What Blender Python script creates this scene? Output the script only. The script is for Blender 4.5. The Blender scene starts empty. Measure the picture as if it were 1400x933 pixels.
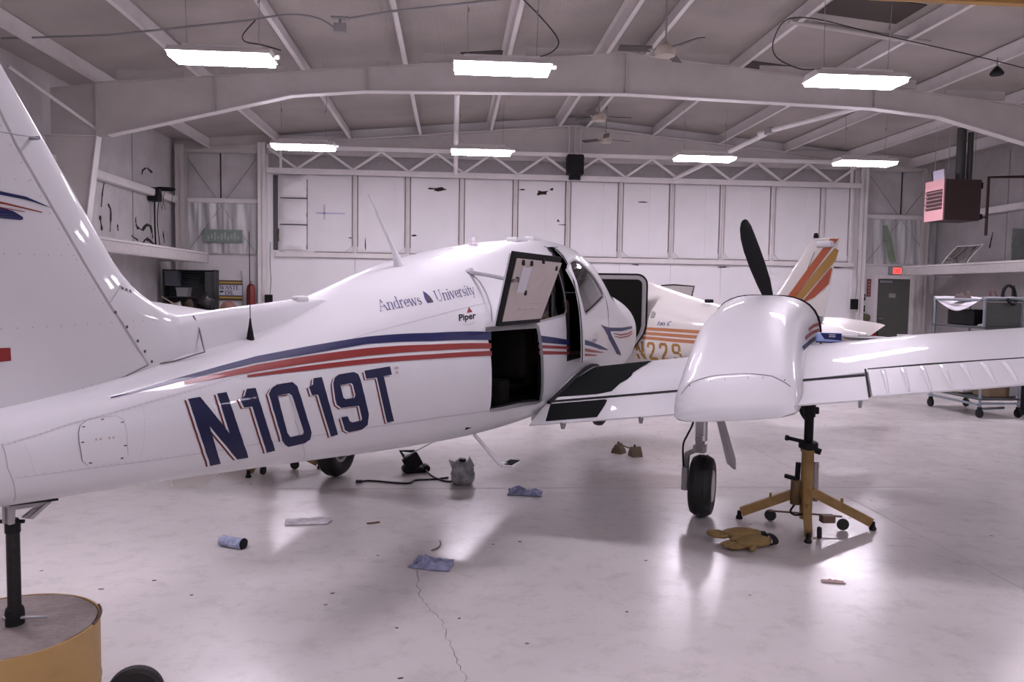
import bpy, bmesh, math, random
from mathutils import Vector, Matrix, noise
from mathutils.bvhtree import BVHTree

SC = bpy.context.scene
COL = SC.collection
PI = math.pi

# ------------------------------------------------------------------ camera
cam_data = bpy.data.cameras.new('camera')
cam_data.sensor_width = 36.0
cam_data.lens = 1089.0 / 1400.0 * 36.0
cam_data.clip_start = 0.05
cam_data.clip_end = 200
cam = bpy.data.objects.new('camera', cam_data)
COL.objects.link(cam)
RIGHT = Vector((0.997135, -0.074025, 0.015568))
DOWN = Vector((0.010865, -0.063516, -0.997922))
FWD = Vector((0.07486, 0.995232, -0.062529))
cm = Matrix((RIGHT, -DOWN, -FWD)).transposed().to_4x4()
cm.translation = Vector((0, 0, 1.62))
cam.matrix_world = cm
SC.camera = cam

# ------------------------------------------------------------------ world, exposure
world = bpy.data.worlds.new('world')
SC.world = world
world.use_nodes = True
world.node_tree.nodes['Background'].inputs[0].default_value = (0.5, 0.47, 0.52, 1)
world.node_tree.nodes['Background'].inputs[1].default_value = 0.02
SC.view_settings.view_transform = 'Standard'
SC.view_settings.look = 'None'
SC.view_settings.gamma = 1.0
SC.view_settings.use_curve_mapping = False
SC.view_settings.exposure = 0.0
LAMP = 55.5                       # strength of every undimmed ceiling tube diffuser
LAMP_RGB = (1.0, 0.89, 1.05)
SC.cycles.use_denoising = True
SC.cycles.max_bounces = 8
SC.cycles.sample_clamp_indirect = 8.0

# ------------------------------------------------------------------ materials
def lin(c):
    return tuple(((x / 12.92) if x <= 0.04045 else ((x + 0.055) / 1.055) ** 2.4) for x in c)

MATS = {}
def mat(name, rgb, rough=0.5, metal=0.0, coat=0.0, noise_amt=0.0, noise_scale=8.0, bump=0.0, bump_scale=40.0,
        emit=0.0, emit_rgb=None, trans=0.0, alpha=1.0, dark=None, stretch=None, spec=0.5):
    if name in MATS:
        return MATS[name]
    m = bpy.data.materials.new(name)
    m.use_nodes = True
    nt = m.node_tree
    b = nt.nodes['Principled BSDF']
    b.inputs['Base Color'].default_value = (*rgb, 1)
    b.inputs['Roughness'].default_value = rough
    b.inputs['Metallic'].default_value = metal
    b.inputs['Coat Weight'].default_value = coat
    b.inputs['Coat Roughness'].default_value = 0.035
    b.inputs['Specular IOR Level'].default_value = spec
    if trans:
        b.inputs['Transmission Weight'].default_value = trans
        b.inputs['IOR'].default_value = 1.2
    b.inputs['Alpha'].default_value = alpha
    if emit:
        b.inputs['Emission Color'].default_value = (*(emit_rgb or rgb), 1)
        b.inputs['Emission Strength'].default_value = emit
    if noise_amt or bump:
        tc = nt.nodes.new('ShaderNodeTexCoord')
        mp = nt.nodes.new('ShaderNodeMapping')
        if stretch:
            mp.inputs['Scale'].default_value = stretch
        nt.links.new(tc.outputs['Object'], mp.inputs[0])
    if noise_amt:
        n = nt.nodes.new('ShaderNodeTexNoise')
        n.inputs['Scale'].default_value = noise_scale
        n.inputs['Detail'].default_value = 6
        n.inputs['Roughness'].default_value = 0.62
        nt.links.new(mp.outputs[0], n.inputs['Vector'])
        r = nt.nodes.new('ShaderNodeValToRGB')
        r.color_ramp.elements[0].position = 0.32
        r.color_ramp.elements[1].position = 0.68
        d = dark or tuple(x * 0.55 for x in rgb)
        r.color_ramp.elements[0].color = (*[a + (b_ - a) * (1 - noise_amt) for a, b_ in zip(d, rgb)], 1)
        r.color_ramp.elements[1].color = (*rgb, 1)
        nt.links.new(n.outputs['Fac'], r.inputs[0])
        nt.links.new(r.outputs[0], b.inputs['Base Color'])
    if bump:
        n2 = nt.nodes.new('ShaderNodeTexNoise')
        n2.inputs['Scale'].default_value = bump_scale
        n2.inputs['Detail'].default_value = 5
        nt.links.new(mp.outputs[0], n2.inputs['Vector'])
        bp = nt.nodes.new('ShaderNodeBump')
        bp.inputs['Strength'].default_value = bump
        bp.inputs['Distance'].default_value = 0.02
        nt.links.new(n2.outputs['Fac'], bp.inputs['Height'])
        nt.links.new(bp.outputs[0], b.inputs['Normal'])
    MATS[name] = m
    return m

def floor_material():
    m = bpy.data.materials.new('painted_concrete')
    m.use_nodes = True
    nt = m.node_tree
    b = nt.nodes['Principled BSDF']
    tc = nt.nodes.new('ShaderNodeTexCoord')
    def nz(scale, detail=6, rough=0.6):
        n = nt.nodes.new('ShaderNodeTexNoise')
        n.inputs['Scale'].default_value = scale
        n.inputs['Detail'].default_value = detail
        n.inputs['Roughness'].default_value = rough
        nt.links.new(tc.outputs['Object'], n.inputs['Vector'])
        return n
    def ramp(src, p0, c0, p1, c1):
        r = nt.nodes.new('ShaderNodeValToRGB')
        r.color_ramp.elements[0].position = p0; r.color_ramp.elements[0].color = (*c0, 1)
        r.color_ramp.elements[1].position = p1; r.color_ramp.elements[1].color = (*c1, 1)
        nt.links.new(src, r.inputs[0])
        return r
    base = ramp(nz(0.55).outputs['Fac'], 0.3, (0.53, 0.505, 0.49), 0.7, (0.63, 0.605, 0.585))
    scuff = ramp(nz(6.0, 10, 0.75).outputs['Fac'], 0.22, (0.72, 0.69, 0.67), 0.50, (1, 1, 1))
    mx = nt.nodes.new('ShaderNodeMixRGB'); mx.blend_type = 'MULTIPLY'; mx.inputs[0].default_value = 0.85
    nt.links.new(base.outputs[0], mx.inputs[1]); nt.links.new(scuff.outputs[0], mx.inputs[2])
    # small dark specks
    v = nt.nodes.new('ShaderNodeTexVoronoi'); v.inputs['Scale'].default_value = 3.1
    nt.links.new(tc.outputs['Object'], v.inputs['Vector'])
    sp = ramp(v.outputs['Distance'], 0.028, (0.16, 0.13, 0.12), 0.045, (1, 1, 1))
    mx2 = nt.nodes.new('ShaderNodeMixRGB'); mx2.blend_type = 'MULTIPLY'; mx2.inputs[0].default_value = 0.75
    nt.links.new(mx.outputs[0], mx2.inputs[1]); nt.links.new(sp.outputs[0], mx2.inputs[2])
    nt.links.new(mx2.outputs[0], b.inputs['Base Color'])
    rr = ramp(nz(1.8, 5).outputs['Fac'], 0.3, (0.15,) * 3, 0.7, (0.265,) * 3)
    nt.links.new(rr.outputs[0], b.inputs['Roughness'])
    bp = nt.nodes.new('ShaderNodeBump'); bp.inputs['Strength'].default_value = 0.10; bp.inputs['Distance'].default_value = 0.01
    nt.links.new(nz(5.0, 7).outputs['Fac'], bp.inputs['Height'])
    nt.links.new(bp.outputs[0], b.inputs['Normal'])
    b.inputs['Specular IOR Level'].default_value = 0.5
    return m

def deck_material():
    m = bpy.data.materials.new('roof_deck_vinyl')
    m.use_nodes = True
    nt = m.node_tree
    b = nt.nodes['Principled BSDF']
    b.inputs['Roughness'].default_value = 0.6
    tc = nt.nodes.new('ShaderNodeTexCoord')
    w = nt.nodes.new('ShaderNodeTexWave'); w.bands_direction = 'X'; w.inputs['Scale'].default_value = 9.0
    w.inputs['Distortion'].default_value = 0.6
    w2 = nt.nodes.new('ShaderNodeTexWave'); w2.bands_direction = 'Y'; w2.inputs['Scale'].default_value = 7.0
    for q in (w, w2):
        nt.links.new(tc.outputs['Object'], q.inputs['Vector'])
    mx = nt.nodes.new('ShaderNodeMixRGB'); mx.blend_type = 'MULTIPLY'; mx.inputs[0].default_value = 1.0
    nt.links.new(w.outputs['Color'], mx.inputs[1]); nt.links.new(w2.outputs['Color'], mx.inputs[2])
    r = nt.nodes.new('ShaderNodeValToRGB')
    r.color_ramp.elements[0].color = (0.42, 0.385, 0.36, 1); r.color_ramp.elements[1].color = (0.53, 0.49, 0.46, 1)
    nt.links.new(mx.outputs[0], r.inputs[0])
    n = nt.nodes.new('ShaderNodeTexNoise'); n.inputs['Scale'].default_value = 0.7; n.inputs['Detail'].default_value = 5
    nt.links.new(tc.outputs['Object'], n.inputs['Vector'])
    r2 = nt.nodes.new('ShaderNodeValToRGB')
    r2.color_ramp.elements[0].position = 0.3; r2.color_ramp.elements[0].color = (0.75, 0.75, 0.75, 1)
    r2.color_ramp.elements[1].position = 0.65
    nt.links.new(n.outputs['Fac'], r2.inputs[0])
    m2 = nt.nodes.new('ShaderNodeMixRGB'); m2.blend_type = 'MULTIPLY'; m2.inputs[0].default_value = 1
    nt.links.new(r.outputs[0], m2.inputs[1]); nt.links.new(r2.outputs[0], m2.inputs[2])
    nt.links.new(m2.outputs[0], b.inputs['Base Color'])
    bp = nt.nodes.new('ShaderNodeBump'); bp.inputs['Strength'].default_value = 0.3; bp.inputs['Distance'].default_value = 0.02
    nt.links.new(mx.outputs[0], bp.inputs['Height']); nt.links.new(bp.outputs[0], b.inputs['Normal'])
    return m

def glass_material(name, tint, alpha_):
    """thin pane: part clear, part glossy reflection"""
    m = bpy.data.materials.new(name)
    m.use_nodes = True
    nt = m.node_tree
    for n in list(nt.nodes):
        nt.nodes.remove(n)
    o = nt.nodes.new('ShaderNodeOutputMaterial')
    t = nt.nodes.new('ShaderNodeBsdfTransparent'); t.inputs[0].default_value = (*tint, 1)
    g = nt.nodes.new('ShaderNodeBsdfGlossy'); g.inputs['Roughness'].default_value = 0.04
    f = nt.nodes.new('ShaderNodeFresnel'); f.inputs[0].default_value = 1.5
    a = nt.nodes.new('ShaderNodeMath'); a.operation = 'ADD'; a.inputs[1].default_value = alpha_
    mx = nt.nodes.new('ShaderNodeMixShader')
    nt.links.new(f.outputs[0], a.inputs[0]); nt.links.new(a.outputs[0], mx.inputs[0])
    nt.links.new(t.outputs[0], mx.inputs[1]); nt.links.new(g.outputs[0], mx.inputs[2])
    nt.links.new(mx.outputs[0], o.inputs[0])
    MATS[name] = m
    return m

WHITE = mat('aircraft_white', (0.63, 0.63, 0.645), 0.42, coat=0.32, noise_amt=0.08, noise_scale=3.0, spec=0.25)
WHITE2 = mat('aircraft_cream_white', (0.70, 0.67, 0.63), 0.3, coat=0.5)
BLUE = mat('navy_paint', (0.010, 0.013, 0.075), 0.45, coat=0.12, spec=0.25)
RED = mat('red_paint', (0.235, 0.026, 0.022), 0.45, coat=0.12, spec=0.25)
ORANGE = mat('burnt_orange_paint', (0.40, 0.10, 0.04), 0.35)
ORANGE2 = mat('tan_orange_paint', (0.48, 0.20, 0.09), 0.35)
GOLD = mat('mustard_paint', (0.36, 0.20, 0.05), 0.35)
BLACKRUB = mat('black_rubber', (0.010, 0.010, 0.011), 0.75, spec=0.2)
TYRE = mat('tyre_rubber', (0.011, 0.011, 0.011), 0.6, bump=0.2, bump_scale=60)
WALK = mat('wing_walk_grit', (0.012, 0.014, 0.014), 0.95, spec=0.06, bump=0.5, bump_scale=300, noise_amt=0.4, noise_scale=40)
SEAM = mat('seam_line', (0.16, 0.14, 0.15), 0.7)
RIVET = mat('rivet_head', (0.42, 0.40, 0.41), 0.4)
SCREW = mat('dark_screw', (0.06, 0.05, 0.05), 0.5)
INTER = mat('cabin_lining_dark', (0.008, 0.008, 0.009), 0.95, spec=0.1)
BEIGE = mat('beige_door_lining', (0.55, 0.49, 0.455), 0.7, noise_amt=0.2, noise_scale=12)
ALU = mat('bare_aluminium', (0.55, 0.55, 0.56), 0.38, metal=0.85, noise_amt=0.2)
CHROME = mat('chrome_strut', (0.7, 0.7, 0.72), 0.12, metal=1.0)
GREYM = mat('grey_metal', (0.30, 0.30, 0.31), 0.45, metal=0.4)
GREYP = mat('grey_paint', (0.30, 0.29, 0.29), 0.5)
LEATHER = mat('brown_leather', (0.09, 0.042, 0.022), 0.6, bump=0.2)
GLASS = glass_material('window_pane', (0.62, 0.66, 0.66), 0.03)
STEEL = mat('dusty_white_steel', (0.56, 0.53, 0.51), 0.5, noise_amt=0.35, noise_scale=1.5)
STEELB = mat('bright_white_steel', (0.78, 0.75, 0.74), 0.45, noise_amt=0.25, noise_scale=2.5)
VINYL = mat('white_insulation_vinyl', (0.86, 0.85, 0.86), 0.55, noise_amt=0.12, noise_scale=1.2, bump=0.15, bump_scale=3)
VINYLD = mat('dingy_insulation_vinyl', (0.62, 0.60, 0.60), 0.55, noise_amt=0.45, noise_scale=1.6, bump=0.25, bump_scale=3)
SHEETING = mat('plastic_sheeting', (0.60, 0.60, 0.60), 0.3, noise_amt=0.5, noise_scale=1.3, bump=0.7, bump_scale=4, stretch=(3.5, 3.5, 0.5))
PLASTER = mat('painted_wall_board', (0.72, 0.70, 0.70), 0.6, noise_amt=0.2, noise_scale=1.1)
TORN = mat('torn_insulation_dark', (0.03, 0.025, 0.02), 0.9)
YELLOWF = mat('yellow_fibreglass', (0.42, 0.30, 0.10), 0.9, bump=0.5)
BLACK = mat('black_paint', (0.010, 0.010, 0.011), 0.6, spec=0.22)
CABLE = mat('black_cable', (0.02, 0.019, 0.02), 0.5)
YELLOW = mat('jack_yellow_paint', (0.36, 0.225, 0.075), 0.5, noise_amt=0.5, noise_scale=9, dark=(0.10, 0.05, 0.02), bump=0.1)
DRUMY = mat('drum_ochre_paint', (0.42, 0.265, 0.095), 0.5, noise_amt=0.5, noise_scale=4, dark=(0.22, 0.12, 0.035), bump=0.1, bump_scale=12)
CONCRETE = mat('stained_concrete', (0.27, 0.235, 0.22), 0.85, noise_amt=0.7, noise_scale=9, dark=(0.14, 0.11, 0.10), bump=0.6, bump_scale=30)
CLEARP = mat('lamp_lens', (0.75, 0.72, 0.75), 0.4)
DIFF = mat('lit_diffuser', (1, 1, 1), 0.5, emit=LAMP, emit_rgb=LAMP_RGB)
DIFF2 = mat('dimmed_lit_diffuser', (1, 1, 1), 0.5, emit=LAMP * 0.74, emit_rgb=LAMP_RGB)

# ------------------------------------------------------------------ mesh helpers
def obj(name, bm, m, parent=None, smooth=False, loc=None, rot=None, kind=None, label=None, sharp=40):
    if isinstance(bm, bpy.types.Mesh):
        me = bm
    else:
        me = bpy.data.meshes.new(name)
        bmesh.ops.recalc_face_normals(bm, faces=bm.faces[:])
        bm.to_mesh(me); bm.free()
    if m is not None and not len(me.materials):
        for q in (m if isinstance(m, (list, tuple)) else [m]):
            me.materials.append(q)
    if smooth:
        me.shade_smooth()
        if sharp:
            me.set_sharp_from_angle(angle=math.radians(sharp))
    o = bpy.data.objects.new(name, me)
    COL.objects.link(o)
    if parent is not None:
        o.parent = parent
    if loc is not None:
        o.location = loc
    if rot is not None:
        o.rotation_euler = rot
    if kind:
        o['kind'] = kind
    if label:
        o['label'] = label
    return o

def thing(name, label, cat, loc=(0, 0, 0), rotz=0.0, group=None):
    o = bpy.data.objects.new(name, None)
    o.empty_display_size = 0.1
    COL.objects.link(o)
    o.location = loc; o.rotation_euler = (0, 0, rotz)
    return tag(o, label, cat, group)

def tag(o, label, cat, group=None):
    o['label'] = label; o['category'] = cat
    if group:
        o['group'] = group
    return o

def copy_tree(o, parent=None):
    c = o.copy(); COL.objects.link(c)
    if parent is not None:
        c.parent = parent
    for ch in list(o.children):
        copy_tree(ch, c)
    return c

def B():
    return bmesh.new()

def box(bm, x0, x1, y0, y1, z0, z1, mtx=None, mi=0):
    vs = [bm.verts.new((x, y, z)) for x in (x0, x1) for y in (y0, y1) for z in (z0, z1)]
    for f in ((0, 1, 3, 2), (4, 6, 7, 5), (0, 4, 5, 1), (2, 3, 7, 6), (0, 2, 6, 4), (1, 5, 7, 3)):
        fc = bm.faces.new([vs[i] for i in f]); fc.material_index = mi
    if mtx is not None:
        for v in vs:
            v.co = mtx @ v.co
    return vs

def bbox(bm, x0, x1, y0, y1, z0, z1, r=0.01, seg=2, mtx=None):
    """bevelled box"""
    t = bmesh.new()
    box(t, x0, x1, y0, y1, z0, z1)
    bmesh.ops.recalc_face_normals(t, faces=t.faces[:])
    r = min(r, 0.45 * min(abs(x1 - x0), abs(y1 - y0), abs(z1 - z0)))
    bmesh.ops.bevel(t, geom=t.edges[:], offset=r, segments=seg, affect='EDGES', profile=0.6)
    join(bm, t, mtx)

def join(bm, t, mtx=None, mi=None):
    mp = {}
    for v in t.verts:
        mp[v] = bm.verts.new(mtx @ v.co if mtx is not None else v.co)
    for f in t.faces:
        try:
            nf = bm.faces.new([mp[v] for v in f.verts])
            nf.material_index = f.material_index if mi is None else mi
        except ValueError:
            pass
    t.free()

def frame_of(d):
    d = Vector(d).normalized()
    a = Vector((0, 0, 1)) if abs(d.z) < 0.9 else Vector((1, 0, 0))
    s = d.cross(a).normalized()
    return s, d.cross(s).normalized()

def ring(bm, c, s, t, r, n, r2=None):
    r2 = r if r2 is None else r2
    return [bm.verts.new(Vector(c) + s * (r * math.cos(2 * PI * i / n)) + t * (r2 * math.sin(2 * PI * i / n))) for i in range(n)]

def bridge(bm, a, b, mi=0):
    n = len(a)
    for i in range(n):
        f = bm.faces.new((a[i], a[(i + 1) % n], b[(i + 1) % n], b[i])); f.material_index = mi

def cyl(bm, p, q, r, n=12, r2=None, cap=True):
    p = Vector(p); q = Vector(q)
    s, t = frame_of(q - p)
    a = ring(bm, p, s, t, r, n); b = ring(bm, q, s, t, r if r2 is None else r2, n)
    bridge(bm, a, b)
    if cap:
        bm.faces.new(a); bm.faces.new(b)

def tube(bm, pts, r, n=8, cap=True):
    pts = [Vector(p) for p in pts]
    prev = None
    for i, p in enumerate(pts):
        d = (pts[min(i + 1, len(pts) - 1)] - pts[max(i - 1, 0)])
        s, t = frame_of(d)
        if prev is not None:               # keep the ring from twisting
            s = (prev - d.normalized() * prev.dot(d.normalized())).normalized()
            t = d.normalized().cross(s)
        prev = s
        a = ring(bm, p, s, t, r, n)
        if i:
            bridge(bm, last, a)
        elif cap:
            bm.faces.new(a)
        last = a
    if cap:
        bm.faces.new(last)

def smooth_path(pts, k=6):
    pts = [Vector(p) for p in pts]
    out = []
    for i in range(len(pts) - 1):
        p0 = pts[max(i - 1, 0)]; p1 = pts[i]; p2 = pts[i + 1]; p3 = pts[min(i + 2, len(pts) - 1)]
        for j in range(k):
            t = j / k
            out.append(0.5 * ((2 * p1) + (p2 - p0) * t + (2 * p0 - 5 * p1 + 4 * p2 - p3) * t * t + (3 * p1 - p0 - 3 * p2 + p3) * t ** 3))
    out.append(pts[-1])
    return out

def lathe(bm, prof, origin=(0, 0, 0), axis=(0, 0, 1), n=24, cap=True, mi=0):
    """prof: (radius, height along axis)"""
    o = Vector(origin); ax = Vector(axis).normalized()
    s, t = frame_of(ax)
    last = None
    first = None
    for r, h in prof:
        a = ring(bm, o + ax * h, s, t, max(r, 1e-4), n)
        if last:
            bridge(bm, last, a, mi)
        else:
            first = a
        last = a
    if cap:
        bm.faces.new(first); bm.faces.new(last)

def prism(bm, poly, d0, d1, fn=None, mi=0):
    """extrude a 2-D polygon between depths d0 and d1; fn(u, v, d) -> point"""
    fn = fn or (lambda u, v, d: (u, d, v))
    a = [bm.verts.new(fn(u, v, d0)) for u, v in poly]
    b = [bm.verts.new(fn(u, v, d1)) for u, v in poly]
    n = len(poly)
    for i in range(n):
        f = bm.faces.new((a[i], a[(i + 1) % n], b[(i + 1) % n], b[i])); f.material_index = mi
    for fl in (a, list(reversed(b))):
        f = bm.faces.new(fl); f.material_index = mi

def bar(bm, p, q, w, h, up=(0, 0, 1)):
    """rectangular bar from p to q, w across, h along up"""
    p = Vector(p); q = Vector(q); d = (q - p).normalized()
    u = Vector(up); u = (u - d * u.dot(d)).normalized(); s = d.cross(u)
    vs = []
    for c in (p, q):
        vs.append([bm.verts.new(c + s * (a * w / 2) + u * (b * h / 2)) for a, b in ((-1, -1), (1, -1), (1, 1), (-1, 1))])
    bridge(bm, vs[0], vs[1]); bm.faces.new(vs[0]); bm.faces.new(vs[1])

def interp(xs, x):
    """piecewise smooth interpolation in a table [(x, a, b, ...)] sorted by x"""
    if x <= xs[0][0]: return xs[0][1:]
    if x >= xs[-1][0]: return xs[-1][1:]
    for i in range(len(xs) - 1):
        if xs[i][0] <= x <= xs[i + 1][0]:
            t = (x - xs[i][0]) / (xs[i + 1][0] - xs[i][0])
            p1 = xs[i]; p2 = xs[i + 1]; p0 = xs[max(i - 1, 0)]; p3 = xs[min(i + 2, len(xs) - 1)]
            out = []
            for k in range(1, len(p1)):
                h = p2[0] - p1[0]
                m1 = (p2[k] - p0[k]) / (p2[0] - p0[0]) if p2[0] != p0[0] else 0
                m2 = (p3[k] - p1[k]) / (p3[0] - p1[0]) if p3[0] != p1[0] else 0
                t2 = t * t; t3 = t2 * t
                out.append((2*t3-3*t2+1)*p1[k] + (t3-2*t2+t)*h*m1 + (-2*t3+3*t2)*p2[k] + (t3-t2)*h*m2)
            return tuple(out)

def boolean(o, cutters):
    """cut each cutter out of o in turn; a cut that goes wrong is retried slightly shifted"""
    def area(me): return sum(p.area for p in me.polygons)
    for c in cutters:
        a0 = area(o.data); done = False
        for k in range(7):
            c.location = (0.0017 * k, 0.0011 * k, 0.0013 * k)
            md = o.modifiers.new('cut', 'BOOLEAN'); md.operation = 'DIFFERENCE'; md.object = c
            md.solver = 'EXACT' if k < 6 else 'FAST'
            if k < 6: md.material_mode = 'TRANSFER'
            bpy.context.view_layer.update()
            dg = bpy.context.evaluated_depsgraph_get()
            me = bpy.data.meshes.new_from_object(o.evaluated_get(dg), depsgraph=dg)
            o.modifiers.clear()
            if area(me) > 0.75 * a0:
                old = o.data; o.data = me; bpy.data.meshes.remove(old); done = True
                break
            bpy.data.meshes.remove(me)
        if not done: print('CUT FAILED', c.name)
        d = c.data; bpy.data.objects.remove(c); bpy.data.meshes.remove(d)
    return o
# =================================================================== the hangar
XL, XR, YB, YF = -7.3, 13.66, 21.8, -7.0
RIDGE = 3.18
def zr(x): return 6.08 - 0.091 * abs(x - RIDGE)      # top line of the rafters

bm = B(); box(bm, XL - 0.3, XR + 0.3, YF - 0.2, YB + 0.3, -0.2, 0.0)
floor = obj('floor', bm, floor_material(), kind='structure')
# saw-cut control joints and the long crack: shallow dark seams of their own
CRACKM = mat('crack_dark', (0.17, 0.145, 0.14), 0.8)
bm = B()
for y in (6.45, 11.6, 16.8):
    box(bm, XL, XR, y - 0.004, y + 0.004, 0.0002, 0.0008)
for x in (-3.6, 3.2, 9.0):
    box(bm, x - 0.004, x + 0.004, YF, YB, 0.0002, 0.0008)
obj('joint', bm, mat('joint_filler', (0.40, 0.37, 0.365), 0.7), floor, kind='stuff')
def crack(pts, w, seed):
    rnd = random.Random(seed); bm = B(); fine = []
    for a, b in zip(pts[:-1], pts[1:]):
        for k in range(10):
            t = k / 10
            fine.append(Vector((a[0] + (b[0] - a[0]) * t + rnd.uniform(-.012, .012), a[1] + (b[1] - a[1]) * t, 0.0009)))
    fine.append(Vector((*pts[-1], 0.0009)))
    last = None
    for i, p in enumerate(fine):
        ww = w * rnd.uniform(0.4, 1.2)
        a = bm.verts.new((p.x - ww, p.y, p.z)); b = bm.verts.new((p.x + ww, p.y, p.z))
        if last: bm.faces.new((last[0], last[1], b, a))
        last = (a, b)
    obj('crack', bm, CRACKM, floor)
crack([(-0.19, 4.55), (-0.15, 4.1), (-0.03, 3.8), (0.02, 3.45), (0.10, 3.1), (0.12, 2.6)], 0.0022, 3)

# ---- ceiling: deck, purlins, rafters
bm = B()
for a, b in ((XL - 0.3, RIDGE), (RIDGE, XR + 0.3)):
    n = 1
    vs = [bm.verts.new((x, y, zr(x) + 0.285 + t)) for x in (a, b) for y in (YF - 0.2, YB + 0.3) for t in (0, 0.05)]
    for f in ((0, 1, 3, 2), (4, 6, 7, 5), (0, 4, 5, 1), (2, 3, 7, 6), (0, 2, 6, 4), (1, 5, 7, 3)):
        bm.faces.new([vs[i] for i in f])
ceiling = obj('ceiling', bm, deck_material(), kind='structure')

PURX = [-6.9, -6.38, -4.61, -2.76, -0.93, 0.94, 2.78, 3.59, 5.40, 7.25, 9.09, 10.9, 12.7, 13.4]
def purlin_mesh():
    bm = B(); L0, L1 = YF, YB
    s = 0.27
    box(bm, -0.004, 0.004, L0, L1, 0, s)
    box(bm, -0.075, 0.004, L0, L1, 0, 0.006); box(bm, -0.075, -0.069, L0, L1, 0, 0.022)
    box(bm, -0.004, 0.075, L0, L1, s - 0.006, s)
    me = bpy.data.meshes.new('purlin'); bmesh.ops.recalc_face_normals(bm, faces=bm.faces[:]); bm.to_mesh(me); bm.free()
    me.materials.append(STEELB)
    return me
pm = purlin_mesh()
for x in PURX[1:-1]:
    o = obj('purlin', pm, None, ceiling, loc=(x, 0, zr(x) + 0.005))
    if x < RIDGE: o.scale = (-1, 1, 1)

BOT = [(-6.36, 4.26), (-6.17, 4.29), (-2.94, 5.10), (-1.63, 5.22), (3.18, 5.33), (7.99, 5.22), (9.30, 5.10), (12.53, 4.29), (12.72, 4.26)]
def zbot(x):
    for (a, za), (b, zb) in zip(BOT[:-1], BOT[1:]):
        if a <= x <= b: return za + (zb - za) * (x - a) / (b - a)
    return 4.26
def rafter(y):
    web = B()
    poly = [(XL + 0.12, zr(XL) - 0.02)] + [(-6.38, zr(-6.38)), (RIDGE, zr(RIDGE)), (12.74, zr(12.74)), (XR - 0.12, zr(XR) - 0.02)]
    poly += [(XR - 0.12, 4.26)] + list(reversed(BOT)) + [(XL + 0.12, 4.26)]
    prism(web, poly, y - 0.008, y + 0.008)
    for a, b in ((-6.38, RIDGE), (RIDGE, 12.74)):
        bar(web, (a, y, zr(a)), (b, y, zr(b)), 0.2, 0.012)
    r = obj('rafter', web, STEEL, ceiling)
    fl = B()
    for (a, za), (b, zb) in zip(BOT[1:-2], BOT[2:-1]):
        bar(fl, (a, y, za), (b, y, zb), 0.2, 0.014)
    obj('flange', fl, STEELB, r)
    st = B()
    for x in (-6.37, -4.3, -1.6, RIDGE, 8.0, 12.72):
        for s in (-1, 1):
            box(st, x - 0.006, x + 0.006, min(y, y + s * 0.09), max(y, y + s * 0.09), zbot(x), zr(x))
    obj('stiffener', st, STEEL, r)
    bl = B()
    for a, b in zip(PURX[1:-2], PURX[2:-1]):           # sheet blocking between the purlins above the rafter
        if (b - a) > 1.2:
            box(bl, a + 0.35, b - 0.25, y - 0.02, y + 0.01, zr(0.5 * (a + b)) , zr(a if abs(a - RIDGE) > abs(b - RIDGE) else b) + 0.25)
    obj('blocking', bl, STEEL, r)
    return r
for y in (15.0, 8.2, 1.4, -5.4):
    rafter(y)
def column(x0, x1, sgn, y, par):
    """tapered frame column: x0 outer face, x1 inner face at the knee"""
    bm = B()
    prism(bm, [(x0, 0), (x0 - sgn * -0.35, 0), (x1, 4.26), (x0, 4.26)], y - 0.008, y + 0.008)
    c = obj('column', bm, STEEL, par)
    fb = B()
    bar(fb, (x0 + sgn * 0.35, y, 0), (x1, y, 4.27), 0.2, 0.016, up=(1, 0, 0))
    bar(fb, (x0, y, 4.27), (x1, y, 4.27), 0.2, 0.012)
    obj('flange', fb, STEELB, c)

# ---- walls
bm = B(); box(bm, XL - 0.2, XL, YF - 0.2, YB + 0.2, 0, 5.6)
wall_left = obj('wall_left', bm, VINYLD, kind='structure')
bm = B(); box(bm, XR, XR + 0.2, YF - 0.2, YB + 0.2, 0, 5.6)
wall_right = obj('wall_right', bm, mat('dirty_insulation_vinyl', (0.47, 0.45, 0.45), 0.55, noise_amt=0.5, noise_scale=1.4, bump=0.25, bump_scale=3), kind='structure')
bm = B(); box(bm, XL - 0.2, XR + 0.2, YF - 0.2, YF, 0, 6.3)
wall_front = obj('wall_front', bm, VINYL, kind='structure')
for y in (15.0, 8.2, 1.4, -5.4):
    column(XL + 0.02, -6.36, 1, y, wall_left)
    column(XR - 0.02, 12.72, -1, y, wall_right)
# side girts (round faced rails running along the walls)
for par, x, s in ((wall_left, XL + 0.10, 1), (wall_right, XR - 0.10, -1)):
    for z in (3.86,):
        bm = B(); bar(bm, (x, YF, z), (x, YB - 0.1, z), 0.2, 0.12); bbox(bm, x - 0.09, x + 0.09, YF, YB - 0.1, z - 0.10, z + 0.02, 0.03)
        obj('girt', bm, STEELB, par)
    bm = B()
    for y in (16.6, 18.9, 13.5):     # seams between insulation widths
        box(bm, x - s * 0.10, x - s * 0.08, y - 0.006, y + 0.006, 2.5, 5.3)
    obj('seam', bm, mat('soft_grey_seam', (0.36, 0.34, 0.34), 0.7), par, kind='stuff')

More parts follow.
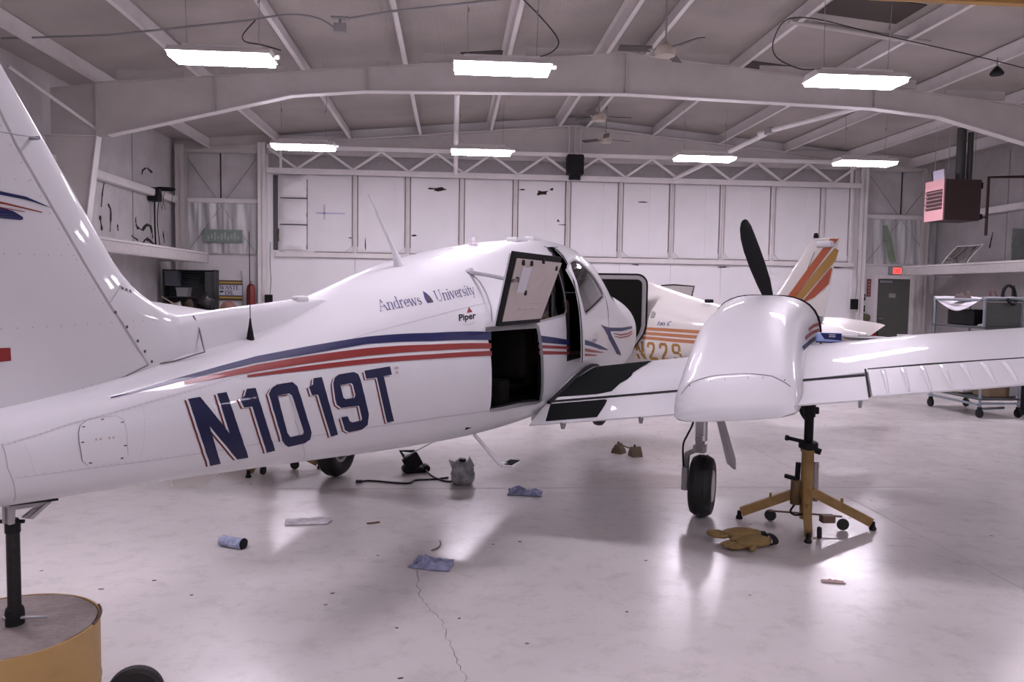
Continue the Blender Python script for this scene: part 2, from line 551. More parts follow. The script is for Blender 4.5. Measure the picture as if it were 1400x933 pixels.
# back wall: board up to 2.5 m, hung plastic sheeting above, in the two bays beside the hangar door
bm = B()
DX0, DX1 = -5.12, 11.45
box(bm, XL - 0.2, DX0, YB, YB + 0.2, 0, 6.4)
box(bm, DX1, 11.95, YB, YB + 0.2, 0, 6.4); box(bm, 13.02, XR + 0.2, YB, YB + 0.2, 0, 6.4)
box(bm, 11.95, 13.02, YB, YB + 0.2, 2.17, 6.4)
box(bm, DX0, DX1, YB - 0.02, YB + 0.2, 4.68, 6.5)
wall_back = obj('wall_back', bm, PLASTER, kind='structure')
def hung_sheet(x0, x1, z0, z1, seed, m=SHEETING, name='plastic_sheet', y=YB, par=None, amp=0.05):
    bm = B(); nx, nz = 60, 16; rows = []
    for j in range(nz + 1):
        row = []
        for i in range(nx + 1):
            x = x0 + (x1 - x0) * i / nx; z = z0 + (z1 - z0) * j / nz
            d = 0.03 + amp * (0.6 + 0.6 * noise.noise(Vector((x * 5.5 + seed + 0.5 * z, z * 0.5, seed))) + 0.25 * noise.noise(Vector((x * 14, z * 1.1, seed))))
            row.append(bm.verts.new((x, y - d, z)))
        rows.append(row)
    for j in range(nz):
        for i in range(nx):
            bm.faces.new((rows[j][i], rows[j][i + 1], rows[j + 1][i + 1], rows[j + 1][i]))
    return obj(name, bm, m, par or wall_back, smooth=True, sharp=None)
hung_sheet(-7.05, -5.2, 2.5, 3.82, 1.0, amp=0.10)
hung_sheet(-7.05, -6.15, 3.95, 5.1, 2.0, VINYLD, 'insulation_sheet', amp=0.010)
hung_sheet(-6.12, -5.2, 3.95, 5.15, 2.5, VINYLD, 'insulation_sheet', amp=0.010)
bm = B(); box(bm, -6.15, -6.12, YB - 0.05, YB - 0.02, 3.95, 5.12); box(bm, 12.55, 12.58, YB - 0.05, YB - 0.02, 3.95, 5.12); obj('seam', bm, TORN, wall_back, kind='stuff')
hung_sheet(11.55, 13.6, 2.55, 3.8, 4.0, amp=0.10)
hung_sheet(11.55, 12.55, 3.92, 5.2, 5.0, VINYLD, 'insulation_sheet', amp=0.010)
hung_sheet(12.58, 13.6, 3.92, 5.1, 5.6, VINYLD, 'insulation_sheet', amp=0.010)
bm = B()
bbox(bm, -7.1, DX0, YB - 0.16, YB - 0.02, 3.82, 3.94, 0.015); bbox(bm, DX1, XR, YB - 0.16, YB - 0.02, 3.80, 3.92, 0.015)
obj('girt', bm, STEELB, wall_back)
bm = B()
box(bm, -7.1, DX0, YB - 0.05, YB, 2.47, 2.52); box(bm, DX1, XR, YB - 0.05, YB, 2.50, 2.56)
obj('ledge', bm, STEELB, wall_back)
# corner posts and door posts
def ipost(x, w, y0, y1, z1, name='post', par=None, m=STEEL):
    bm = B()
    box(bm, x - w / 2, x + w / 2, y0, y0 + 0.012, 0, z1); box(bm, x - w / 2, x + w / 2, y1 - 0.012, y1, 0, z1)
    box(bm, x - 0.006, x + 0.006, y0, y1, 0, z1)
    return obj(name, bm, m, par or wall_back)
ipost(-7.05, 0.22, YB - 0.5, YB - 0.22, 5.25, m=STEEL)
ipost(-5.02, 0.2, YB - 0.32, YB - 0.02, 5.4, m=STEELB)
ipost(11.34, 0.22, YB - 0.32, YB - 0.02, 5.4, m=STEELB)
ipost(13.15, 0.2, YB - 0.32, YB - 0.02, 5.2, m=STEEL)
bm = B()
for (x0, z0, x1, z1) in ((-7.0, 5.0, -5.2, 2.5), (-5.2, 5.0, -7.0, 2.5), (11.6, 5.0, 13.5, 2.6), (13.5, 5.0, 11.6, 2.6)):
    cyl(bm, (x0, YB - 0.1, z0), (x1, YB - 0.1, z1), 0.009, 6)
obj('tie_rod', bm, GREYP, wall_back, kind='stuff')
# torn spots in the insulation: raised dark flaps of exposed backing
def tears(par, spots, fn, seed):
    rnd = random.Random(seed)
    for (u, v, w, h) in spots:
        bm = B(); n = 9; poly = []
        for k in range(n):
            a = 2 * PI * k / n; r = rnd.uniform(0.35, 1.0)
            poly.append((u + w * 0.5 * r * math.cos(a), v + h * 0.5 * r * math.sin(a)))
        prism(bm, poly, 0.004, 0.016, fn)
        obj('tear', bm, TORN, par)
fl = lambda u, v, d: (XL + d, u, v)
def tear_strip(par, pts, w, fn, seed):
    """a ragged rip in the lining: a thin raised strip of exposed backing along a path"""
    rnd = random.Random(seed); P = smooth_path([(u, v, 0) for u, v in pts], 5); bm = B(); last = None
    for i, p in enumerate(P):
        d = P[min(i + 1, len(P) - 1)] - P[max(i - 1, 0)]; n = Vector((-d.y, d.x, 0)).normalized()
        ww = w * rnd.uniform(0.25, 1.0) * (0.35 + math.sin(PI * (i + 0.5) / len(P)))
        r = [bm.verts.new(fn(q.x, q.y, dd)) for q, dd in ((p - n * ww, 0.002), (p, 0.012), (p + n * ww, 0.002))]
        if last:
            for k in (0, 1): bm.faces.new((last[k], last[k + 1], r[k + 1], r[k]))
        last = r
    obj('tear', bm, TORN, par)
for k, (pts, w) in enumerate((([(17.43, 3.75), (17.35, 3.56), (17.27, 3.23)], .035), ([(17.59, 3.33), (17.73, 3.19), (17.68, 2.75)], .05), ([(17.2, 3.05), (17.29, 2.75)], .07),
        ([(19.08, 3.19), (19.08, 3.06), (19.15, 2.96), (19.30, 2.95)], .05), ([(19.30, 2.95), (19.46, 2.93), (19.75, 3.06), (19.98, 3.03), (20.1, 2.85), (20.1, 2.75)], .055),
        ([(19.46, 4.20), (19.55, 4.33), (19.73, 4.40)], .03), ([(19.8, 4.42), (19.98, 4.38), (20.15, 4.36)], .04), ([(18.06, 2.95), (18.09, 2.8)], .05), ([(19.45, 2.6), (19.7, 2.72), (20.0, 2.68), (20.25, 2.6)], .05), ([(16.5, 3.5), (16.6, 3.1), (16.55, 2.8)], .05), ([(18.8, 2.75), (19.2, 2.66)], .03), ([(20.8, 3.0), (20.9, 2.7)], .04))):
    tear_strip(wall_left, pts, w, fl, k)
for k, (pts, w) in enumerate((([(14.2, 3.5), (14.35, 3.1), (14.3, 2.8)], .05), ([(17.2, 4.5), (17.5, 4.42), (17.7, 4.5)], .05), ([(19.4, 3.3), (19.5, 2.9)], .04))):
    tear_strip(wall_right, pts, w, lambda u, v, d: (XR - d, u, v), k + 40)

# ---- mezzanine ledges along both side walls
def ledge(name, x0, x1, y0, y1, z0, z1, face):
    bm = B()
    bbox(bm, x0, x1, y0, y1, z1 - 0.05, z1, 0.008)
    bm2 = B()
    s = 1 if face > (x0 + x1) / 2 else -1
    bbox(bm2, min(face, face - s * 0.05), max(face, face - s * 0.05), y0, y1, z0, z1 - 0.055, 0.01)
    bbox(bm2, min(face - s * 0.18, face + s * 0.01), max(face - s * 0.18, face + s * 0.01), y0, y1, z0 - 0.02, z0, 0.006)
    t = obj(name, bm, STEEL, kind='structure')
    obj('fascia', bm2, mat('grey_fascia_steel', (0.46, 0.43, 0.42), 0.5, noise_amt=0.3), t)
    bm3 = B()
    box(bm3, min(x0, x1), max(x0, x1), y1 - 0.03, y1, z0, z1 - 0.055)
    obj('end_plate', bm3, STEEL, t)
    return t
ledge('trim_1', XL + 0.01, -6.1, 9.0, 20.5, 2.22, 2.46, -6.1)
ledge('trim_2', 12.0, XR - 0.01, 9.0, 20.6, 2.22, 2.45, 12.0)

# ---- big hangar door in the back wall: panels, posts, girt, truss
DY = YB - 0.02
bm = B(); box(bm, DX0 + 0.2, DX1 - 0.2, DY, DY + 0.06, 0, 4.7)
hdoor = obj('door_2', bm, VINYL, kind='structure')
PX = [-3.75, -2.63, -1.23, 0.22, 1.67, 3.11, 4.56, 5.99, 7.41, 8.85, 10.28, 11.12]
def chamfer_panel(x0, x1, z0, z1, ch, seed, m=VINYL, name='panel'):
    """insulation blanket panel: outline with cut lower corners, slightly pillowed front"""
    bm = B()
    poly = [(x0, z0 + ch), (x0 + ch, z0), (x1 - ch, z0), (x1, z0 + ch), (x1, z1), (x0, z1)]
    prism(bm, poly, DY - 0.03, DY + 0.01)
    return obj(name, bm, m, hdoor)
bm = B(); box(bm, -4.9, 11.2, YB - 0.03, YB - 0.022, 4.72, 5.45); obj('truss_shade_board', bm, mat('truss_shade_grey', (0.40, 0.38, 0.38), 0.6, noise_amt=0.3), wall_back)  # added darker board; its grey stands in for shade behind the truss
for i, (a, b) in enumerate(zip(PX[:-1], PX[1:])):
    if b - a < 1.0:
        ch = 0.02
    else:
        ch = 0.17
    p = chamfer_panel(a + 0.085, b - 0.085, 2.60, 4.62, ch, i)
    if b - a > 1.2:            # a soft crease down each blanket
        bm = B(); cx = a + (b - a) * (0.72 if i % 2 else 0.62)
        box(bm, cx - 0.07, cx + 0.07, DY - 0.045, DY - 0.028, 2.62, 4.6)
        obj('crease', bm, VINYL, p)
    chamfer_panel(a + 0.02, b - 0.01, 0.05, 2.42, 0.01, i + 40, VINYL, 'lower_panel')
for x in PX[1:]:
    bm = B()
    box(bm, x - 0.055, x + 0.055, DY - 0.07, DY + 0.0, 2.55, 4.66)
    box(bm, x - 0.012, x + 0.012, DY - 0.13, DY - 0.07, 2.55, 4.66)
    obj('post', bm, STEELB, hdoor)
SEAMD = mat('rusty_seam', (0.20, 0.13, 0.12), 0.8)
bm = B()
for x in PX[1:]:
    for s in (-1, 1):
        box(bm, x + s * 0.07 - 0.009, x + s * 0.07 + 0.009, DY - 0.012, DY - 0.002, 2.75, 4.64)
box(bm, -3.7, 11.1, DY - 0.06, DY - 0.05, 2.572, 2.592)
obj('seam', bm, SEAMD, hdoor, kind='stuff')
bm = B()
bbox(bm, -4.7, 11.2, DY - 0.16, DY, 2.44, 2.57, 0.02)
obj('girt', bm, STEELB, hdoor)
for k, (z0, z1) in enumerate(((2.62, 3.28), (3.32, 3.98), (4.02, 4.6))):       # pillow squares at the left end
    bm = B(); n = 8; rows = []
    for j in range(n + 1):
        row = []
        for i in range(n + 1):
            u, v = i / n, j / n
            bul = 0.14 * (max(0.0, 16 * u * (1 - u) * v * (1 - v)) ** 0.5) + 0.03 * noise.noise(Vector((u * 4 + k * 9, v * 4, 0)))
            row.append(bm.verts.new((-4.62 + 0.72 * u, DY - 0.03 - bul, z0 + (z1 - z0) * v)))
        rows.append(row)
    for j in range(n):
        for i in range(n):
            bm.faces.new((rows[j][i], rows[j][i + 1], rows[j + 1][i + 1], rows[j + 1][i]))
    obj('insulation_pillow', bm, VINYL, hdoor, smooth=True, sharp=None)
fb = lambda u, v, d: (u, DY - 0.03 - d, v)
tears(hdoor, [(2.38, 4.30, 0.5, 0.18), (1.85, 4.37, 0.25, 0.07), (2.65, 4.40, 0.14, 0.12), (-0.35, 4.32, 0.42, 0.17), (-0.55, 4.34, 0.4, 0.06), (-1.05, 3.08, 0.2, 0.07),
              (-2.75, 2.98, 0.16, 0.04), (5.2, 4.12, 0.55, 0.04), (2.85, 3.55, 0.1, 0.1), (3.0, 3.45, 0.5, 0.03), (-2.35, 2.85, 0.04, 0.5), (5.05, 2.40, 0.4, 0.05), (7.5, 2.38, 0.4, 0.05), (10.6, 2.42, 0.7, 0.06),
              (-4.5, 2.56, 0.4, 0.07), (-4.2, 2.46, 0.5, 0.05), (-4.65, 3.0, 0.06, 0.5)], fb, 8)
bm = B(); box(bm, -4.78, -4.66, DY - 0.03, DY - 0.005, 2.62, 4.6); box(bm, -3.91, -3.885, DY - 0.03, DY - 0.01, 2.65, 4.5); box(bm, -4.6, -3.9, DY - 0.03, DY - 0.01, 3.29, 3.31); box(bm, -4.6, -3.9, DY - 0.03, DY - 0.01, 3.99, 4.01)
obj('shadow_gap', bm, mat('gap_shade_dark', (0.10, 0.095, 0.095), 0.9), hdoor)  # dark strips painted for the shade between and beside the pillows
bm = B(); box(bm, -3.65, -2.9, DY - 0.033, DY - 0.0305, 3.60, 3.64); box(bm, -3.46, -3.42, DY - 0.033, DY - 0.0305, 3.45, 3.85); obj('tape_mark', bm, mat('pale_blue_tape', (0.55, 0.56, 0.72), 0.6), hdoor)
bm = B(); box(bm, XL, XR, YB - 0.205, YB - 0.19, 5.12, 5.62); obj('eave_board', bm, STEEL, wall_back)
# lattice truss carried along the head of the door
TY = YB - 0.42
bm = B()
bar(bm, (-4.85, TY, 4.66), (11.18, TY, 4.66), 0.12, 0.13)
obj('truss_chord', bm, STEELB, hdoor)
bm = B()
bar(bm, (-4.85, TY, 5.27), (11.0, TY, 5.27), 0.12, 0.10)
obj('truss_chord', bm, STEELB, hdoor)
n = 22
for i in range(n):
    x0 = -4.8 + 15.9 * i / n; x1 = -4.8 + 15.9 * (i + 1) / n
    za, zb = (4.72, 5.22) if i % 2 else (5.22, 4.72)
    bm = B(); bar(bm, (x0, TY, za), (x1, TY, zb), 0.05, 0.06)
    obj('truss_web', bm, STEELB, hdoor)
for x in (-4.5, 3.2, 10.9):
    bm = B(); bar(bm, (x, TY, 4.7), (x, TY, 5.25), 0.06, 0.06, up=(1, 0, 0)); obj('truss_web', bm, STEELB, hdoor)
# push tubes of the door operator
for pts in (((0.04, 20.9, 4.64), (0.04, 15.1, 5.27)), ((5.9, TY - 0.08, 4.70), (7.1, 17.5, 5.30)), ((6.9, 17.9, 5.28), (7.9, 15.1, 5.30))):
    bm = B(); cyl(bm, pts[0], pts[1], 0.055, 10); obj('push_tube', bm, STEELB, hdoor, smooth=True)
bm = B(); bbox(bm, 6.93, 7.08, 17.45, 17.7, 5.2, 5.36, 0.03); obj('knuckle', bm, GREYP, hdoor)
bm = B(); bbox(bm, 2.98, 3.42, YB - 0.75, YB - 0.35, 4.72, 5.25, 0.04); cyl(bm, (3.2, YB - 0.55, 4.6), (3.2, YB - 0.55, 4.75), 0.16, 14)
obj('door_motor', bm, BLACK, hdoor)
bm = B()
for x in (3.05, 3.2, 3.35): cyl(bm, (x, YB - 0.5, 5.2), (x, YB - 0.5, 6.0), 0.025, 8)
obj('motor_hanger', bm, STEEL, hdoor)
# end frame above the door
bm = B()
prism(bm, [(XL, 5.30), (XL, zr(XL) ), (RIDGE, zr(RIDGE)), (XR, zr(XR)), (XR, 5.30), (8.0, 5.5), (RIDGE, 5.52), (-2, 5.5)], YB - 0.18, YB - 0.165)
for a, b in ((XL + 0.1, RIDGE), (RIDGE, XR - 0.1)):
    bar(bm, (a, YB - 0.18, zr(a)), (b, YB - 0.18, zr(b)), 0.2, 0.05)
obj('end_beam', bm, STEEL, wall_back)
# walls behind the camera get a plain rolled door so the room is closed
bm = B()
for k in range(14):
    bbox(bm, -3.5, 9.5, YF, YF + 0.03, 0.02 + k * 0.33, 0.33 + k * 0.33, 0.01)
obj('door_3', bm, STEELB, kind='structure')

# green walk door, frame, exit-side fittings
bm = B(); box(bm, 12.0, 12.97, YB + 0.02, YB + 0.07, 0.0, 2.13)
door1 = obj('door_1', bm, mat('dull_green_grey_door', (0.105, 0.11, 0.10), 0.5, noise_amt=0.2), kind='structure')
bm = B()
bbox(bm, 11.9, 12.0, YB - 0.04, YB + 0.06, 0, 2.22, 0.01); bbox(bm, 12.97, 13.07, YB - 0.04, YB + 0.06, 0, 2.22, 0.01); bbox(bm, 12.0, 12.97, YB - 0.04, YB + 0.06, 2.13, 2.22, 0.01)
obj('door_frame', bm, STEELB, door1)
bm = B(); bbox(bm, 12.08, 12.42, YB - 0.04, YB + 0.02, 2.02, 2.09, 0.01); obj('door_closer', bm, GREYM, door1)
bm = B(); cyl(bm, (12.07, YB + 0.02, 1.0), (12.07, YB - 0.05, 1.0), 0.02, 10); bbox(bm, 12.05, 12.17, YB - 0.06, YB - 0.04, 0.985, 1.015, 0.005); obj('door_handle', bm, GREYM, door1)
bm = B(); box(bm, 12.36, 12.55, YB + 0.005, YB + 0.02, 1.60, 1.72); obj('door_notice', bm, mat('faded_notice', (0.30, 0.28, 0.27), 0.7), door1)

# ---- lamps: four columns of pendant fixtures
LAMPS = []
def lamp(x, y, label, z=4.56):
    t = thing('pendant_light', label, 'light', (x, y, z), 0, 'fluorescent fixtures hung in rows')
    if LAMPS:
        for ch in LAMPS[0].children:
            c = ch.copy(); COL.objects.link(c); c.parent = t
    else:
        bm = B(); prism(bm, [(-0.24, 0.0), (-0.21, -0.05), (0.21, -0.05), (0.24, 0.0)], -0.62, 0.62, lambda u, v, d: (d, u, v)); obj('diffuser', bm, DIFF, t)
        bm = B()
        prism(bm, [(-0.27, 0.0), (0.27, 0.0), (0.16, 0.09), (-0.16, 0.09)], -0.64, 0.64, lambda u, v, d: (d, u, v + 0.002))
        bbox(bm, -0.5, 0.5, -0.07, 0.07, 0.09, 0.15, 0.01)
        obj('reflector_housing', bm, STEELB, t)
        for sx in (-0.45, 0.45):
            bm = B(); cyl(bm, (sx, 0, 0.14), (sx + (0.02 if sx > 0 else -0.02), 0.0, 1.05), 0.005, 5)
            bbox(bm, sx - 0.012, sx + 0.012, -0.012, 0.012, 0.7, 0.76, 0.004)
            obj('hanger_wire', bm, GREYP, t)
        bm = B(); bbox(bm, 0.62, 0.72, -0.03, 0.03, 0.01, 0.05, 0.01); obj('end_socket', bm, CLEARP, t)
    LAMPS.append(t)
    return t
names_x = [(-2.98, 'first from the hoop wall'), (0.62, 'second from the hoop wall'), (5.45, 'third from the hoop wall'), (9.05, 'nearest the heater')]
for y, row in ((10.7, 'before the deep rafter'), (17.1, 'in the row behind the rafter'), (4.3, 'in the row above the twin'), (-2.1, 'in the row behind the camera')):
    for x, cl in names_x:
        if y == 4.3 and x == 5.45: continue
        if y == 17.1: x -= 0.05 if x > 0 else 0.15
        t = lamp(x, y, 'pendant strip light %s, %s' % (row, cl))
        if y == 4.3 and x == 0.62:                    # output cut to balance the light on the twin
            for ch in t.children:
                if ch.name.startswith('diffuser'):
                    ch.data = ch.data.copy(); ch.data.materials[0] = DIFF2
# =================================================================== the twin: body tables (metres; x forward of the main wheels, y to port, z up)
#  x,    zbot,  ztop,  zwide, half width, n upper, n lower
FUS = [(-5.05, 1.03, 1.20, 1.12, 0.03, 2.0, 2.0), (-4.7, 1.01, 1.235, 1.12, 0.085, 2.0, 2.2), (-4.2, 0.965, 1.275, 1.12, 0.16, 2.1, 2.5),
       (-3.6, 0.915, 1.36, 1.12, 0.26, 2.1, 2.9), (-3.0, 0.86, 1.46, 1.12, 0.365, 2.1, 3.2), (-2.4, 0.805, 1.61, 1.12, 0.47, 2.1, 3.5),
       (-1.75, 0.757, 1.775, 1.12, 0.56, 2.15, 3.8), (-1.2, 0.73, 1.875, 1.13, 0.59, 2.2, 4.0), (-0.6, 0.71, 1.955, 1.15, 0.60, 2.3, 4.0),
       (0.0, 0.70, 2.015, 1.17, 0.605, 2.4, 4.0), (0.5, 0.70, 2.055, 1.19, 0.605, 2.4, 4.0), (0.85, 0.71, 2.055, 1.20, 0.60, 2.4, 4.0), (1.1, 0.72, 2.01, 1.20, 0.595, 2.4, 4.0),
       (1.4, 0.72, 1.86, 1.20, 0.588, 2.4, 3.8), (1.75, 0.74, 1.68, 1.20, 0.58, 2.4, 3.5), (2.1, 0.77, 1.645, 1.20, 0.565, 2.4, 3.0), (2.6, 0.81, 1.58, 1.19, 0.51, 2.3, 2.6),
       (3.0, 0.88, 1.48, 1.17, 0.39, 2.2, 2.3), (3.25, 0.98, 1.36, 1.16, 0.24, 2.0, 2.0), (3.36, 1.1, 1.22, 1.15, 0.06, 2.0, 2.0)]
FZ = 1.2
NAC_Y = -1.84
NAC = [(-1.08, 0.885, 0.945, 0.915, 0.335, 3.5, 3.5), (-1.04, 0.88, 1.01, 0.92, 0.348, 3.5, 3.5), (-0.99, 0.87, 1.085, 0.93, 0.358, 3.4, 3.4), (-0.955, 0.866, 1.132, 0.94, 0.363, 3.3, 3.3), (-0.945, 0.865, 1.144, 0.94, 0.364, 3.3, 3.3), (-0.935, 0.865, 1.150, 0.94, 0.365, 3.3, 3.3), (-0.88, 0.86, 1.173, 0.95, 0.37, 3.2, 3.2), (-0.55, 0.84, 1.305, 0.98, 0.38, 3.1, 3.1),
       (-0.15, 0.80, 1.425, 1.02, 0.392, 3.1, 3.0), (0.3, 0.77, 1.53, 1.08, 0.405, 3.1, 3.0), (0.9, 0.84, 1.605, 1.15, 0.435, 2.9, 2.9),
       (1.35, 0.95, 1.615, 1.22, 0.44, 3.0, 3.0), (1.55, 1.04, 1.58, 1.27, 0.40, 2.6, 2.6), (1.62, 1.12, 1.52, 1.3, 0.33, 2.4, 2.4)]
def sect(tab, x):
    return interp(tab, x)
def fimp(tab, x, y, z):
    zb, zt, zw, hw, nu, nl = sect(tab, x)
    h, n = (zt - zw, nu) if z > zw else (zw - zb, nl)
    return abs(y / hw) ** n + abs((z - zw) / max(h, 1e-4)) ** n - 1
def surf_r(tab, x, th, z0, yc=0.0, grow=0.0):
    """point of the skin at station x, looking out from (yc, z0) at th degrees above starboard"""
    c, s = -math.cos(math.radians(th)), math.sin(math.radians(th))
    a, b = 0.0, 1.6
    for _ in range(34):
        m = 0.5 * (a + b)
        if fimp(tab, x, c * m, z0 + s * m) < 0: a = m
        else: b = m
    return Vector((x, yc + c * (a + grow), z0 + s * (a + grow)))
def fus(x, th, g=0.0):
    return surf_r(FUS, x, th, FZ, 0.0, g)
def nac(x, th, g=0.0):
    zb, zt, zw, hw, nu, nl = sect(NAC, x)
    return surf_r(NAC, x, th, zw, NAC_Y, g)
def fus_th(x, z):
    """angle whose skin point on the starboard side lies at height z"""
    a, b = -80.0, 80.0
    for _ in range(30):
        m = 0.5 * (a + b)
        if fus(x, m).z < z: a = m
        else: b = m
    return a
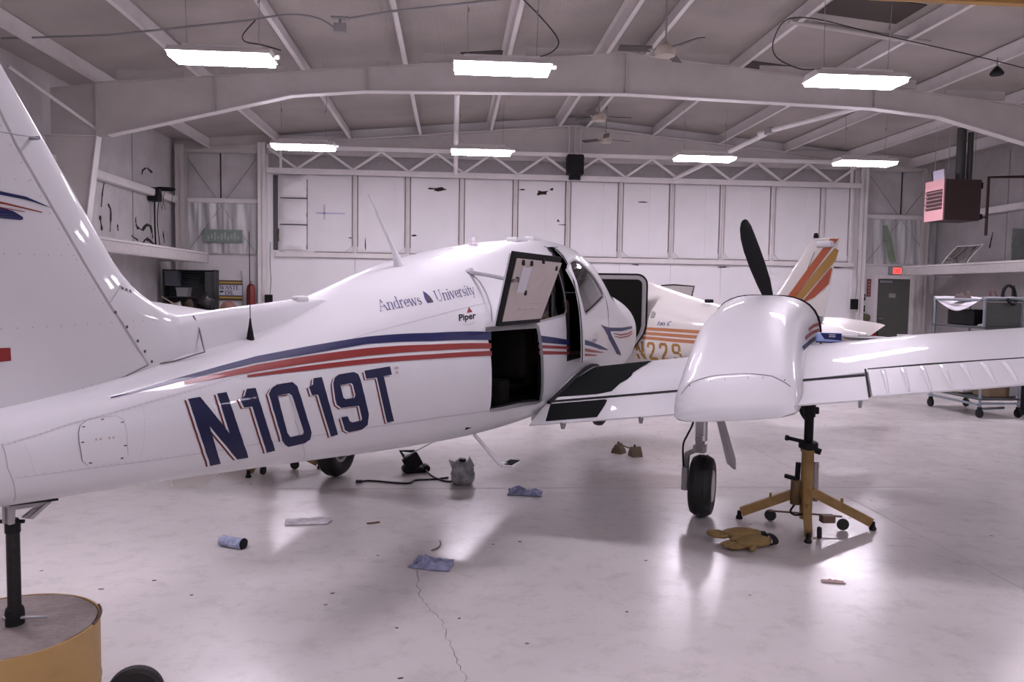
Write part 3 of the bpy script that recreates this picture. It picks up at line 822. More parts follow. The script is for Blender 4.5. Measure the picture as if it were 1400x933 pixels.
# painted marks and openings on the starboard skin: (station, angle above starboard)
MK = {
 'letter_N': [(-3.681,7.7),(-3.671,7.7),(-3.661,7.8),(-3.651,7.8),(-3.641,7.9),(-3.631,7.9),(-3.618,1.3),(-3.601,-4.9),(-3.581,-10.8),(-3.558,-16.5),(-3.532,-21.9),(-3.543,-16.3),(-3.552,-10.4),(-3.558,-4.5),(-3.56,1.8),(-3.559,8.3),(-3.551,8.4),(-3.542,8.4),(-3.534,8.4),(-3.526,8.4),(-3.518,8.5),(-3.517,-2.2),(-3.506,-12.0),(-3.487,-21.4),(-3.462,-30.3),(-3.419,-40.0),(-3.43,-40.1),(-3.44,-40.2),(-3.451,-40.3),(-3.461,-40.4),(-3.472,-40.5),(-3.512,-35.1),(-3.543,-30.2),(-3.571,-25.5),(-3.595,-20.7),(-3.618,-15.6),(-3.609,-21.1),(-3.598,-26.3),(-3.585,-31.5),(-3.567,-36.9),(-3.539,-43.1),(-3.548,-43.4),(-3.557,-43.6),(-3.566,-43.8),(-3.575,-44.0),(-3.584,-44.2),(-3.628,-33.5),(-3.652,-24.1),(-3.67,-14.2),(-3.68,-3.7)],
 'letter_1': [(-3.472,1.5),(-3.467,1.9),(-3.462,2.3),(-3.457,2.6),(-3.451,3.0),(-3.446,3.4),(-3.442,4.4),(-3.439,5.4),(-3.435,6.4),(-3.431,7.4),(-3.427,8.5),(-3.419,8.4),(-3.411,8.4),(-3.403,8.3),(-3.395,8.2),(-3.386,8.2),(-3.386,-1.5),(-3.375,-10.7),(-3.357,-19.4),(-3.334,-27.7),(-3.296,-36.3),(-3.305,-36.5),(-3.313,-36.7),(-3.321,-36.9),(-3.329,-37.0),(-3.337,-37.2),(-3.367,-30.6),(-3.387,-24.6),(-3.402,-18.4),(-3.415,-11.9),(-3.424,-5.2),(-3.431,-5.2),(-3.439,-5.2),(-3.446,-5.2),(-3.454,-5.2),(-3.461,-5.2),(-3.464,-3.9),(-3.466,-2.5),(-3.468,-1.2),(-3.47,0.2)],
 'letter_0': [(-3.335,2.2),(-3.328,3.5),(-3.32,4.8),(-3.312,6.0),(-3.303,6.8),(-3.292,7.5),(-3.282,8.2),(-3.256,8.3),(-3.229,8.3),(-3.202,8.3),(-3.196,7.2),(-3.19,6.0),(-3.184,4.9),(-3.183,3.4),(-3.183,2.0),(-3.182,0.5),(-3.17,-8.8),(-3.149,-17.8),(-3.121,-26.3),(-3.121,-27.7),(-3.121,-29.1),(-3.121,-30.6),(-3.13,-31.3),(-3.138,-32.0),(-3.147,-32.8),(-3.175,-33.3),(-3.204,-33.9),(-3.232,-34.4),(-3.239,-33.9),(-3.245,-33.4),(-3.252,-32.9),(-3.26,-31.9),(-3.267,-30.9),(-3.275,-29.9),(-3.305,-19.8),(-3.327,-9.0)],
 'letter_0hole': [(-3.294,-0.0),(-3.274,0.2),(-3.254,0.4),(-3.234,0.6),(-3.23,-0.1),(-3.226,-0.7),(-3.221,-1.4),(-3.222,-1.4),(-3.222,-1.4),(-3.223,-1.4),(-3.21,-9.8),(-3.19,-17.9),(-3.166,-25.5),(-3.167,-26.0),(-3.168,-26.5),(-3.169,-27.0),(-3.19,-27.3),(-3.211,-27.6),(-3.232,-27.9),(-3.234,-27.8),(-3.236,-27.6),(-3.239,-27.5),(-3.244,-26.6),(-3.249,-25.8),(-3.254,-25.0),(-3.273,-17.1),(-3.288,-8.7)],
 'letter_1b': [(-3.123,3.0),(-3.119,3.3),(-3.114,3.5),(-3.109,3.8),(-3.105,4.1),(-3.1,4.3),(-3.097,5.2),(-3.095,6.0),(-3.092,6.9),(-3.089,7.8),(-3.086,8.6),(-3.077,8.6),(-3.068,8.6),(-3.058,8.6),(-3.049,8.6),(-3.04,8.6),(-3.039,0.5),(-3.03,-7.2),(-3.012,-14.8),(-2.991,-22.0),(-2.961,-29.1),(-2.97,-29.3),(-2.978,-29.4),(-2.986,-29.6),(-2.995,-29.7),(-3.003,-29.9),(-3.027,-24.6),(-3.046,-19.4),(-3.061,-14.1),(-3.075,-8.5),(-3.084,-2.9),(-3.091,-2.8),(-3.098,-2.8),(-3.105,-2.8),(-3.112,-2.8),(-3.119,-2.7),(-3.12,-1.6),(-3.121,-0.5),(-3.122,0.7),(-3.123,1.8)],
 'letter_9': [(-2.987,3.2),(-2.981,4.4),(-2.975,5.6),(-2.968,6.8),(-2.959,7.4),(-2.95,8.0),(-2.941,8.5),(-2.911,8.6),(-2.88,8.6),(-2.849,8.6),(-2.841,8.1),(-2.834,7.5),(-2.826,7.0),(-2.824,6.0),(-2.822,4.9),(-2.82,3.9),(-2.813,-3.8),(-2.798,-11.4),(-2.778,-18.7),(-2.779,-20.7),(-2.78,-22.8),(-2.78,-24.8),(-2.792,-25.6),(-2.803,-26.5),(-2.814,-27.3),(-2.842,-27.6),(-2.87,-27.9),(-2.897,-28.2),(-2.906,-27.6),(-2.915,-27.1),(-2.924,-26.6),(-2.935,-24.0),(-2.945,-21.5),(-2.954,-18.9),(-2.941,-18.8),(-2.927,-18.7),(-2.914,-18.6),(-2.909,-19.6),(-2.904,-20.6),(-2.898,-21.7),(-2.893,-21.9),(-2.888,-22.2),(-2.882,-22.5),(-2.864,-22.3),(-2.846,-22.1),(-2.828,-21.9),(-2.826,-21.5),(-2.824,-21.2),(-2.822,-20.9),(-2.83,-18.3),(-2.837,-15.7),(-2.844,-13.1),(-2.881,-13.1),(-2.918,-13.1),(-2.955,-13.2),(-2.963,-12.4),(-2.972,-11.6),(-2.981,-10.9),(-2.984,-9.8),(-2.986,-8.7),(-2.989,-7.5),(-2.99,-4.0),(-2.99,-0.4)],
 'letter_9hole': [(-2.948,1.3),(-2.926,1.4),(-2.904,1.5),(-2.881,1.6),(-2.878,1.2),(-2.876,0.9),(-2.873,0.6),(-2.871,-1.6),(-2.869,-3.8),(-2.865,-5.9),(-2.868,-6.6),(-2.87,-7.2),(-2.873,-7.8),(-2.891,-7.9),(-2.909,-7.9),(-2.927,-8.0),(-2.931,-7.5),(-2.935,-7.2),(-2.939,-6.8),(-2.943,-4.1),(-2.946,-1.4)],
 'letter_T': [(-2.782,8.4),(-2.748,8.4),(-2.714,8.5),(-2.679,8.5),(-2.644,8.6),(-2.608,8.6),(-2.608,7.6),(-2.608,6.5),(-2.608,5.5),(-2.608,4.5),(-2.607,3.4),(-2.619,3.3),(-2.631,3.3),(-2.643,3.2),(-2.654,3.1),(-2.666,3.0),(-2.66,-2.6),(-2.65,-8.2),(-2.635,-13.6),(-2.619,-18.9),(-2.598,-24.0),(-2.608,-24.1),(-2.619,-24.1),(-2.629,-24.2),(-2.639,-24.3),(-2.649,-24.3),(-2.669,-19.2),(-2.684,-13.9),(-2.698,-8.4),(-2.708,-2.8),(-2.713,2.8),(-2.727,2.9),(-2.741,2.9),(-2.755,2.9),(-2.769,3.0),(-2.783,3.0),(-2.783,4.1),(-2.783,5.1),(-2.783,6.2),(-2.783,7.3)],
 'blue': [(-3.934,23.4),(-3.704,30.2),(-3.473,34.5),(-3.287,36.7),(-3.015,34.9),(-2.67,31.5),(-2.21,24.8),(-1.645,19.2),(-1.669,14.4),(-2.238,19.7),(-2.699,26.1),(-3.049,27.7),(-3.314,29.7),(-3.491,28.7),(-3.715,25.8),(-3.934,21.8)],
 'red1': [(-3.654,25.7),(-3.32,27.9),(-3.054,26.4),(-2.713,23.2),(-2.247,17.7),(-1.676,12.7),(-1.683,9.6),(-2.263,13.9),(-2.736,17.9),(-3.079,20.2),(-3.343,21.4),(-3.66,21.9)],
 'red2': [(-3.393,19.9),(-3.086,18.5),(-2.744,15.9),(-2.27,11.9),(-1.687,8.3),(-1.69,5.5),(-2.279,9.1),(-2.756,12.5),(-3.099,14.8),(-3.397,17.6)],
 'blue_b': [(-0.952,13.1),(-0.632,10.2),(-0.28,6.7),(-0.282,3.3),(-0.639,6.1),(-0.965,8.8)],
 'red1_b': [(-0.955,7.1),(-0.641,4.8),(-0.282,2.2),(-0.282,0.4),(-0.643,2.8),(-0.959,5.0)],
 'red2_b': [(-0.954,3.4),(-0.643,1.2),(-0.281,-1.5),(-0.28,-3.3),(-0.643,-1.0),(-0.949,1.0)],
 'nose_blue': [(0.509,14.5),(0.686,12.7),(1.058,10.5),(1.56,8.9),(2.15,8.7),(2.135,6.1),(1.554,5.7),(1.026,7.5),(1.089,3.8),(1.255,-2.8),(1.512,-13.5),(1.563,-16.8),(1.341,-13.6),(1.097,-3.8),(0.907,4.0),(0.71,9.5)],
 'nose_red1': [(1.151,5.7),(1.484,3.2),(1.851,2.8),(2.129,4.2),(2.128,2.8),(1.852,1.3),(1.485,1.8),(1.183,4.6)],
 'nose_red2': [(1.184,3.2),(1.486,0.6),(1.853,0.3),(2.128,1.6),(2.13,0.4),(1.855,-1.0),(1.488,-0.6),(1.217,2.2)],
 'door_blue': [(-0.001,4.3),(0.431,-0.7),(0.979,-7.7),(0.981,-8.8),(0.434,-3.8),(-0.0,1.1)],
 'door_red1': [(0.001,-1.2),(0.436,-5.4),(0.779,-8.9),(0.78,-9.6),(0.438,-7.0),(0.003,-3.6)],
 'door_red2': [(0.004,-4.5),(0.297,-7.1),(0.59,-9.6),(0.591,-10.0),(0.298,-8.2),(0.005,-6.1)],
 'seam_upper': [(-4.299,-12.8),(-4.097,0.3),(-3.789,11.2),(-3.48,19.0),(-3.132,27.1),(-2.658,33.7),(-2.206,34.9),(-1.591,36.5)],
 'seam_lower': [(-4.266,-41.3),(-4.054,-38.5),(-3.78,-35.6),(-3.366,-30.6),(-2.786,-26.5),(-2.228,-24.7),(-1.687,-24.8)],
 'seam_ring_a': [(-4.297,-10.7),(-4.29,-32.8),(-4.239,-63.8)],
 'seam_ring_b': [(-3.213,-18.0),(-3.177,-29.8),(-3.064,-48.4)],
 'panel': [(-4.069,-2.5),(-4.044,1.6),(-3.997,2.5),(-3.95,1.9),(-3.931,-3.0),(-3.931,-10.7),(-3.93,-24.2),(-3.927,-30.7),(-3.941,-34.1),(-3.997,-35.2),(-4.056,-35.8),(-4.075,-32.1),(-4.083,-17.3),(-4.08,-9.0)],
 'baggage': [(-1.635,20.9),(-1.327,19.9),(-0.94,18.8),(-0.936,-1.4),(-0.805,-28.2),(-1.312,-25.7),(-1.678,-24.9),(-1.706,-2.1)],
 'door_aft': [(-0.313,-7.7),(-0.316,7.0),(-0.302,19.2),(-0.261,30.9),(-0.21,40.0),(-0.074,52.4),(0.054,61.9),(0.139,70.1)],
 'rear_window': [(-1.162,20.3),(-0.768,21.8),(-0.348,23.7),(-0.28,26.3),(-0.247,34.1),(-0.198,43.2),(-0.146,50.6),(-0.172,54.6),(-0.299,56.5),(-0.635,57.3)],
 'arc': [(-1.489,58.9),(-1.478,50.8),(-1.499,43.1),(-1.536,33.8),(-1.599,25.1)],
 'q_andrews': [(-2.454,48.6),(-2.138,44.7),(-2.397,58.9),(-2.096,52.9)],
 'q_univ': [(-2.021,43.8),(-1.622,43.0),(-1.979,51.6),(-1.584,50.0)],
 'q_piper': [(-1.936,28.7),(-1.761,28.5),(-1.91,32.8),(-1.736,32.4)],
 'dome': [(-2.045,54.2),(-2.035,52.1),(-2.034,49.0),(-2.042,45.6),(-2.048,44.1),(-2.098,44.6),(-2.087,48.4)],
 'tri': [(-1.776,36.1),(-1.829,32.6),(-1.765,32.6)],
 'swoosh': [(-1.916,26.7),(-1.854,25.9),(-1.785,26.7),(-1.78,26.3),(-1.851,25.1),(-1.92,26.1)],
 'tiny': [(-2.581,7.8),(-2.549,7.9),(-2.547,6.5),(-2.579,6.4)],
 'tiny2': [(-2.577,5.0),(-2.556,5.1),(-2.557,3.4),(-2.577,3.4)],
 'ant_black': [(-3.222,73.5)],
 'ant_white': [(-1.851,82.0)],
 'ant_dome': [(-0.784,85.8)],
 'ant_bump': [(-2.573,111.2)],
 'wing_root': [(-0.025,-18.7),(0.658,-16.2)],
}
# =================================================================== the twin: build
from mathutils.geometry import tessellate_polygon
PL_O = Vector((0.4196, 6.2543, 0.0))
PL_YAW = math.radians(90.0 - 24.6)
plane = thing('twin_engine_airplane', 'white twin-engine airplane with blue and red stripes and open doors, tail on a drum stand', 'airplane', PL_O, PL_YAW)
NOSEBLUE = mat('faded_blue_paint', (0.022, 0.026, 0.10), 0.5, coat=0.0, spec=0.2)
PURPLEB = mat('dark_blue_lettering', (0.05, 0.05, 0.17), 0.4)

def loft_skin(tab, xs, n=64, yc=lambda x: 0.0, zs=lambda x, y: 0.0, grow=0.0, z0=None):
    bm = B(); last = None; first = None
    for x in xs:
        zb, zt, zw, hw, nu, nl = sect(tab, x)
        zc = z0 if z0 is not None else zw
        rg = []
        for k in range(n):
            a = 360.0 * k / n
            p = surf_r(tab, x, a, min(max(zc, zb + 0.02), zt - 0.02), 0.0, grow)
            p.y += yc(x); p.z += zs(x, p.y)
            rg.append(bm.verts.new(p))
        if last: bridge(bm, last, rg)
        else: first = rg
        last = rg
    bm.faces.new(first); bm.faces.new(last)
    return bm

FLAT = 0.0105       # metres per degree on the skin, used to keep patches square
def tess_patch(poly, holes=(), step=0.05, cuts=True):
    """fill a (station, degrees) outline and slice it so it can follow the curved skin"""
    loops = [[Vector((a, b * FLAT, 0)) for a, b in lp] for lp in [poly] + list(holes)]
    bm = B(); vs = [bm.verts.new(v) for lp in loops for v in lp]
    for t in tessellate_polygon(loops):
        try: bm.faces.new([vs[i] for i in t])
        except ValueError: pass
    if cuts:
        xs = [v.co.x for v in bm.verts]; ys = [v.co.y for v in bm.verts]
        k = math.ceil(min(xs) / step)
        while k * step < max(xs):
            bmesh.ops.bisect_plane(bm, geom=bm.verts[:] + bm.edges[:] + bm.faces[:], dist=1e-5, plane_co=(k * step, 0, 0), plane_no=(1, 0, 0)); k += 1
        k = math.ceil(min(ys) / step)
        while k * step < max(ys):
            bmesh.ops.bisect_plane(bm, geom=bm.verts[:] + bm.edges[:] + bm.faces[:], dist=1e-5, plane_co=(0, k * step, 0), plane_no=(0, 1, 0)); k += 1
    return bm

def skin_patch(name, poly, m, parent, grow=0.0015, holes=(), step=0.05, surf=fus, thick=0.0, smooth=True, label=None):
    bm = tess_patch(poly, holes, step)
    pr = [(v.co.x, v.co.y / FLAT) for v in bm.verts]
    if thick:
        bm.verts.index_update()
        r = bmesh.ops.extrude_face_region(bm, geom=bm.faces[:])
        nv = [g for g in r['geom'] if isinstance(g, bmesh.types.BMVert)]
        inner = set(nv)
        for v in bm.verts:
            v.co = surf(v.co.x, v.co.y / FLAT, grow - (thick if v in inner else 0.0))
    else:
        for v in bm.verts:
            v.co = surf(v.co.x, v.co.y / FLAT, grow)
    return obj(name, bm, m, parent, smooth=smooth, sharp=50, label=label)

def skin_line(name, pts, w, m, parent, grow=0.001, surf=fus, k=8, kind=None, closed=False):
    """thin raised strip along a (station, degrees) path"""
    if closed: pts = pts + [pts[0]]
    P = [Vector((a, b * FLAT, 0)) for a, b in pts]
    fine = []
    for a, b in zip(P[:-1], P[1:]):
        n = max(2, int((b - a).length / 0.05))
        fine += [a + (b - a) * (i / n) for i in range(n)]
    fine.append(P[-1])
    bm = B(); last = None
    for i, p in enumerate(fine):
        d = (fine[min(i + 1, len(fine) - 1)] - fine[max(i - 1, 0)])
        s = Vector((-d.y, d.x, 0)).normalized() * (w / 2)
        a, b = p - s, p + s
        ro = [bm.verts.new(surf(q.x, q.y / FLAT, grow)) for q in (a, b)]
        if last: bm.faces.new((last[0], last[1], ro[1], ro[0]))
        last = ro
    return obj(name, bm, m, parent, kind=kind)

def rivet_rows(bm, pts, spacing, r=0.0028, surf=fus, grow=0.0012, n=6):
    P = [Vector((a, b * FLAT, 0)) for a, b in pts]
    for a, b in zip(P[:-1], P[1:]):
        m = max(1, int((b - a).length / spacing))
        for i in range(m):
            p = a + (b - a) * (i / m)
            vs = [bm.verts.new(surf(p.x + r * math.cos(2 * PI * j / n), (p.y + r * math.sin(2 * PI * j / n)) / FLAT, grow)) for j in range(n)]
            bm.faces.new(vs)

def cutter(name, poly, surf=fus, a=-0.12, b=0.2):
    bm = B()
    prism(bm, poly, a, b, lambda u, v, d: surf(u, v, d))
    bmesh.ops.triangulate(bm, faces=[f for f in bm.faces if len(f.verts) > 4])
    return obj(name, bm, INTER)

# ---- fuselage with cabin hollowed out and openings cut
xs = [-5.05, -5.0, -4.9, -4.7, -4.5] + [-4.3 + 0.1 * i for i in range(0, 75)] + [3.15, 3.22, 3.27, 3.31, 3.34, 3.36]
xs = sorted(set(round(x, 3) for x in xs))
fuselage = obj('fuselage', loft_skin(FUS, xs, 72, z0=None), WHITE, plane, smooth=True, sharp=35)
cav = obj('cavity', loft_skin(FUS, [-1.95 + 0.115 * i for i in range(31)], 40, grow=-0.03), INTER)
zpoly = lambda L: [(x, fus_th(x, z)) for x, z in L]
DOORWIN = zpoly([(-0.17, 1.80), (0.05, 1.85), (0.27, 1.88), (0.40, 1.87), (0.66, 1.77), (0.88, 1.645), (0.90, 1.605), (0.87, 1.580), (-0.13, 1.455), (-0.18, 1.475), (-0.195, 1.58)])
AFT = MK['door_aft']
FRONT = [(0.42, 70.1), (0.56, 62), (0.80, 48), (0.97, 36), (1.0, 28), (0.97, 10), (0.95, -7.67)]
DOORPOLY = AFT + FRONT
BAG = MK['baggage']
# squared-up corners for the baggage opening
BAGP = [(-1.70, BAG[0][1]), (-1.32, BAG[1][1]), (-0.935, BAG[2][1]), (-0.90, BAG[3][1]), (-0.865, BAG[4][1]), (-1.31, BAG[5][1]), (-1.70, BAG[6][1]), (-1.70, BAG[7][1])]
WSHIELD = [(0.98, 60), (1.12, 48), (1.28, 36), (1.46, 33), (1.66, 62), (1.66, 118), (1.46, 147), (1.28, 144), (1.12, 132), (0.98, 120)]
LWIN = lambda L: [(x, 180 - th) for x, th in L]
cuts = [cutter('c1', BAGP, a=-0.2), cutter('c2', DOORPOLY, a=-0.12), cutter('c3', MK['rear_window']), cutter('c4', LWIN(MK['rear_window'])),
        cutter('c5', LWIN([(x + 0.14, t) for x, t in DOORWIN])), cutter('c6', [(x, t) for x, t in WSHIELD[:5]] + WSHIELD[5:], a=-0.1, b=0.1)]
for c in [cav] + cuts:
    c.parent = plane
boolean(fuselage, [cav] + cuts)
fuselage.data.shade_smooth(); fuselage.data.set_sharp_from_angle(angle=math.radians(35))

# ---- panes
def pane(poly, name='window_pane', g=-0.012):
    skin_patch(name, poly, GLASS, plane, g, thick=0.004, step=0.08)
pane(MK['rear_window']); pane(LWIN(MK['rear_window'])); pane(LWIN([(x + 0.14, t) for x, t in DOORWIN])); pane(WSHIELD, 'windshield')
skin_line('window_seal', MK['rear_window'], 0.014, GREYP, plane, 0.002, closed=True)
skin_line('windshield_seal', WSHIELD, 0.02, BLACKRUB, plane, 0.002, closed=True)

# ---- cabin furniture seen through the openings
for yy in (-0.27, 0.27):
    for x0, xm in ((0.25, LEATHER), (-0.75, mat('dark_seat_cloth', (0.010, 0.009, 0.009), 0.9, spec=0.1))):
        bm = B()
        bbox(bm, x0 - 0.05, x0 + 0.45, yy - 0.21, yy + 0.21, 0.98, 1.12, 0.05, 3)
        bbox(bm, x0 - 0.14, x0 - 0.02, yy - 0.21, yy + 0.21, 1.05, 1.58, 0.05, 3, Matrix.Translation((x0, 0, 1.05)) @ Matrix.Rotation(-0.15, 4, 'Y') @ Matrix.Translation((-x0, 0, -1.05)))
        bbox(bm, x0 - 0.2, x0 - 0.1, yy - 0.12, yy + 0.12, 1.62, 1.80, 0.04, 3)
        obj('seat', bm, xm, plane, smooth=True)
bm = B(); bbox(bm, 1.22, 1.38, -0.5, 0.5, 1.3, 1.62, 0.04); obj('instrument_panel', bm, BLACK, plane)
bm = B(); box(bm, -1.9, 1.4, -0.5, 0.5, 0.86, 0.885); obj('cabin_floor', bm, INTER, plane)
bm = B(); box(bm, -1.66, -0.95, -0.1, 0.45, 0.89, 1.0); bbox(bm, -1.6, -1.3, -0.4, -0.15, 0.89, 0.93, 0.01); bbox(bm, -1.2, -1.0, -0.42, -0.2, 0.89, 1.05, 0.03)
obj('stowed_gear', bm, mat('dark_canvas', (0.012, 0.012, 0.011), 0.95, spec=0.1), plane)

# ---- stripes and lettering on the skin
for k, m, nm in (('blue', BLUE, 'stripe'), ('red1', RED, 'stripe'), ('red2', RED, 'stripe'), ('blue_b', BLUE, 'stripe'), ('red1_b', RED, 'stripe'), ('red2_b', RED, 'stripe'),
                 ('nose_blue', NOSEBLUE, 'stripe'), ('nose_red1', RED, 'stripe'), ('nose_red2', RED, 'stripe')):
    skin_patch(nm, MK[k], m, plane, 0.0022, step=0.03)
def offset_poly(poly, dx, dth):
    return [(a + dx, b + dth) for a, b in poly]
for k in ('N', '1', '0', '1b', '9', 'T'):
    hl = [MK['letter_%shole' % k]] if 'letter_%shole' % k in MK else []
    L = skin_patch('registration_letter', MK['letter_' + k], mat('deep_navy_letter', (0.007, 0.009, 0.045), 0.45, coat=0.1, spec=0.25), plane, 0.0034, hl, 0.04)
    skin_patch('letter_gap', offset_poly(MK['letter_' + k], -0.008, -0.42), WHITE, L, 0.0026, [offset_poly(h, -0.008, -0.42) for h in hl], 0.07)
    skin_patch('letter_shadow', offset_poly(MK['letter_' + k], -0.0145, -0.8), mat('dark_red_outline', (0.13, 0.016, 0.018), 0.45, spec=0.25), L, 0.0018, [offset_poly(h, -0.0145, -0.8) for h in hl], 0.07)
for k in ('tiny', 'tiny2'):
    skin_patch('small_mark', MK[k], mat('pale_red_print', (0.45, 0.33, 0.34), 0.5), plane, 0.0016)

# serif lettering drawn as thick and thin strokes in a unit square (advance, strokes (x0,y0,x1,y1,weight))
TN, TK = 0.045, 0.10
GL = {
 'A': (0.74, [(0.05, 0, .36, .70, TN), (.36, .70, .66, 0, TK), (.17, .25, .55, .25, TN), (0, 0, .14, 0, TN), (.56, 0, .74, 0, TN)]),
 'n': (0.54, [(.1, 0, .1, .44, TK), (.1, .36, .25, .45, TN), (.25, .45, .40, .40, TN), (.42, .40, .42, 0, TK), (.02, 0, .18, 0, TN), (.34, 0, .5, 0, TN), (.02, .44, .1, .44, TN)]),
 'd': (0.54, [(.42, 0, .42, .74, TK), (.42, .40, .25, .45, TN), (.25, .45, .09, .36, TN), (.08, .36, .08, .10, TK), (.09, .10, .22, 0, TN), (.22, 0, .42, .08, TN), (.34, .74, .42, .74, TN), (.42, 0, .5, 0, TN)]),
 'r': (0.38, [(.1, 0, .1, .44, TK), (.1, .34, .22, .45, TN), (.22, .45, .33, .42, TK), (.02, 0, .2, 0, TN), (.02, .44, .1, .44, TN)]),
 'e': (0.46, [(.06, .24, .40, .24, TN), (.40, .24, .36, .40, TK), (.36, .40, .22, .45, TN), (.22, .45, .08, .36, TN), (.07, .36, .07, .12, TK), (.07, .12, .20, 0, TN), (.20, 0, .40, .08, TN)]),
 'w': (0.74, [(.06, .44, .20, 0, TK), (.20, 0, .36, .42, TN), (.34, .44, .50, 0, TK), (.50, 0, .66, .44, TN), (0, .44, .14, .44, TN), (.58, .44, .74, .44, TN)]),
 's': (0.40, [(.33, .36, .22, .45, TN), (.22, .45, .08, .37, TN), (.08, .37, .10, .27, TK), (.10, .27, .30, .19, TK), (.30, .19, .33, .08, TK), (.33, .08, .20, 0, TN), (.20, 0, .05, .07, TN)]),
 'U': (0.74, [(.14, .70, .14, .16, TK), (.14, .16, .28, .01, TN), (.28, .01, .46, .01, TN), (.46, .01, .58, .16, TN), (.58, .16, .58, .70, TN), (.02, .70, .26, .70, TN), (.48, .70, .70, .70, TN)]),
 'i': (0.26, [(.12, 0, .12, .44, TK), (.03, 0, .21, 0, TN), (.03, .44, .12, .44, TN), (.08, .61, .16, .61, TK)]),
 'v': (0.50, [(.06, .44, .24, 0, TK), (.24, 0, .42, .44, TN), (0, .44, .16, .44, TN), (.34, .44, .50, .44, TN)]),
 't': (0.32, [(.14, .58, .14, .08, TK), (.14, .06, .29, .03, TN), (.02, .44, .28, .44, TN)]),
 'y': (0.50, [(.06, .44, .24, 0, TK), (.42, .44, .18, -.2, TN), (.18, -.2, .06, -.2, TN), (0, .44, .16, .44, TN), (.34, .44, .50, .44, TN)]),
 'J': (0.36, [(.24, .68, .18, .06, TK), (.18, .06, .02, -.02, TN)]), 'a': (0.44, [(.34, .44, .30, 0, TK), (.34, .40, .16, .44, TN), (.16, .44, .06, .2, TN), (.06, .2, .12, 0, TN), (.12, 0, .30, .1, TN)]),
 'C': (0.6, [(.55, .6, .35, .70, TN), (.35, .7, .12, .5, TK), (.12, .5, .1, .2, TK), (.1, .2, .3, 0, TK), (.3, 0, .52, .08, TN)]), ' ': (0.3, []),
 'W': (0.96, [(.06, .7, .26, 0, TK), (.26, 0, .46, .66, TN), (.44, .7, .64, 0, TK), (.64, 0, .86, .7, TN), (0, .7, .14, .7, TN), (.78, .7, .94, .7, TN)]),
 'S': (0.55, [(.46, .56, .30, .70, TN), (.30, .70, .10, .58, TK), (.10, .58, .12, .42, TK), (.12, .42, .42, .28, TK), (.42, .28, .45, .12, TK), (.45, .12, .26, 0, TN), (.26, 0, .06, .12, TN)]),
 'T': (0.64, [(.31, 0, .31, .70, TK), (.03, .70, .59, .70, TN), (.03, .70, .03, .58, TN), (.59, .70, .59, .58, TN), (.2, 0, .42, 0, TN)]),
 'E': (0.6, [(.14, 0, .14, .70, TK), (.04, .70, .52, .70, TN), (.04, 0, .54, 0, TN), (.14, .37, .42, .37, TN), (.52, .70, .52, .58, TN), (.54, 0, .54, .14, TN)]),
 'O': (0.74, [(.22, .02, .09, .22, TK), (.09, .22, .09, .48, TK), (.09, .48, .24, .69, TK), (.24, .69, .46, .69, TN), (.46, .69, .60, .48, TK), (.60, .48, .60, .22, TK), (.60, .22, .46, .01, TK), (.46, .01, .22, .02, TN)]),
 'I': (0.32, [(.15, 0, .15, .70, TK), (.05, 0, .25, 0, TN), (.05, .70, .25, .70, TN)]),
 'L': (0.58, [(.14, 0, .14, .70, TK), (.04, .70, .26, .70, TN), (.04, 0, .52, 0, TN), (.52, 0, .52, .14, TN)]),
}
def strokes_of(text, fat=1.0):
    x = 0; out = []
    for ch in text:
        adv, st = GL[ch]
        out.append((ch, [(a + x, b, c + x, d, w * fat) for a, b, c, d, w in st])); x += adv
    return out, x
def stroke_quad(s):
    a, b, c, d, w = s
    dx, dy = c - a, d - b; L = math.hypot(dx, dy); ux, uy = dx / L, dy / L
    e = w * 0.25; a -= ux * e; b -= uy * e; c += ux * e; d += uy * e
    nx, ny = -uy * w / 2, ux * w / 2
    return [(a + nx, b + ny), (c + nx, d + ny), (c - nx, d - ny), (a - nx, b - ny)]
def text_on(name, text, quad, m, parent, cap=0.70, fat=0.88, surf=fus, grow=0.0016):
    """quad: baseline left, baseline right, cap-height left, cap-height right in surface coordinates"""
    st, W = strokes_of(text, fat)
    bl, br, tl, tr = quad
    for ch, ss in st:
        if not ss: continue
        bm = B()
        for s in ss:
            vs = []
            for u, v in stroke_quad(s):
                u /= W; v /= cap
                lo = (bl[0] + (br[0] - bl[0]) * u, bl[1] + (br[1] - bl[1]) * u); hi = (tl[0] + (tr[0] - tl[0]) * u, tl[1] + (tr[1] - tl[1]) * u)
                vs.append(bm.verts.new(surf(lo[0] + (hi[0] - lo[0]) * v, lo[1] + (hi[1] - lo[1]) * v, grow)))
            bm.faces.new(vs)
        obj(name, bm, m, parent)
text_on('name_letter', 'Andrews', MK['q_andrews'], PURPLEB, plane)
text_on('name_letter', 'University', MK['q_univ'], PURPLEB, plane)
d_ = skin_patch('dome_emblem', MK['dome'], PURPLEB, plane, 0.0016)
cx_ = sum(p[0] for p in MK['dome']) / 7; cy_ = sum(p[1] for p in MK['dome']) / 7
skin_patch('emblem_inlay', [(cx_ + (a - cx_) * 0.62 + 0.004, cy_ + (b - cy_) * 0.62 - 1.0) for a, b in MK['dome']], mat('bronze_inlay', (0.10, 0.065, 0.07), 0.4), d_, 0.0026)
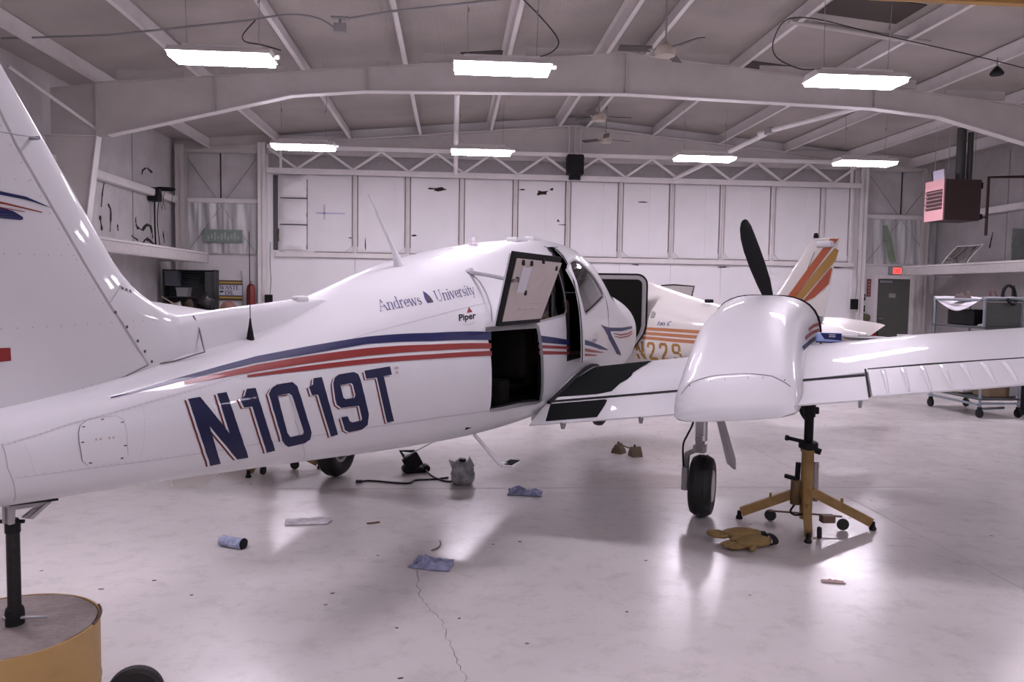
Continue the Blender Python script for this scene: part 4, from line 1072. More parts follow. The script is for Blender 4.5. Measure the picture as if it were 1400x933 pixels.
def font_on(name, text, quad, m, parent, surf=fus, grow=0.0016, off=0.0, split=True):
    """sans lettering from the built-in font, bent onto a surface"""
    cu = bpy.data.curves.new('tmp', 'FONT'); cu.body = text; cu.offset = off; cu.resolution_u = 3
    o = bpy.data.objects.new('tmp', cu); COL.objects.link(o)
    bpy.context.view_layer.update()
    me = o.to_mesh(); me = me.copy()
    bpy.data.objects.remove(o); bpy.data.curves.remove(cu)
    xs_ = [v.co.x for v in me.vertices]; x0, x1 = min(xs_), max(xs_); cap = 0.72
    bl, br, tl, tr = quad
    for v in me.vertices:
        u = (v.co.x - x0) / (x1 - x0); w = v.co.y / cap
        lo = (bl[0] + (br[0] - bl[0]) * u, bl[1] + (br[1] - bl[1]) * u); hi = (tl[0] + (tr[0] - tl[0]) * u, tl[1] + (tr[1] - tl[1]) * u)
        v.co = surf(lo[0] + (hi[0] - lo[0]) * w, lo[1] + (hi[1] - lo[1]) * w, grow)
    return obj(name, me, m, parent)
font_on('maker_name', 'Piper', MK['q_piper'], BLACK, plane, off=0.024)
skin_patch('maker_emblem', MK['tri'], RED, plane)
skin_patch('maker_swoosh', MK['swoosh'], mat('pale_grey_print', (0.5, 0.49, 0.5), 0.5), plane)

# ---- skin seams, access panel, rivets
for k in ('seam_upper', 'seam_lower', 'seam_ring_a', 'seam_ring_b'):
    skin_line('skin_seam', MK[k], 0.0035, mat('soft_seam', (0.40, 0.37, 0.38), 0.6), plane, 0.0008, kind='stuff')
skin_line('skin_seam', MK['arc'], 0.012, GREYM, plane, 0.003, kind='stuff')
pn = skin_patch('access_panel', MK['panel'], WHITE, plane, 0.003, thick=0.003)
skin_line('panel_gap', MK['panel'], 0.0045, SEAM, pn, 0.0015, closed=True)
bm = B()
pc = (sum(p[0] for p in MK['panel']) / 14, sum(p[1] for p in MK['panel']) / 14)
for a, b in MK['panel'][::2]:
    rivet_rows(bm, [(a + (pc[0] - a) * 0.1, b + (pc[1] - b) * 0.1), (a + (pc[0] - a) * 0.1 + .001, b)], 1, 0.006, grow=0.004, n=8)
obj('screw', bm, SCREW, pn, kind='stuff')
for i in range(5):
    if i == 2: continue
    skin_patch('stencil_mark', [(pc[0] - 0.035 + i * 0.014, pc[1] - .6), (pc[0] - 0.028 + i * 0.014, pc[1] - .6), (pc[0] - 0.028 + i * 0.014, pc[1] + 1.1), (pc[0] - 0.035 + i * 0.014, pc[1] + 1.1)], mat('pale_red_print', (0.45, 0.33, 0.34)), pn, 0.0045)
bm = B()
up, lo = MK['seam_upper'], MK['seam_lower']
rivet_rows(bm, [(a, b + .9) for a, b in up[:4]], 0.022); rivet_rows(bm, [(a, b - .9) for a, b in up[:4]], 0.022); rivet_rows(bm, [(a, b + .9) for a, b in lo[:4]], 0.025)
rivet_rows(bm, [(up[1][0] + 0.1, up[1][1] - 2), (lo[1][0] + 0.02, lo[1][1] + 2)], 0.022); rivet_rows(bm, [(up[2][0] - 0.06, up[2][1] - 2), (lo[2][0] - 0.1, lo[2][1] + 2)], 0.022)
rivet_rows(bm, [(up[0][0] + 0.06, up[0][1] - 2), (lo[0][0] + 0.05, lo[0][1] + 2)], 0.022)
obj('rivets', bm, RIVET, plane, kind='stuff')

# ---- baggage door standing open above its opening
bag = thing_part = bpy.data.objects.new('baggage_door', None); COL.objects.link(bag); bag.parent = plane
hl, hr = Vector((-1.71, -0.585, 1.425)), Vector((-0.935, -0.572, 1.424))
tl, tr = Vector((-1.735, -0.685, 1.842)), Vector((-0.950, -0.72, 1.845))
def quadslab(bm, a, b, c, d, n, t0, t1, inset=0.0):
    ctr = (a + b + c + d) / 4
    P = [p + (ctr - p).normalized() * inset for p in (a, b, c, d)]
    lo_ = [bm.verts.new(p + n * t0) for p in P]; hi_ = [bm.verts.new(p + n * t1) for p in P]
    bridge(bm, lo_, hi_); bm.faces.new(lo_); bm.faces.new(hi_)
nrm = (hr - hl).cross(tl - hl).normalized()
if nrm.y > 0: nrm = -nrm                       # towards the viewer's side: the lined inner face
bm = B(); quadslab(bm, hl, hr, tr, tl, nrm, -0.022, -0.004, 0.035); obj('door_skin', bm, WHITE, bag)
bm = B(); quadslab(bm, hl, hr, tr, tl, nrm, 0.0, 0.018); obj('door_seal', bm, BLACKRUB, bag)
bm = B(); quadslab(bm, hl + Vector((0.01, 0, .012)), hr + Vector((0.03, 0, .012)), tr + Vector((.03, 0, -.02)), tl + Vector((.015, 0, -.02)), nrm, 0.018, 0.024, 0.034); obj('door_lining', bm, BEIGE, bag)
ex = (hr - hl).normalized(); ez = (tl - hl).normalized()
def ond(u, v, d=0.03):
    a, b = u / 0.776, v / 0.43
    return hl.lerp(hr, a).lerp(tl.lerp(tr, a), b) + nrm * d
bm = B(); quadslab(bm, ond(0.13, 0.20), ond(0.27, 0.20), ond(0.28, 0.35), ond(0.14, 0.35), nrm, 0.0, 0.002); obj('placard', bm, mat('white_placard', (0.62, 0.60, 0.64), 0.4), bag)
bm = B()
for u, v in ((.13, .375), (.26, .375), (.10, .275), (.28, .20), (0.44, 0.395), (0.70, 0.36)):
    bbox(bm, -0.016, 0.016, -0.006, 0.006, -0.016, 0.016, 0.004, 1, Matrix.Translation(ond(u, v, 0.032)))
obj('latch_bolt', bm, BLACK, bag)
bm = B()
for v in (0.10, 0.14):
    tube(bm, [ond(0.16 + v, v, 0.024), ond(0.62, v, 0.024)], 0.008, 6)
lathe(bm, [(0.055, 0), (0.055, 0.002), (0.048, 0.003)], ond(0.42, 0.24, 0.027), nrm, 24)
obj('pressed_bead', bm, BEIGE, bag)
bm = B(); p0 = fus(-1.489, 58.9, 0.0); p1 = ond(0.035, 0.27, 0.04)
tube(bm, [p0, p0 + (p1 - p0) * 0.5 + Vector((0, 0, 0.004)), p1], 0.011, 8); cyl(bm, p0 + Vector((0, 0.01, -.004)), p0 + Vector((0, -0.03, 0.01)), 0.018, 8)
obj('stay', bm, GREYM, bag)
bm = B(); cyl(bm, p1, p1 - Vector((0, 0.02, 0)), 0.012, 8); obj('stay_pin', bm, CHROME, bag)
# frame of the opening
skin_line('opening_frame', [BAGP[2], BAGP[3], BAGP[4]], 0.055, mat('worn_jamb', (0.20, 0.20, 0.20), 0.5, metal=0.4), plane, 0.003)
skin_line('opening_frame', [BAGP[0], BAGP[1], BAGP[2]], 0.03, mat('worn_jamb', (0.20, 0.20, 0.20)), plane, 0.003)
skin_line('opening_frame', [BAGP[6], BAGP[5], BAGP[4]], 0.022, ALU, plane, 0.003)

# ---- cabin door, hinged at the front and standing ajar
door = bpy.data.objects.new('cabin_door', None); COL.objects.link(door); door.parent = plane
hx = Vector((0.97, -0.60, 1.2))
Rz = Matrix.Translation(hx) @ Matrix.Rotation(math.radians(5.2), 4, 'Z') @ Matrix.Translation(-hx)
inset = lambda L, c, f: [(c[0] + (a - c[0]) * f, c[1] + (b - c[1]) * f) for a, b in L]
dc = (0.35, 25.0)
DP = inset(DOORPOLY, dc, 0.985)
sk = skin_patch('door_skin', DP, WHITE, door, 0.0, [DOORWIN], 0.06, thick=0.022)
for L, m in (([(-0.27, 7.2), (0.0, 4.3), (0.43, -0.7), (0.90, -6.7), (0.90, -7.5), (0.43, -3.8), (0.0, 1.1), (-0.27, 3.6)], NOSEBLUE),
             ([(-0.27, 1.4), (0.0, -1.2), (0.436, -5.4), (0.70, -8.0), (0.66, -8.0), (0.438, -6.7), (0.0, -3.3), (-0.27, -0.9)], RED),
             ([(-0.27, -2.2), (0.0, -4.5), (0.30, -7.0), (0.25, -7.6), (0.0, -6.0), (-0.27, -4.2)], RED)):
    skin_patch('stripe', L, m, door, 0.002)
skin_patch('stripe', [(0.48, 14.7), (0.686, 12.9), (0.945, 11.2), (0.945, 2.6), (0.907, 4.0), (0.71, 9.5)], NOSEBLUE, door, 0.002)
pd = skin_patch('window_pane', DOORWIN, GLASS, door, -0.010, thick=0.004, step=0.08)
sl = skin_line('window_seal', DOORWIN, 0.014, GREYP, door, 0.002, closed=True)
ed = skin_line('door_edge_seal', [(a - 0.012, b) for a, b in AFT], 0.05, BLACKRUB, door, -0.005)
ed2 = skin_line('door_edge_trim', [(a - 0.028, b) for a, b in AFT], 0.012, ALU, door, 0.0015)
bm = B(); q = fus(0.12, 5.0, 0.01); bbox(bm, q.x - .05, q.x + .05, q.y - .01, q.y + .01, q.z - .012, q.z + .012, .005); obj('door_handle', bm, GREYM, door)
for ch in door.children:
    ch.data.transform(Rz)
skin_line('door_jamb', AFT, 0.05, BLACKRUB, plane, 0.0015)

# ---- fin, dorsal fillet, rudder, stabilator
def fin_le(z):
    base = -3.685 - 0.698 * (z - 1.545)
    return base + (0.17 * ((1.74 - z) / 0.24) ** 3 if 1.5 < z < 1.74 else (0.17 if z <= 1.5 else 0.0))
def fin_te(z): return -4.72 - 0.32 * (z - 1.2)
def fin_half(z): return 0.085 - 0.022 * (z - 1.2) / 1.4
def thick_at(f):
    return min(1.0, (2.969 * math.sqrt(max(f, 0)) - 1.26 * f - 3.516 * f * f + 2.843 * f ** 3 - 1.015 * f ** 4))
def aero_slab(zs, le, te, half, f0=0.0, f1=1.0, n=18):
    bm = B(); last = None; first = None
    for z in zs:
        a, b = le(z), te(z); rg = []
        fr = [f0 + (f1 - f0) * (0.5 - 0.5 * math.cos(PI * i / n)) for i in range(n + 1)]
        for f in fr: rg.append(bm.verts.new((a + (b - a) * f, -half(z) * thick_at(f) - 0.001, z)))
        for f in reversed(fr[1 if f0 == 0 else 0:]): rg.append(bm.verts.new((a + (b - a) * f, half(z) * thick_at(f) + 0.001, z)))
        if last: bridge(bm, last, rg)
        else: first = rg
        last = rg
    bm.faces.new(first); bm.faces.new(last)
    return bm
zl = [1.1, 1.2, 1.3, 1.4, 1.5, 1.53, 1.56, 1.59, 1.62, 1.66, 1.70, 1.74, 1.8, 1.9, 2.0, 2.2, 2.4, 2.62]
obj('fin', aero_slab(zl, fin_le, fin_te, fin_half, 0.0, 0.995), WHITE, plane, smooth=True, sharp=30)
obj('rudder', aero_slab([1.3, 1.7, 2.1, 2.6], lambda z: fin_te(z) - 0.012, lambda z: fin_te(z) - 0.42, lambda z: 0.035), WHITE, plane, smooth=True, sharp=30)
bm = B(); last = None
for x, zt, hb in ((-3.75, 1.47, 0.03), (-3.6, 1.505, 0.062), (-3.45, 1.512, 0.08), (-3.26, 1.530, 0.09), (-3.0, 1.549, 0.09), (-2.8, 1.566, 0.085), (-2.62, 1.575, 0.05), (-2.4, 1.575, 0.015)):
    zb = min(sect(FUS, x)[1] - 0.05, zt - 0.02)
    pr = [(-hb - 0.01, zb - 0.03), (-hb, zb + 0.1 * (zt - zb)), (-0.055, zb + 0.8 * (zt - zb)), (-0.03, zt - 0.008), (0, zt), (0.03, zt - 0.008), (0.055, zb + 0.8 * (zt - zb)), (hb, zb + 0.1 * (zt - zb)), (hb + 0.01, zb - 0.03)]
    rg = [bm.verts.new((x, y, z)) for y, z in pr]
    if last: bridge(bm, last, rg)
    else: bm.faces.new(rg)
    last = rg
bm.faces.new(last)
obj('dorsal_fin', bm, WHITE, plane, smooth=True, sharp=60)
st = lambda y: 0
bm = B(); last = None
for y in (-1.75, -1.6, -0.8, 0, 0.8, 1.6, 1.75):
    a, b = (-4.62 - (0.12 if abs(y) > 1.7 else 0), -5.52); rg = []
    fr = [0.5 - 0.5 * math.cos(PI * i / 10) for i in range(11)]
    for f in fr: rg.append(bm.verts.new((a + (b - a) * f, y, 2.66 + 0.05 * thick_at(f) + .001)))
    for f in reversed(fr[1:]): rg.append(bm.verts.new((a + (b - a) * f, y, 2.66 - 0.05 * thick_at(f) - .001)))
    if last: bridge(bm, last, rg)
    else: bm.faces.new(rg)
    last = rg
bm.faces.new(last); obj('stabilator', bm, WHITE, plane, smooth=True, sharp=30)

def fin_y(x, z):
    le, te = fin_le(z), fin_te(z); f = min(max((x - le) / (te - le), 0.0), 1.0)
    return -fin_half(z) * thick_at(f)
def fin_surf(x, th, g=0.0): return Vector((x, fin_y(x, th) - g - 0.001, th))
def fin_patch(name, L, m, grow=0.0016):
    bm = B(); loops = [[Vector((a, b, 0)) for a, b in L]]; vs = [bm.verts.new(v) for v in loops[0]]
    for t in tessellate_polygon(loops):
        bm.faces.new([vs[i] for i in t])
    bmesh.ops.subdivide_edges(bm, edges=bm.edges[:], cuts=2)
    for v in bm.verts: v.co = fin_surf(v.co.x, v.co.y, grow)
    return obj(name, bm, m, plane)
def fin_line(name, pts, w, m, kind='stuff', spacing=None, r=0.0028):
    bm = B(); last = None
    P = [Vector((a, b, 0)) for a, b in pts]
    fine = []
    for a, b in zip(P[:-1], P[1:]):
        n = max(2, int((b - a).length / (spacing or 0.04))); fine += [a + (b - a) * (i / n) for i in range(n)]
    fine.append(P[-1])
    for i, p in enumerate(fine):
        if spacing:
            bm.faces.new([bm.verts.new(fin_surf(p.x + r * math.cos(PI * j / 3), p.y + r * math.sin(PI * j / 3), 0.002)) for j in range(6)]); continue
        d = fine[min(i + 1, len(fine) - 1)] - fine[max(i - 1, 0)]; s = Vector((-d.y, d.x, 0)).normalized() * w / 2
        ro = [bm.verts.new(fin_surf(q.x, q.y, 0.0014)) for q in (p - s, p + s)]
        if last: bm.faces.new((last[0], last[1], ro[1], ro[0]))
        last = ro
    return obj(name, bm, m, plane, kind=kind)
fin_patch('fin_stripe', [(-4.45, 1.905), (-4.227, 1.878), (-4.159, 1.873), (-4.066, 1.848), (-4.16, 1.864), (-4.227, 1.868), (-4.45, 1.885)], BLUE)
fin_patch('fin_stripe', [(-4.45, 1.87), (-4.227, 1.849), (-4.106, 1.834), (-4.108, 1.831), (-4.227, 1.843), (-4.45, 1.858)], RED)
fin_patch('fin_stripe', [(-4.45, 1.85), (-4.227, 1.834), (-4.165, 1.829), (-4.165, 1.827), (-4.227, 1.831), (-4.45, 1.842)], RED)
fin_patch('fin_stripe', [(-4.45, 1.835), (-4.228, 1.832), (-4.201, 1.827), (-4.172, 1.813), (-4.171, 1.806), (-4.18, 1.803), (-4.202, 1.803), (-4.228, 1.803), (-4.45, 1.806)], BLUE)
fin_patch('red_placard', [(-4.27, 1.436), (-4.212, 1.434), (-4.21, 1.396), (-4.27, 1.394)], RED)
fin_line('fin_seam', [(-4.36, 2.36), (-4.176, 2.015), (-3.872, 1.56), (-3.715, 1.345)], 0.006, mat('soft_seam', (0.3, 0.28, 0.29)))
fin_line('fin_seam', [(-3.872, 1.56), (-3.77, 1.65)], 0.004, mat('soft_seam', (0.3, 0.28, 0.29)))
fin_line('fin_seam', [(-4.6, 1.135), (-4.26, 1.20), (-3.93, 1.28), (-3.715, 1.345)], 0.004, SEAM)
for k in range(6):
    z = 1.50 + 0.21 * k
    fin_line('fin_rivets', [(-4.7, z - 0.02), (fin_le(z) - 0.20, z)], 0, RIVET, spacing=0.045)
fin_line('fin_rivets', [(-4.385, 2.36), (-4.2, 2.015), (-3.9, 1.56)], 0, RIVET, spacing=0.05)
fin_line('fin_rivets', [(-4.35, 1.20), (-3.95, 1.30)], 0, RIVET, spacing=0.03)
fin_line('fin_screws', [(-3.85, 1.53), (-3.76, 1.43), (-3.70, 1.355)], 0, SCREW, spacing=0.075, r=0.006)
fin_line('fin_screws', [(-3.80, 1.61), (-3.76, 1.6)], 0, SCREW, spacing=0.04, r=0.006)
bm = B(); a_ = Vector((-4.123, -0.075, 2.048))
cyl(bm, a_ + Vector((0, 0.02, 0)), a_ - Vector((0, 0.012, 0)), 0.006, 8); tube(bm, [a_ - Vector((0, .01, 0)), a_ + Vector((-0.10, -0.055, -0.012)), a_ + Vector((-0.5, -0.22, -0.05))], 0.0022, 6)
obj('whisker_antenna', bm, GREYM, plane)
# dorsal panel joint
bm = B(); tube(bm, [(-3.44, -0.032, 1.508), (-3.44, -0.06, 1.455), (-3.46, -0.092, 1.405), (-3.475, -0.115, 1.375), (-3.60, -0.092, 1.35), (-3.715, -0.065, 1.338)], 0.003, 5); obj('panel_joint', bm, SEAM, plane, kind='stuff')

# ---- roof antennas, beacon
bm = B(); b0 = fus(-1.82, 86, -0.01)
pr = [(0.075, 0.035, 0.0), (0.05, 0.022, 0.025), (0.024, 0.010, 0.09), (0.008, 0.005, 0.37)]
last = None
for L, w, h in pr:
    c = b0 + Vector((0.02 - h * 0.98, 0, h)); rg = [bm.verts.new(c + Vector((L * math.cos(2 * PI * k / 12), w * math.sin(2 * PI * k / 12), 0))) for k in range(12)]
    if last: bridge(bm, last, rg)
    else: bm.faces.new(rg)
    last = rg
bm.faces.new(last); obj('blade_antenna', bm, WHITE, plane, smooth=True)
bm = B(); b0 = fus(-3.20, 63.0, -0.006)
lathe(bm, [(0.017, 0), (0.012, 0.03), (0.006, 0.065), (0.003, 0.09)], b0, (0.0, 0, 1), 12)
tube(bm, [b0 + Vector((0, 0, .08)), b0 + Vector((-0.004, 0, .44))], 0.0018, 6); obj('whip_antenna', bm, BLACK, plane, smooth=True)
bm = B(); b0 = fus(-0.78, 86, -0.006); lathe(bm, [(0.030, 0), (0.030, 0.015), (0.022, 0.02), (0.020, 0.045), (0.010, 0.06)], b0, (0, 0, 1), 16); obj('beacon', bm, mat('pale_beacon_lens', (0.62, 0.55, 0.60), 0.2), plane, smooth=True)
for x in (0.0, 0.38):
    bm = B(); b0 = fus(x, 84, -0.006); bbox(bm, b0.x - 0.13, b0.x + 0.13, b0.y - 0.045, b0.y + 0.045, b0.z - 0.02, b0.z + 0.028, 0.02, 3); obj('roof_antenna', bm, WHITE, plane, smooth=True)
bm = B(); b0 = Vector((-2.74, -0.02, 1.565)); bbox(bm, -0.045, 0.045, -0.02, 0.02, -0.02, 0.018, 0.014, 3, Matrix.Translation(b0)); obj('spine_fairing', bm, WHITE, plane, smooth=True)
# belly items
bm = B(); tube(bm, [(-1.70, -0.25, 0.76), (-2.05, -0.2, 0.712)], 0.003, 6); obj('belly_antenna', bm, GREYM, plane)
bm = B(); prism(bm, [(-3.55, 0.93), (-3.25, 0.88), (-3.31, 0.842), (-3.37, 0.828), (-3.52, 0.862)], -0.006, 0.006); obj('belly_fin', bm, WHITE2, plane)
# step under the trailing edge of the wing root
bm = B(); tube(bm, [(-1.70, -0.46, 0.80), (-1.60, -0.58, 0.62), (-1.52, -0.62, 0.60)], 0.012, 8); bbox(bm, -1.585, -1.44, -0.655, -0.58, 0.595, 0.612, 0.006); obj('boarding_step', bm, WHITE, plane)
bm = B(); bbox(bm, -1.58, -1.445, -0.65, -0.59, 0.612, 0.617, 0.002); obj('step_pad', bm, BLACKRUB, plane)
# tail tie-down bracket on the jack stand
bm = B()
for L, a, b in (([(-4.185, 0.972), (-4.035, 0.948), (-4.06, 0.930), (-4.10, 0.932), (-4.165, 0.940), (-4.187, 0.95)], -0.012, 0.012), ([(-4.187, 0.955), (-4.168, 0.948), (-4.172, 0.90), (-4.188, 0.90)], -0.016, -0.006),
                ([(-4.065, 0.936), (-4.045, 0.936), (-4.112, 0.897), (-4.128, 0.903)], -0.016, -0.006), ([(-4.187, 0.955), (-4.168, 0.948), (-4.172, 0.90), (-4.188, 0.90)], 0.006, 0.016), ([(-4.065, 0.936), (-4.045, 0.936), (-4.112, 0.897), (-4.128, 0.903)], 0.006, 0.016)):
    prism(bm, L, a, b)
obj('tail_skid', bm, mat('dull_bracket_grey', (0.40, 0.385, 0.39), 0.45, metal=0.3), plane)
bm = B(); bar(bm, (-4.19, 0, 0.962), (-4.03, 0, 0.940), 0.05, 0.006); obj('skid_plate', bm, BLACK, plane)

# ---- wings
def w_te(y): return -1.02 if y < 2.9 else -1.02 + 0.09 * (y - 2.9)
def w_le(y): return 0.64 if y < 2.9 else 0.64 - 0.10 * (y - 2.9)
def w_zte(y): return 0.886 + 0.145 * (y - 1.486)
def w_pt(y, f, up):
    te, le = w_te(y), w_le(y); c = le - te
    x = le - f * c; z = w_zte(y) + 0.14 * (c / 1.66) * (1 - f)
    tu = 0.158 * (c / 1.66) ** 1.3 * thick_at(f) ** 1.0; tl_ = 0.085 * (c / 1.66) * thick_at(f)
    return x, z + (tu if up else -tl_) + (0.002 if up else -0.002)
def frac(y, x): return (w_le(y) - x) / (w_le(y) - w_te(y))
def w_up(x, y):
    return w_pt(abs(y), min(max(frac(abs(y), x), 0), 1), True)[1]
def wing_piece(sgn, ys, fa, fb, n=14, droop=0.0, zoff=0.0):
    bm = B(); last = None
    for y in ys:
        a, b = (fa(y) if callable(fa) else fa), (fb(y) if callable(fb) else fb)
        fr = [a + (b - a) * (0.5 - 0.5 * math.cos(PI * i / n)) for i in range(n + 1)]
        rg = []
        x0, _ = w_pt(y, a, True)
        for f in fr:
            x, z = w_pt(y, f, True); rg.append(bm.verts.new((x, sgn * y, z + droop * (x0 - x) + zoff)))
        for f in reversed(fr[1:] if a <= 0 else fr):
            x, z = w_pt(y, f, False); rg.append(bm.verts.new((x, sgn * y, z + droop * (x0 - x) + zoff)))
        if last: bridge(bm, last, rg)
        else: bm.faces.new(rg)
        last = rg
    bm.faces.new(last)
    return bm
HX = -0.66       # hinge line station
def wing(sgn):
    w = obj('wing', wing_piece(sgn, [0.45, 0.6, 1.0, 1.5, 2.0, 2.9, 3.6, 4.4, 5.2, 5.7, 5.88], 0.0, lambda y: frac(y, HX) if y < 2.57 else (frac(y, -0.57) if y < 5.25 else frac(y, -0.57)), 22), WHITE, plane, smooth=True, sharp=50)
    cv = B()
    for y0, y1, hx in ((0.5, 2.56, HX), (2.58, 5.2, -0.57)):
        n = 10
        for i in range(n):
            ya, yb = y0 + (y1 - y0) * i / n, y0 + (y1 - y0) * (i + 1) / n
            quad = []
            for y in (ya, yb):
                f = frac(y, hx)
                quad.append([(hx + 0.004, sgn * y, w_pt(y, f, True)[1] - 0.004), (hx - 0.03, sgn * y, w_pt(y, f, True)[1] - 0.02), (hx - 0.02, sgn * y, w_pt(y, f, False)[1] + 0.005)])
            for k in range(2):
                cv.faces.new([cv.verts.new(q) for q in (quad[0][k], quad[0][k + 1], quad[1][k + 1], quad[1][k])])
    obj('cove_shade_strip', cv, BLACKRUB, w)  # black strip in the cove paints the shade inside the hinge gap
    fl_ = obj('flap', wing_piece(sgn, [0.56, 1.0, 1.5, 2.0, 2.56], lambda y: frac(y, HX - 0.016), 1.0, 8), WHITE, plane, smooth=True, sharp=40)
    al = obj('aileron', wing_piece(sgn, [2.58, 3.2, 4.0, 5.2], lambda y: frac(y, -0.57 - 0.016), 1.0, 8, droop=0.02, zoff=0.008), WHITE, plane, smooth=True, sharp=40)
    bd = B()
    for i in range(24):
        y = 2.66 + 0.105 * i
        for dy0 in (0,):
            xa, xb = -0.62, w_te(y) + 0.03
            pts = []
            for k in range(7):
                x = xa + (xb - xa) * k / 6
                hw_ = 0.017 * (1 - 0.55 * k / 6); hh = 0.013 * math.sin(PI * min(1, (k + 0.35) / 6.4)) + 0.001
                z = w_up(x, y) + 0.008 + 0.02 * (-0.586 - x)
                pts.append([bd.verts.new((x, sgn * (y + hw_ * c), z + hh * (1 - c * c))) for c in (-1, -0.5, 0, 0.5, 1)])
            for k in range(6):
                for j in range(4):
                    bd.faces.new((pts[k][j], pts[k][j + 1], pts[k + 1][j + 1], pts[k + 1][j]))
    obj('pressed_rib', bd, WHITE, al, smooth=True, kind='stuff')
    for ya, yb, hx in ((0.58, 2.56, HX), (2.58, 5.2, -0.57)):
        sb = B(); last = None
        for i in range(25):
            y = ya + (yb - ya) * i / 24; r_ = [sb.verts.new((x, sgn * y, w_up(x, y) + 0.0025)) for x in (hx + 0.022, hx + 0.004, hx - 0.016)]
            if last:
                for j in (0, 1): sb.faces.new((last[j], last[j + 1], r_[j + 1], r_[j]))
            last = r_
        obj('gap_shade_strip', sb, BLACKRUB, w)  # black strip laid over the hinge gap in place of its shade
    sb = B(); zz = [w_up(x, 2.57) for x in (HX, -0.8, -1.0)]
    for x0, x1 in ((-0.56, -0.8), (-0.8, -1.01)): sb.faces.new([sb.verts.new(p) for p in ((x0, sgn * 2.561, w_up(x0, 2.57) + .004), (x1, sgn * 2.561, w_up(x1, 2.57) + .004), (x1, sgn * 2.572, w_up(x1, 2.57) + .006), (x0, sgn * 2.572, w_up(x0, 2.57) + .006))])
    obj('gap_shade_strip', sb, BLACKRUB, w)  # painted dark line for the shaded step between flap and aileron
    # underside hinges of the flap
    for y in (0.78, 1.28, 2.52):
        bm = B(); x = -0.98; z = w_pt(y, frac(y, x), False)[1]
        prism(bm, [(x + 0.05, z + 0.01), (x - 0.06, z + 0.01), (x - 0.03, z - 0.035), (x + 0.0, z - 0.04)], sgn * y - 0.008, sgn * y + 0.008)
        obj('hinge', bm, GREYM, fl_)
    bm = B(); lathe(bm, [(0.02, 0), (0.14, 0.04), (0.18, 0.12), (0.05, 0.2)], (0, 0, 0), (0, sgn, 0), 12)
    return w, fl_
wr, flr = wing(-1)
wl, fll = wing(1)
def wing_patch(name, L, m, parent, grow=0.002):
    bm = B(); lp = [Vector((a, b, 0)) for a, b in L]; vs = [bm.verts.new(v) for v in lp]
    for t in tessellate_polygon([lp]): bm.faces.new([vs[i] for i in t])
    for k in range(-30, 20):
        bmesh.ops.bisect_plane(bm, geom=bm.verts[:] + bm.edges[:] + bm.faces[:], dist=1e-5, plane_co=(k * 0.05, 0, 0), plane_no=(1, 0, 0))
    for v in bm.verts: v.co = Vector((v.co.x, v.co.y, w_up(v.co.x, v.co.y) + grow))
    return obj(name, bm, m, parent)
rnd = random.Random(2)
edge = [(-0.56 + 0.08 * k, -1.0 - 0.012 * k + rnd.uniform(-0.012, 0.012)) for k in range(1, 11)]
wing_patch('walkway', [(-0.575, -0.585), (-0.40, -0.60), (0.0, -0.655), (0.26, -0.68), (0.30, -1.08)] + list(reversed(edge)) + [(-0.555, -0.99), (-0.585, -0.90), (-0.58, -0.75)], WALK, wr)
wing_patch('walkway', [(-0.70, -0.60), (-0.99, -0.66), (-0.985, -1.0), (-0.82, -1.005), (-0.72, -1.0), (-0.70, -0.98)], WALK, flr)
# root fillet and its dark seal
bm = B(); last = None
for k in range(24):
    x = -0.68 + 1.35 * k / 23; z = w_up(x, -0.6)
    yb_ = -abs(fus(x, fus_th(x, max(0.75, z))).y)
    r = [bm.verts.new(p) for p in ((x, yb_ + 0.02, z + 0.03), (x, yb_ - 0.003, z + 0.018), (x, yb_ - 0.012, z + 0.006), (x, yb_ - 0.03, w_up(x, yb_ - 0.03) + 0.003))]
    if last:
        for j in range(3): bm.faces.new((last[j], last[j + 1], r[j + 1], r[j]))
    last = r
obj('root_fairing', bm, WHITE, plane, smooth=True, sharp=None)
tube_pts = []
for k in range(16):
    x = -0.70 + 1.3 * k / 15; z = w_up(x, -0.62); yb_ = -abs(fus(x, fus_th(x, max(0.75, z))).y)
    tube_pts.append((x, yb_ - 0.022, w_up(x, yb_ - 0.03) + 0.008))
bm = B(); tube(bm, tube_pts, 0.015, 6); obj('root_seal', bm, BLACKRUB, plane)
# tip fairings
for s in (-1, 1):
    bm = B()
    wp = wing_piece(s, [5.88, 5.93], 0.02, 0.97, 12)
    obj('wing_tip', wp, WHITE, plane, smooth=True)

# ---- nacelles, propellers, gear
def ss(t): t = min(max(t, 0), 1); return t * t * (3 - 2 * t)
def nac_dy(x): return -0.045 * ss((x - 0.0) / 1.0)
def nac_dz(x, y): return 0.12 * (1 - ss((x + 1.1) / 1.0)) * (-(y) + NAC_Y)
def nac_s(x, th, g=0.0):
    p = nac(x, th, g); p.z += nac_dz(x, p.y); p.y += nac_dy(x); return p
nx = [-1.08, -1.06, -1.03, -1.0, -0.975, -0.955, -0.945, -0.935] + [-0.9 + 0.1 * i for i in range(24)] + [1.45, 1.5, 1.55, 1.59, 1.62]
bm = loft_skin(NAC, sorted(nx), 60, yc=lambda x: NAC_Y + nac_dy(x), zs=lambda x, y: nac_dz(x, y - nac_dy(x)))
nacR = obj('nacelle', bm, WHITE, plane, smooth=True, sharp=40)
def nac_line(pts, w, m, parent, name='skin_seam', grow=0.0015): return skin_line(name, pts, w, m, parent, grow, surf=nac_s, kind='stuff')
nac_line([(-0.985, 160), (-0.955, 148), (-0.944, 124), (-0.942, 84), (-0.957, 42), (-0.985, 22)], 0.004, SEAM, nacR)
bm = B()
for th in (150, 130, 110, 70, 50, 30): rivet_rows(bm, [(-0.965, th), (-0.964, th)], 1, 0.005, surf=nac_s)
obj('screw', bm, SCREW, nacR, kind='stuff')
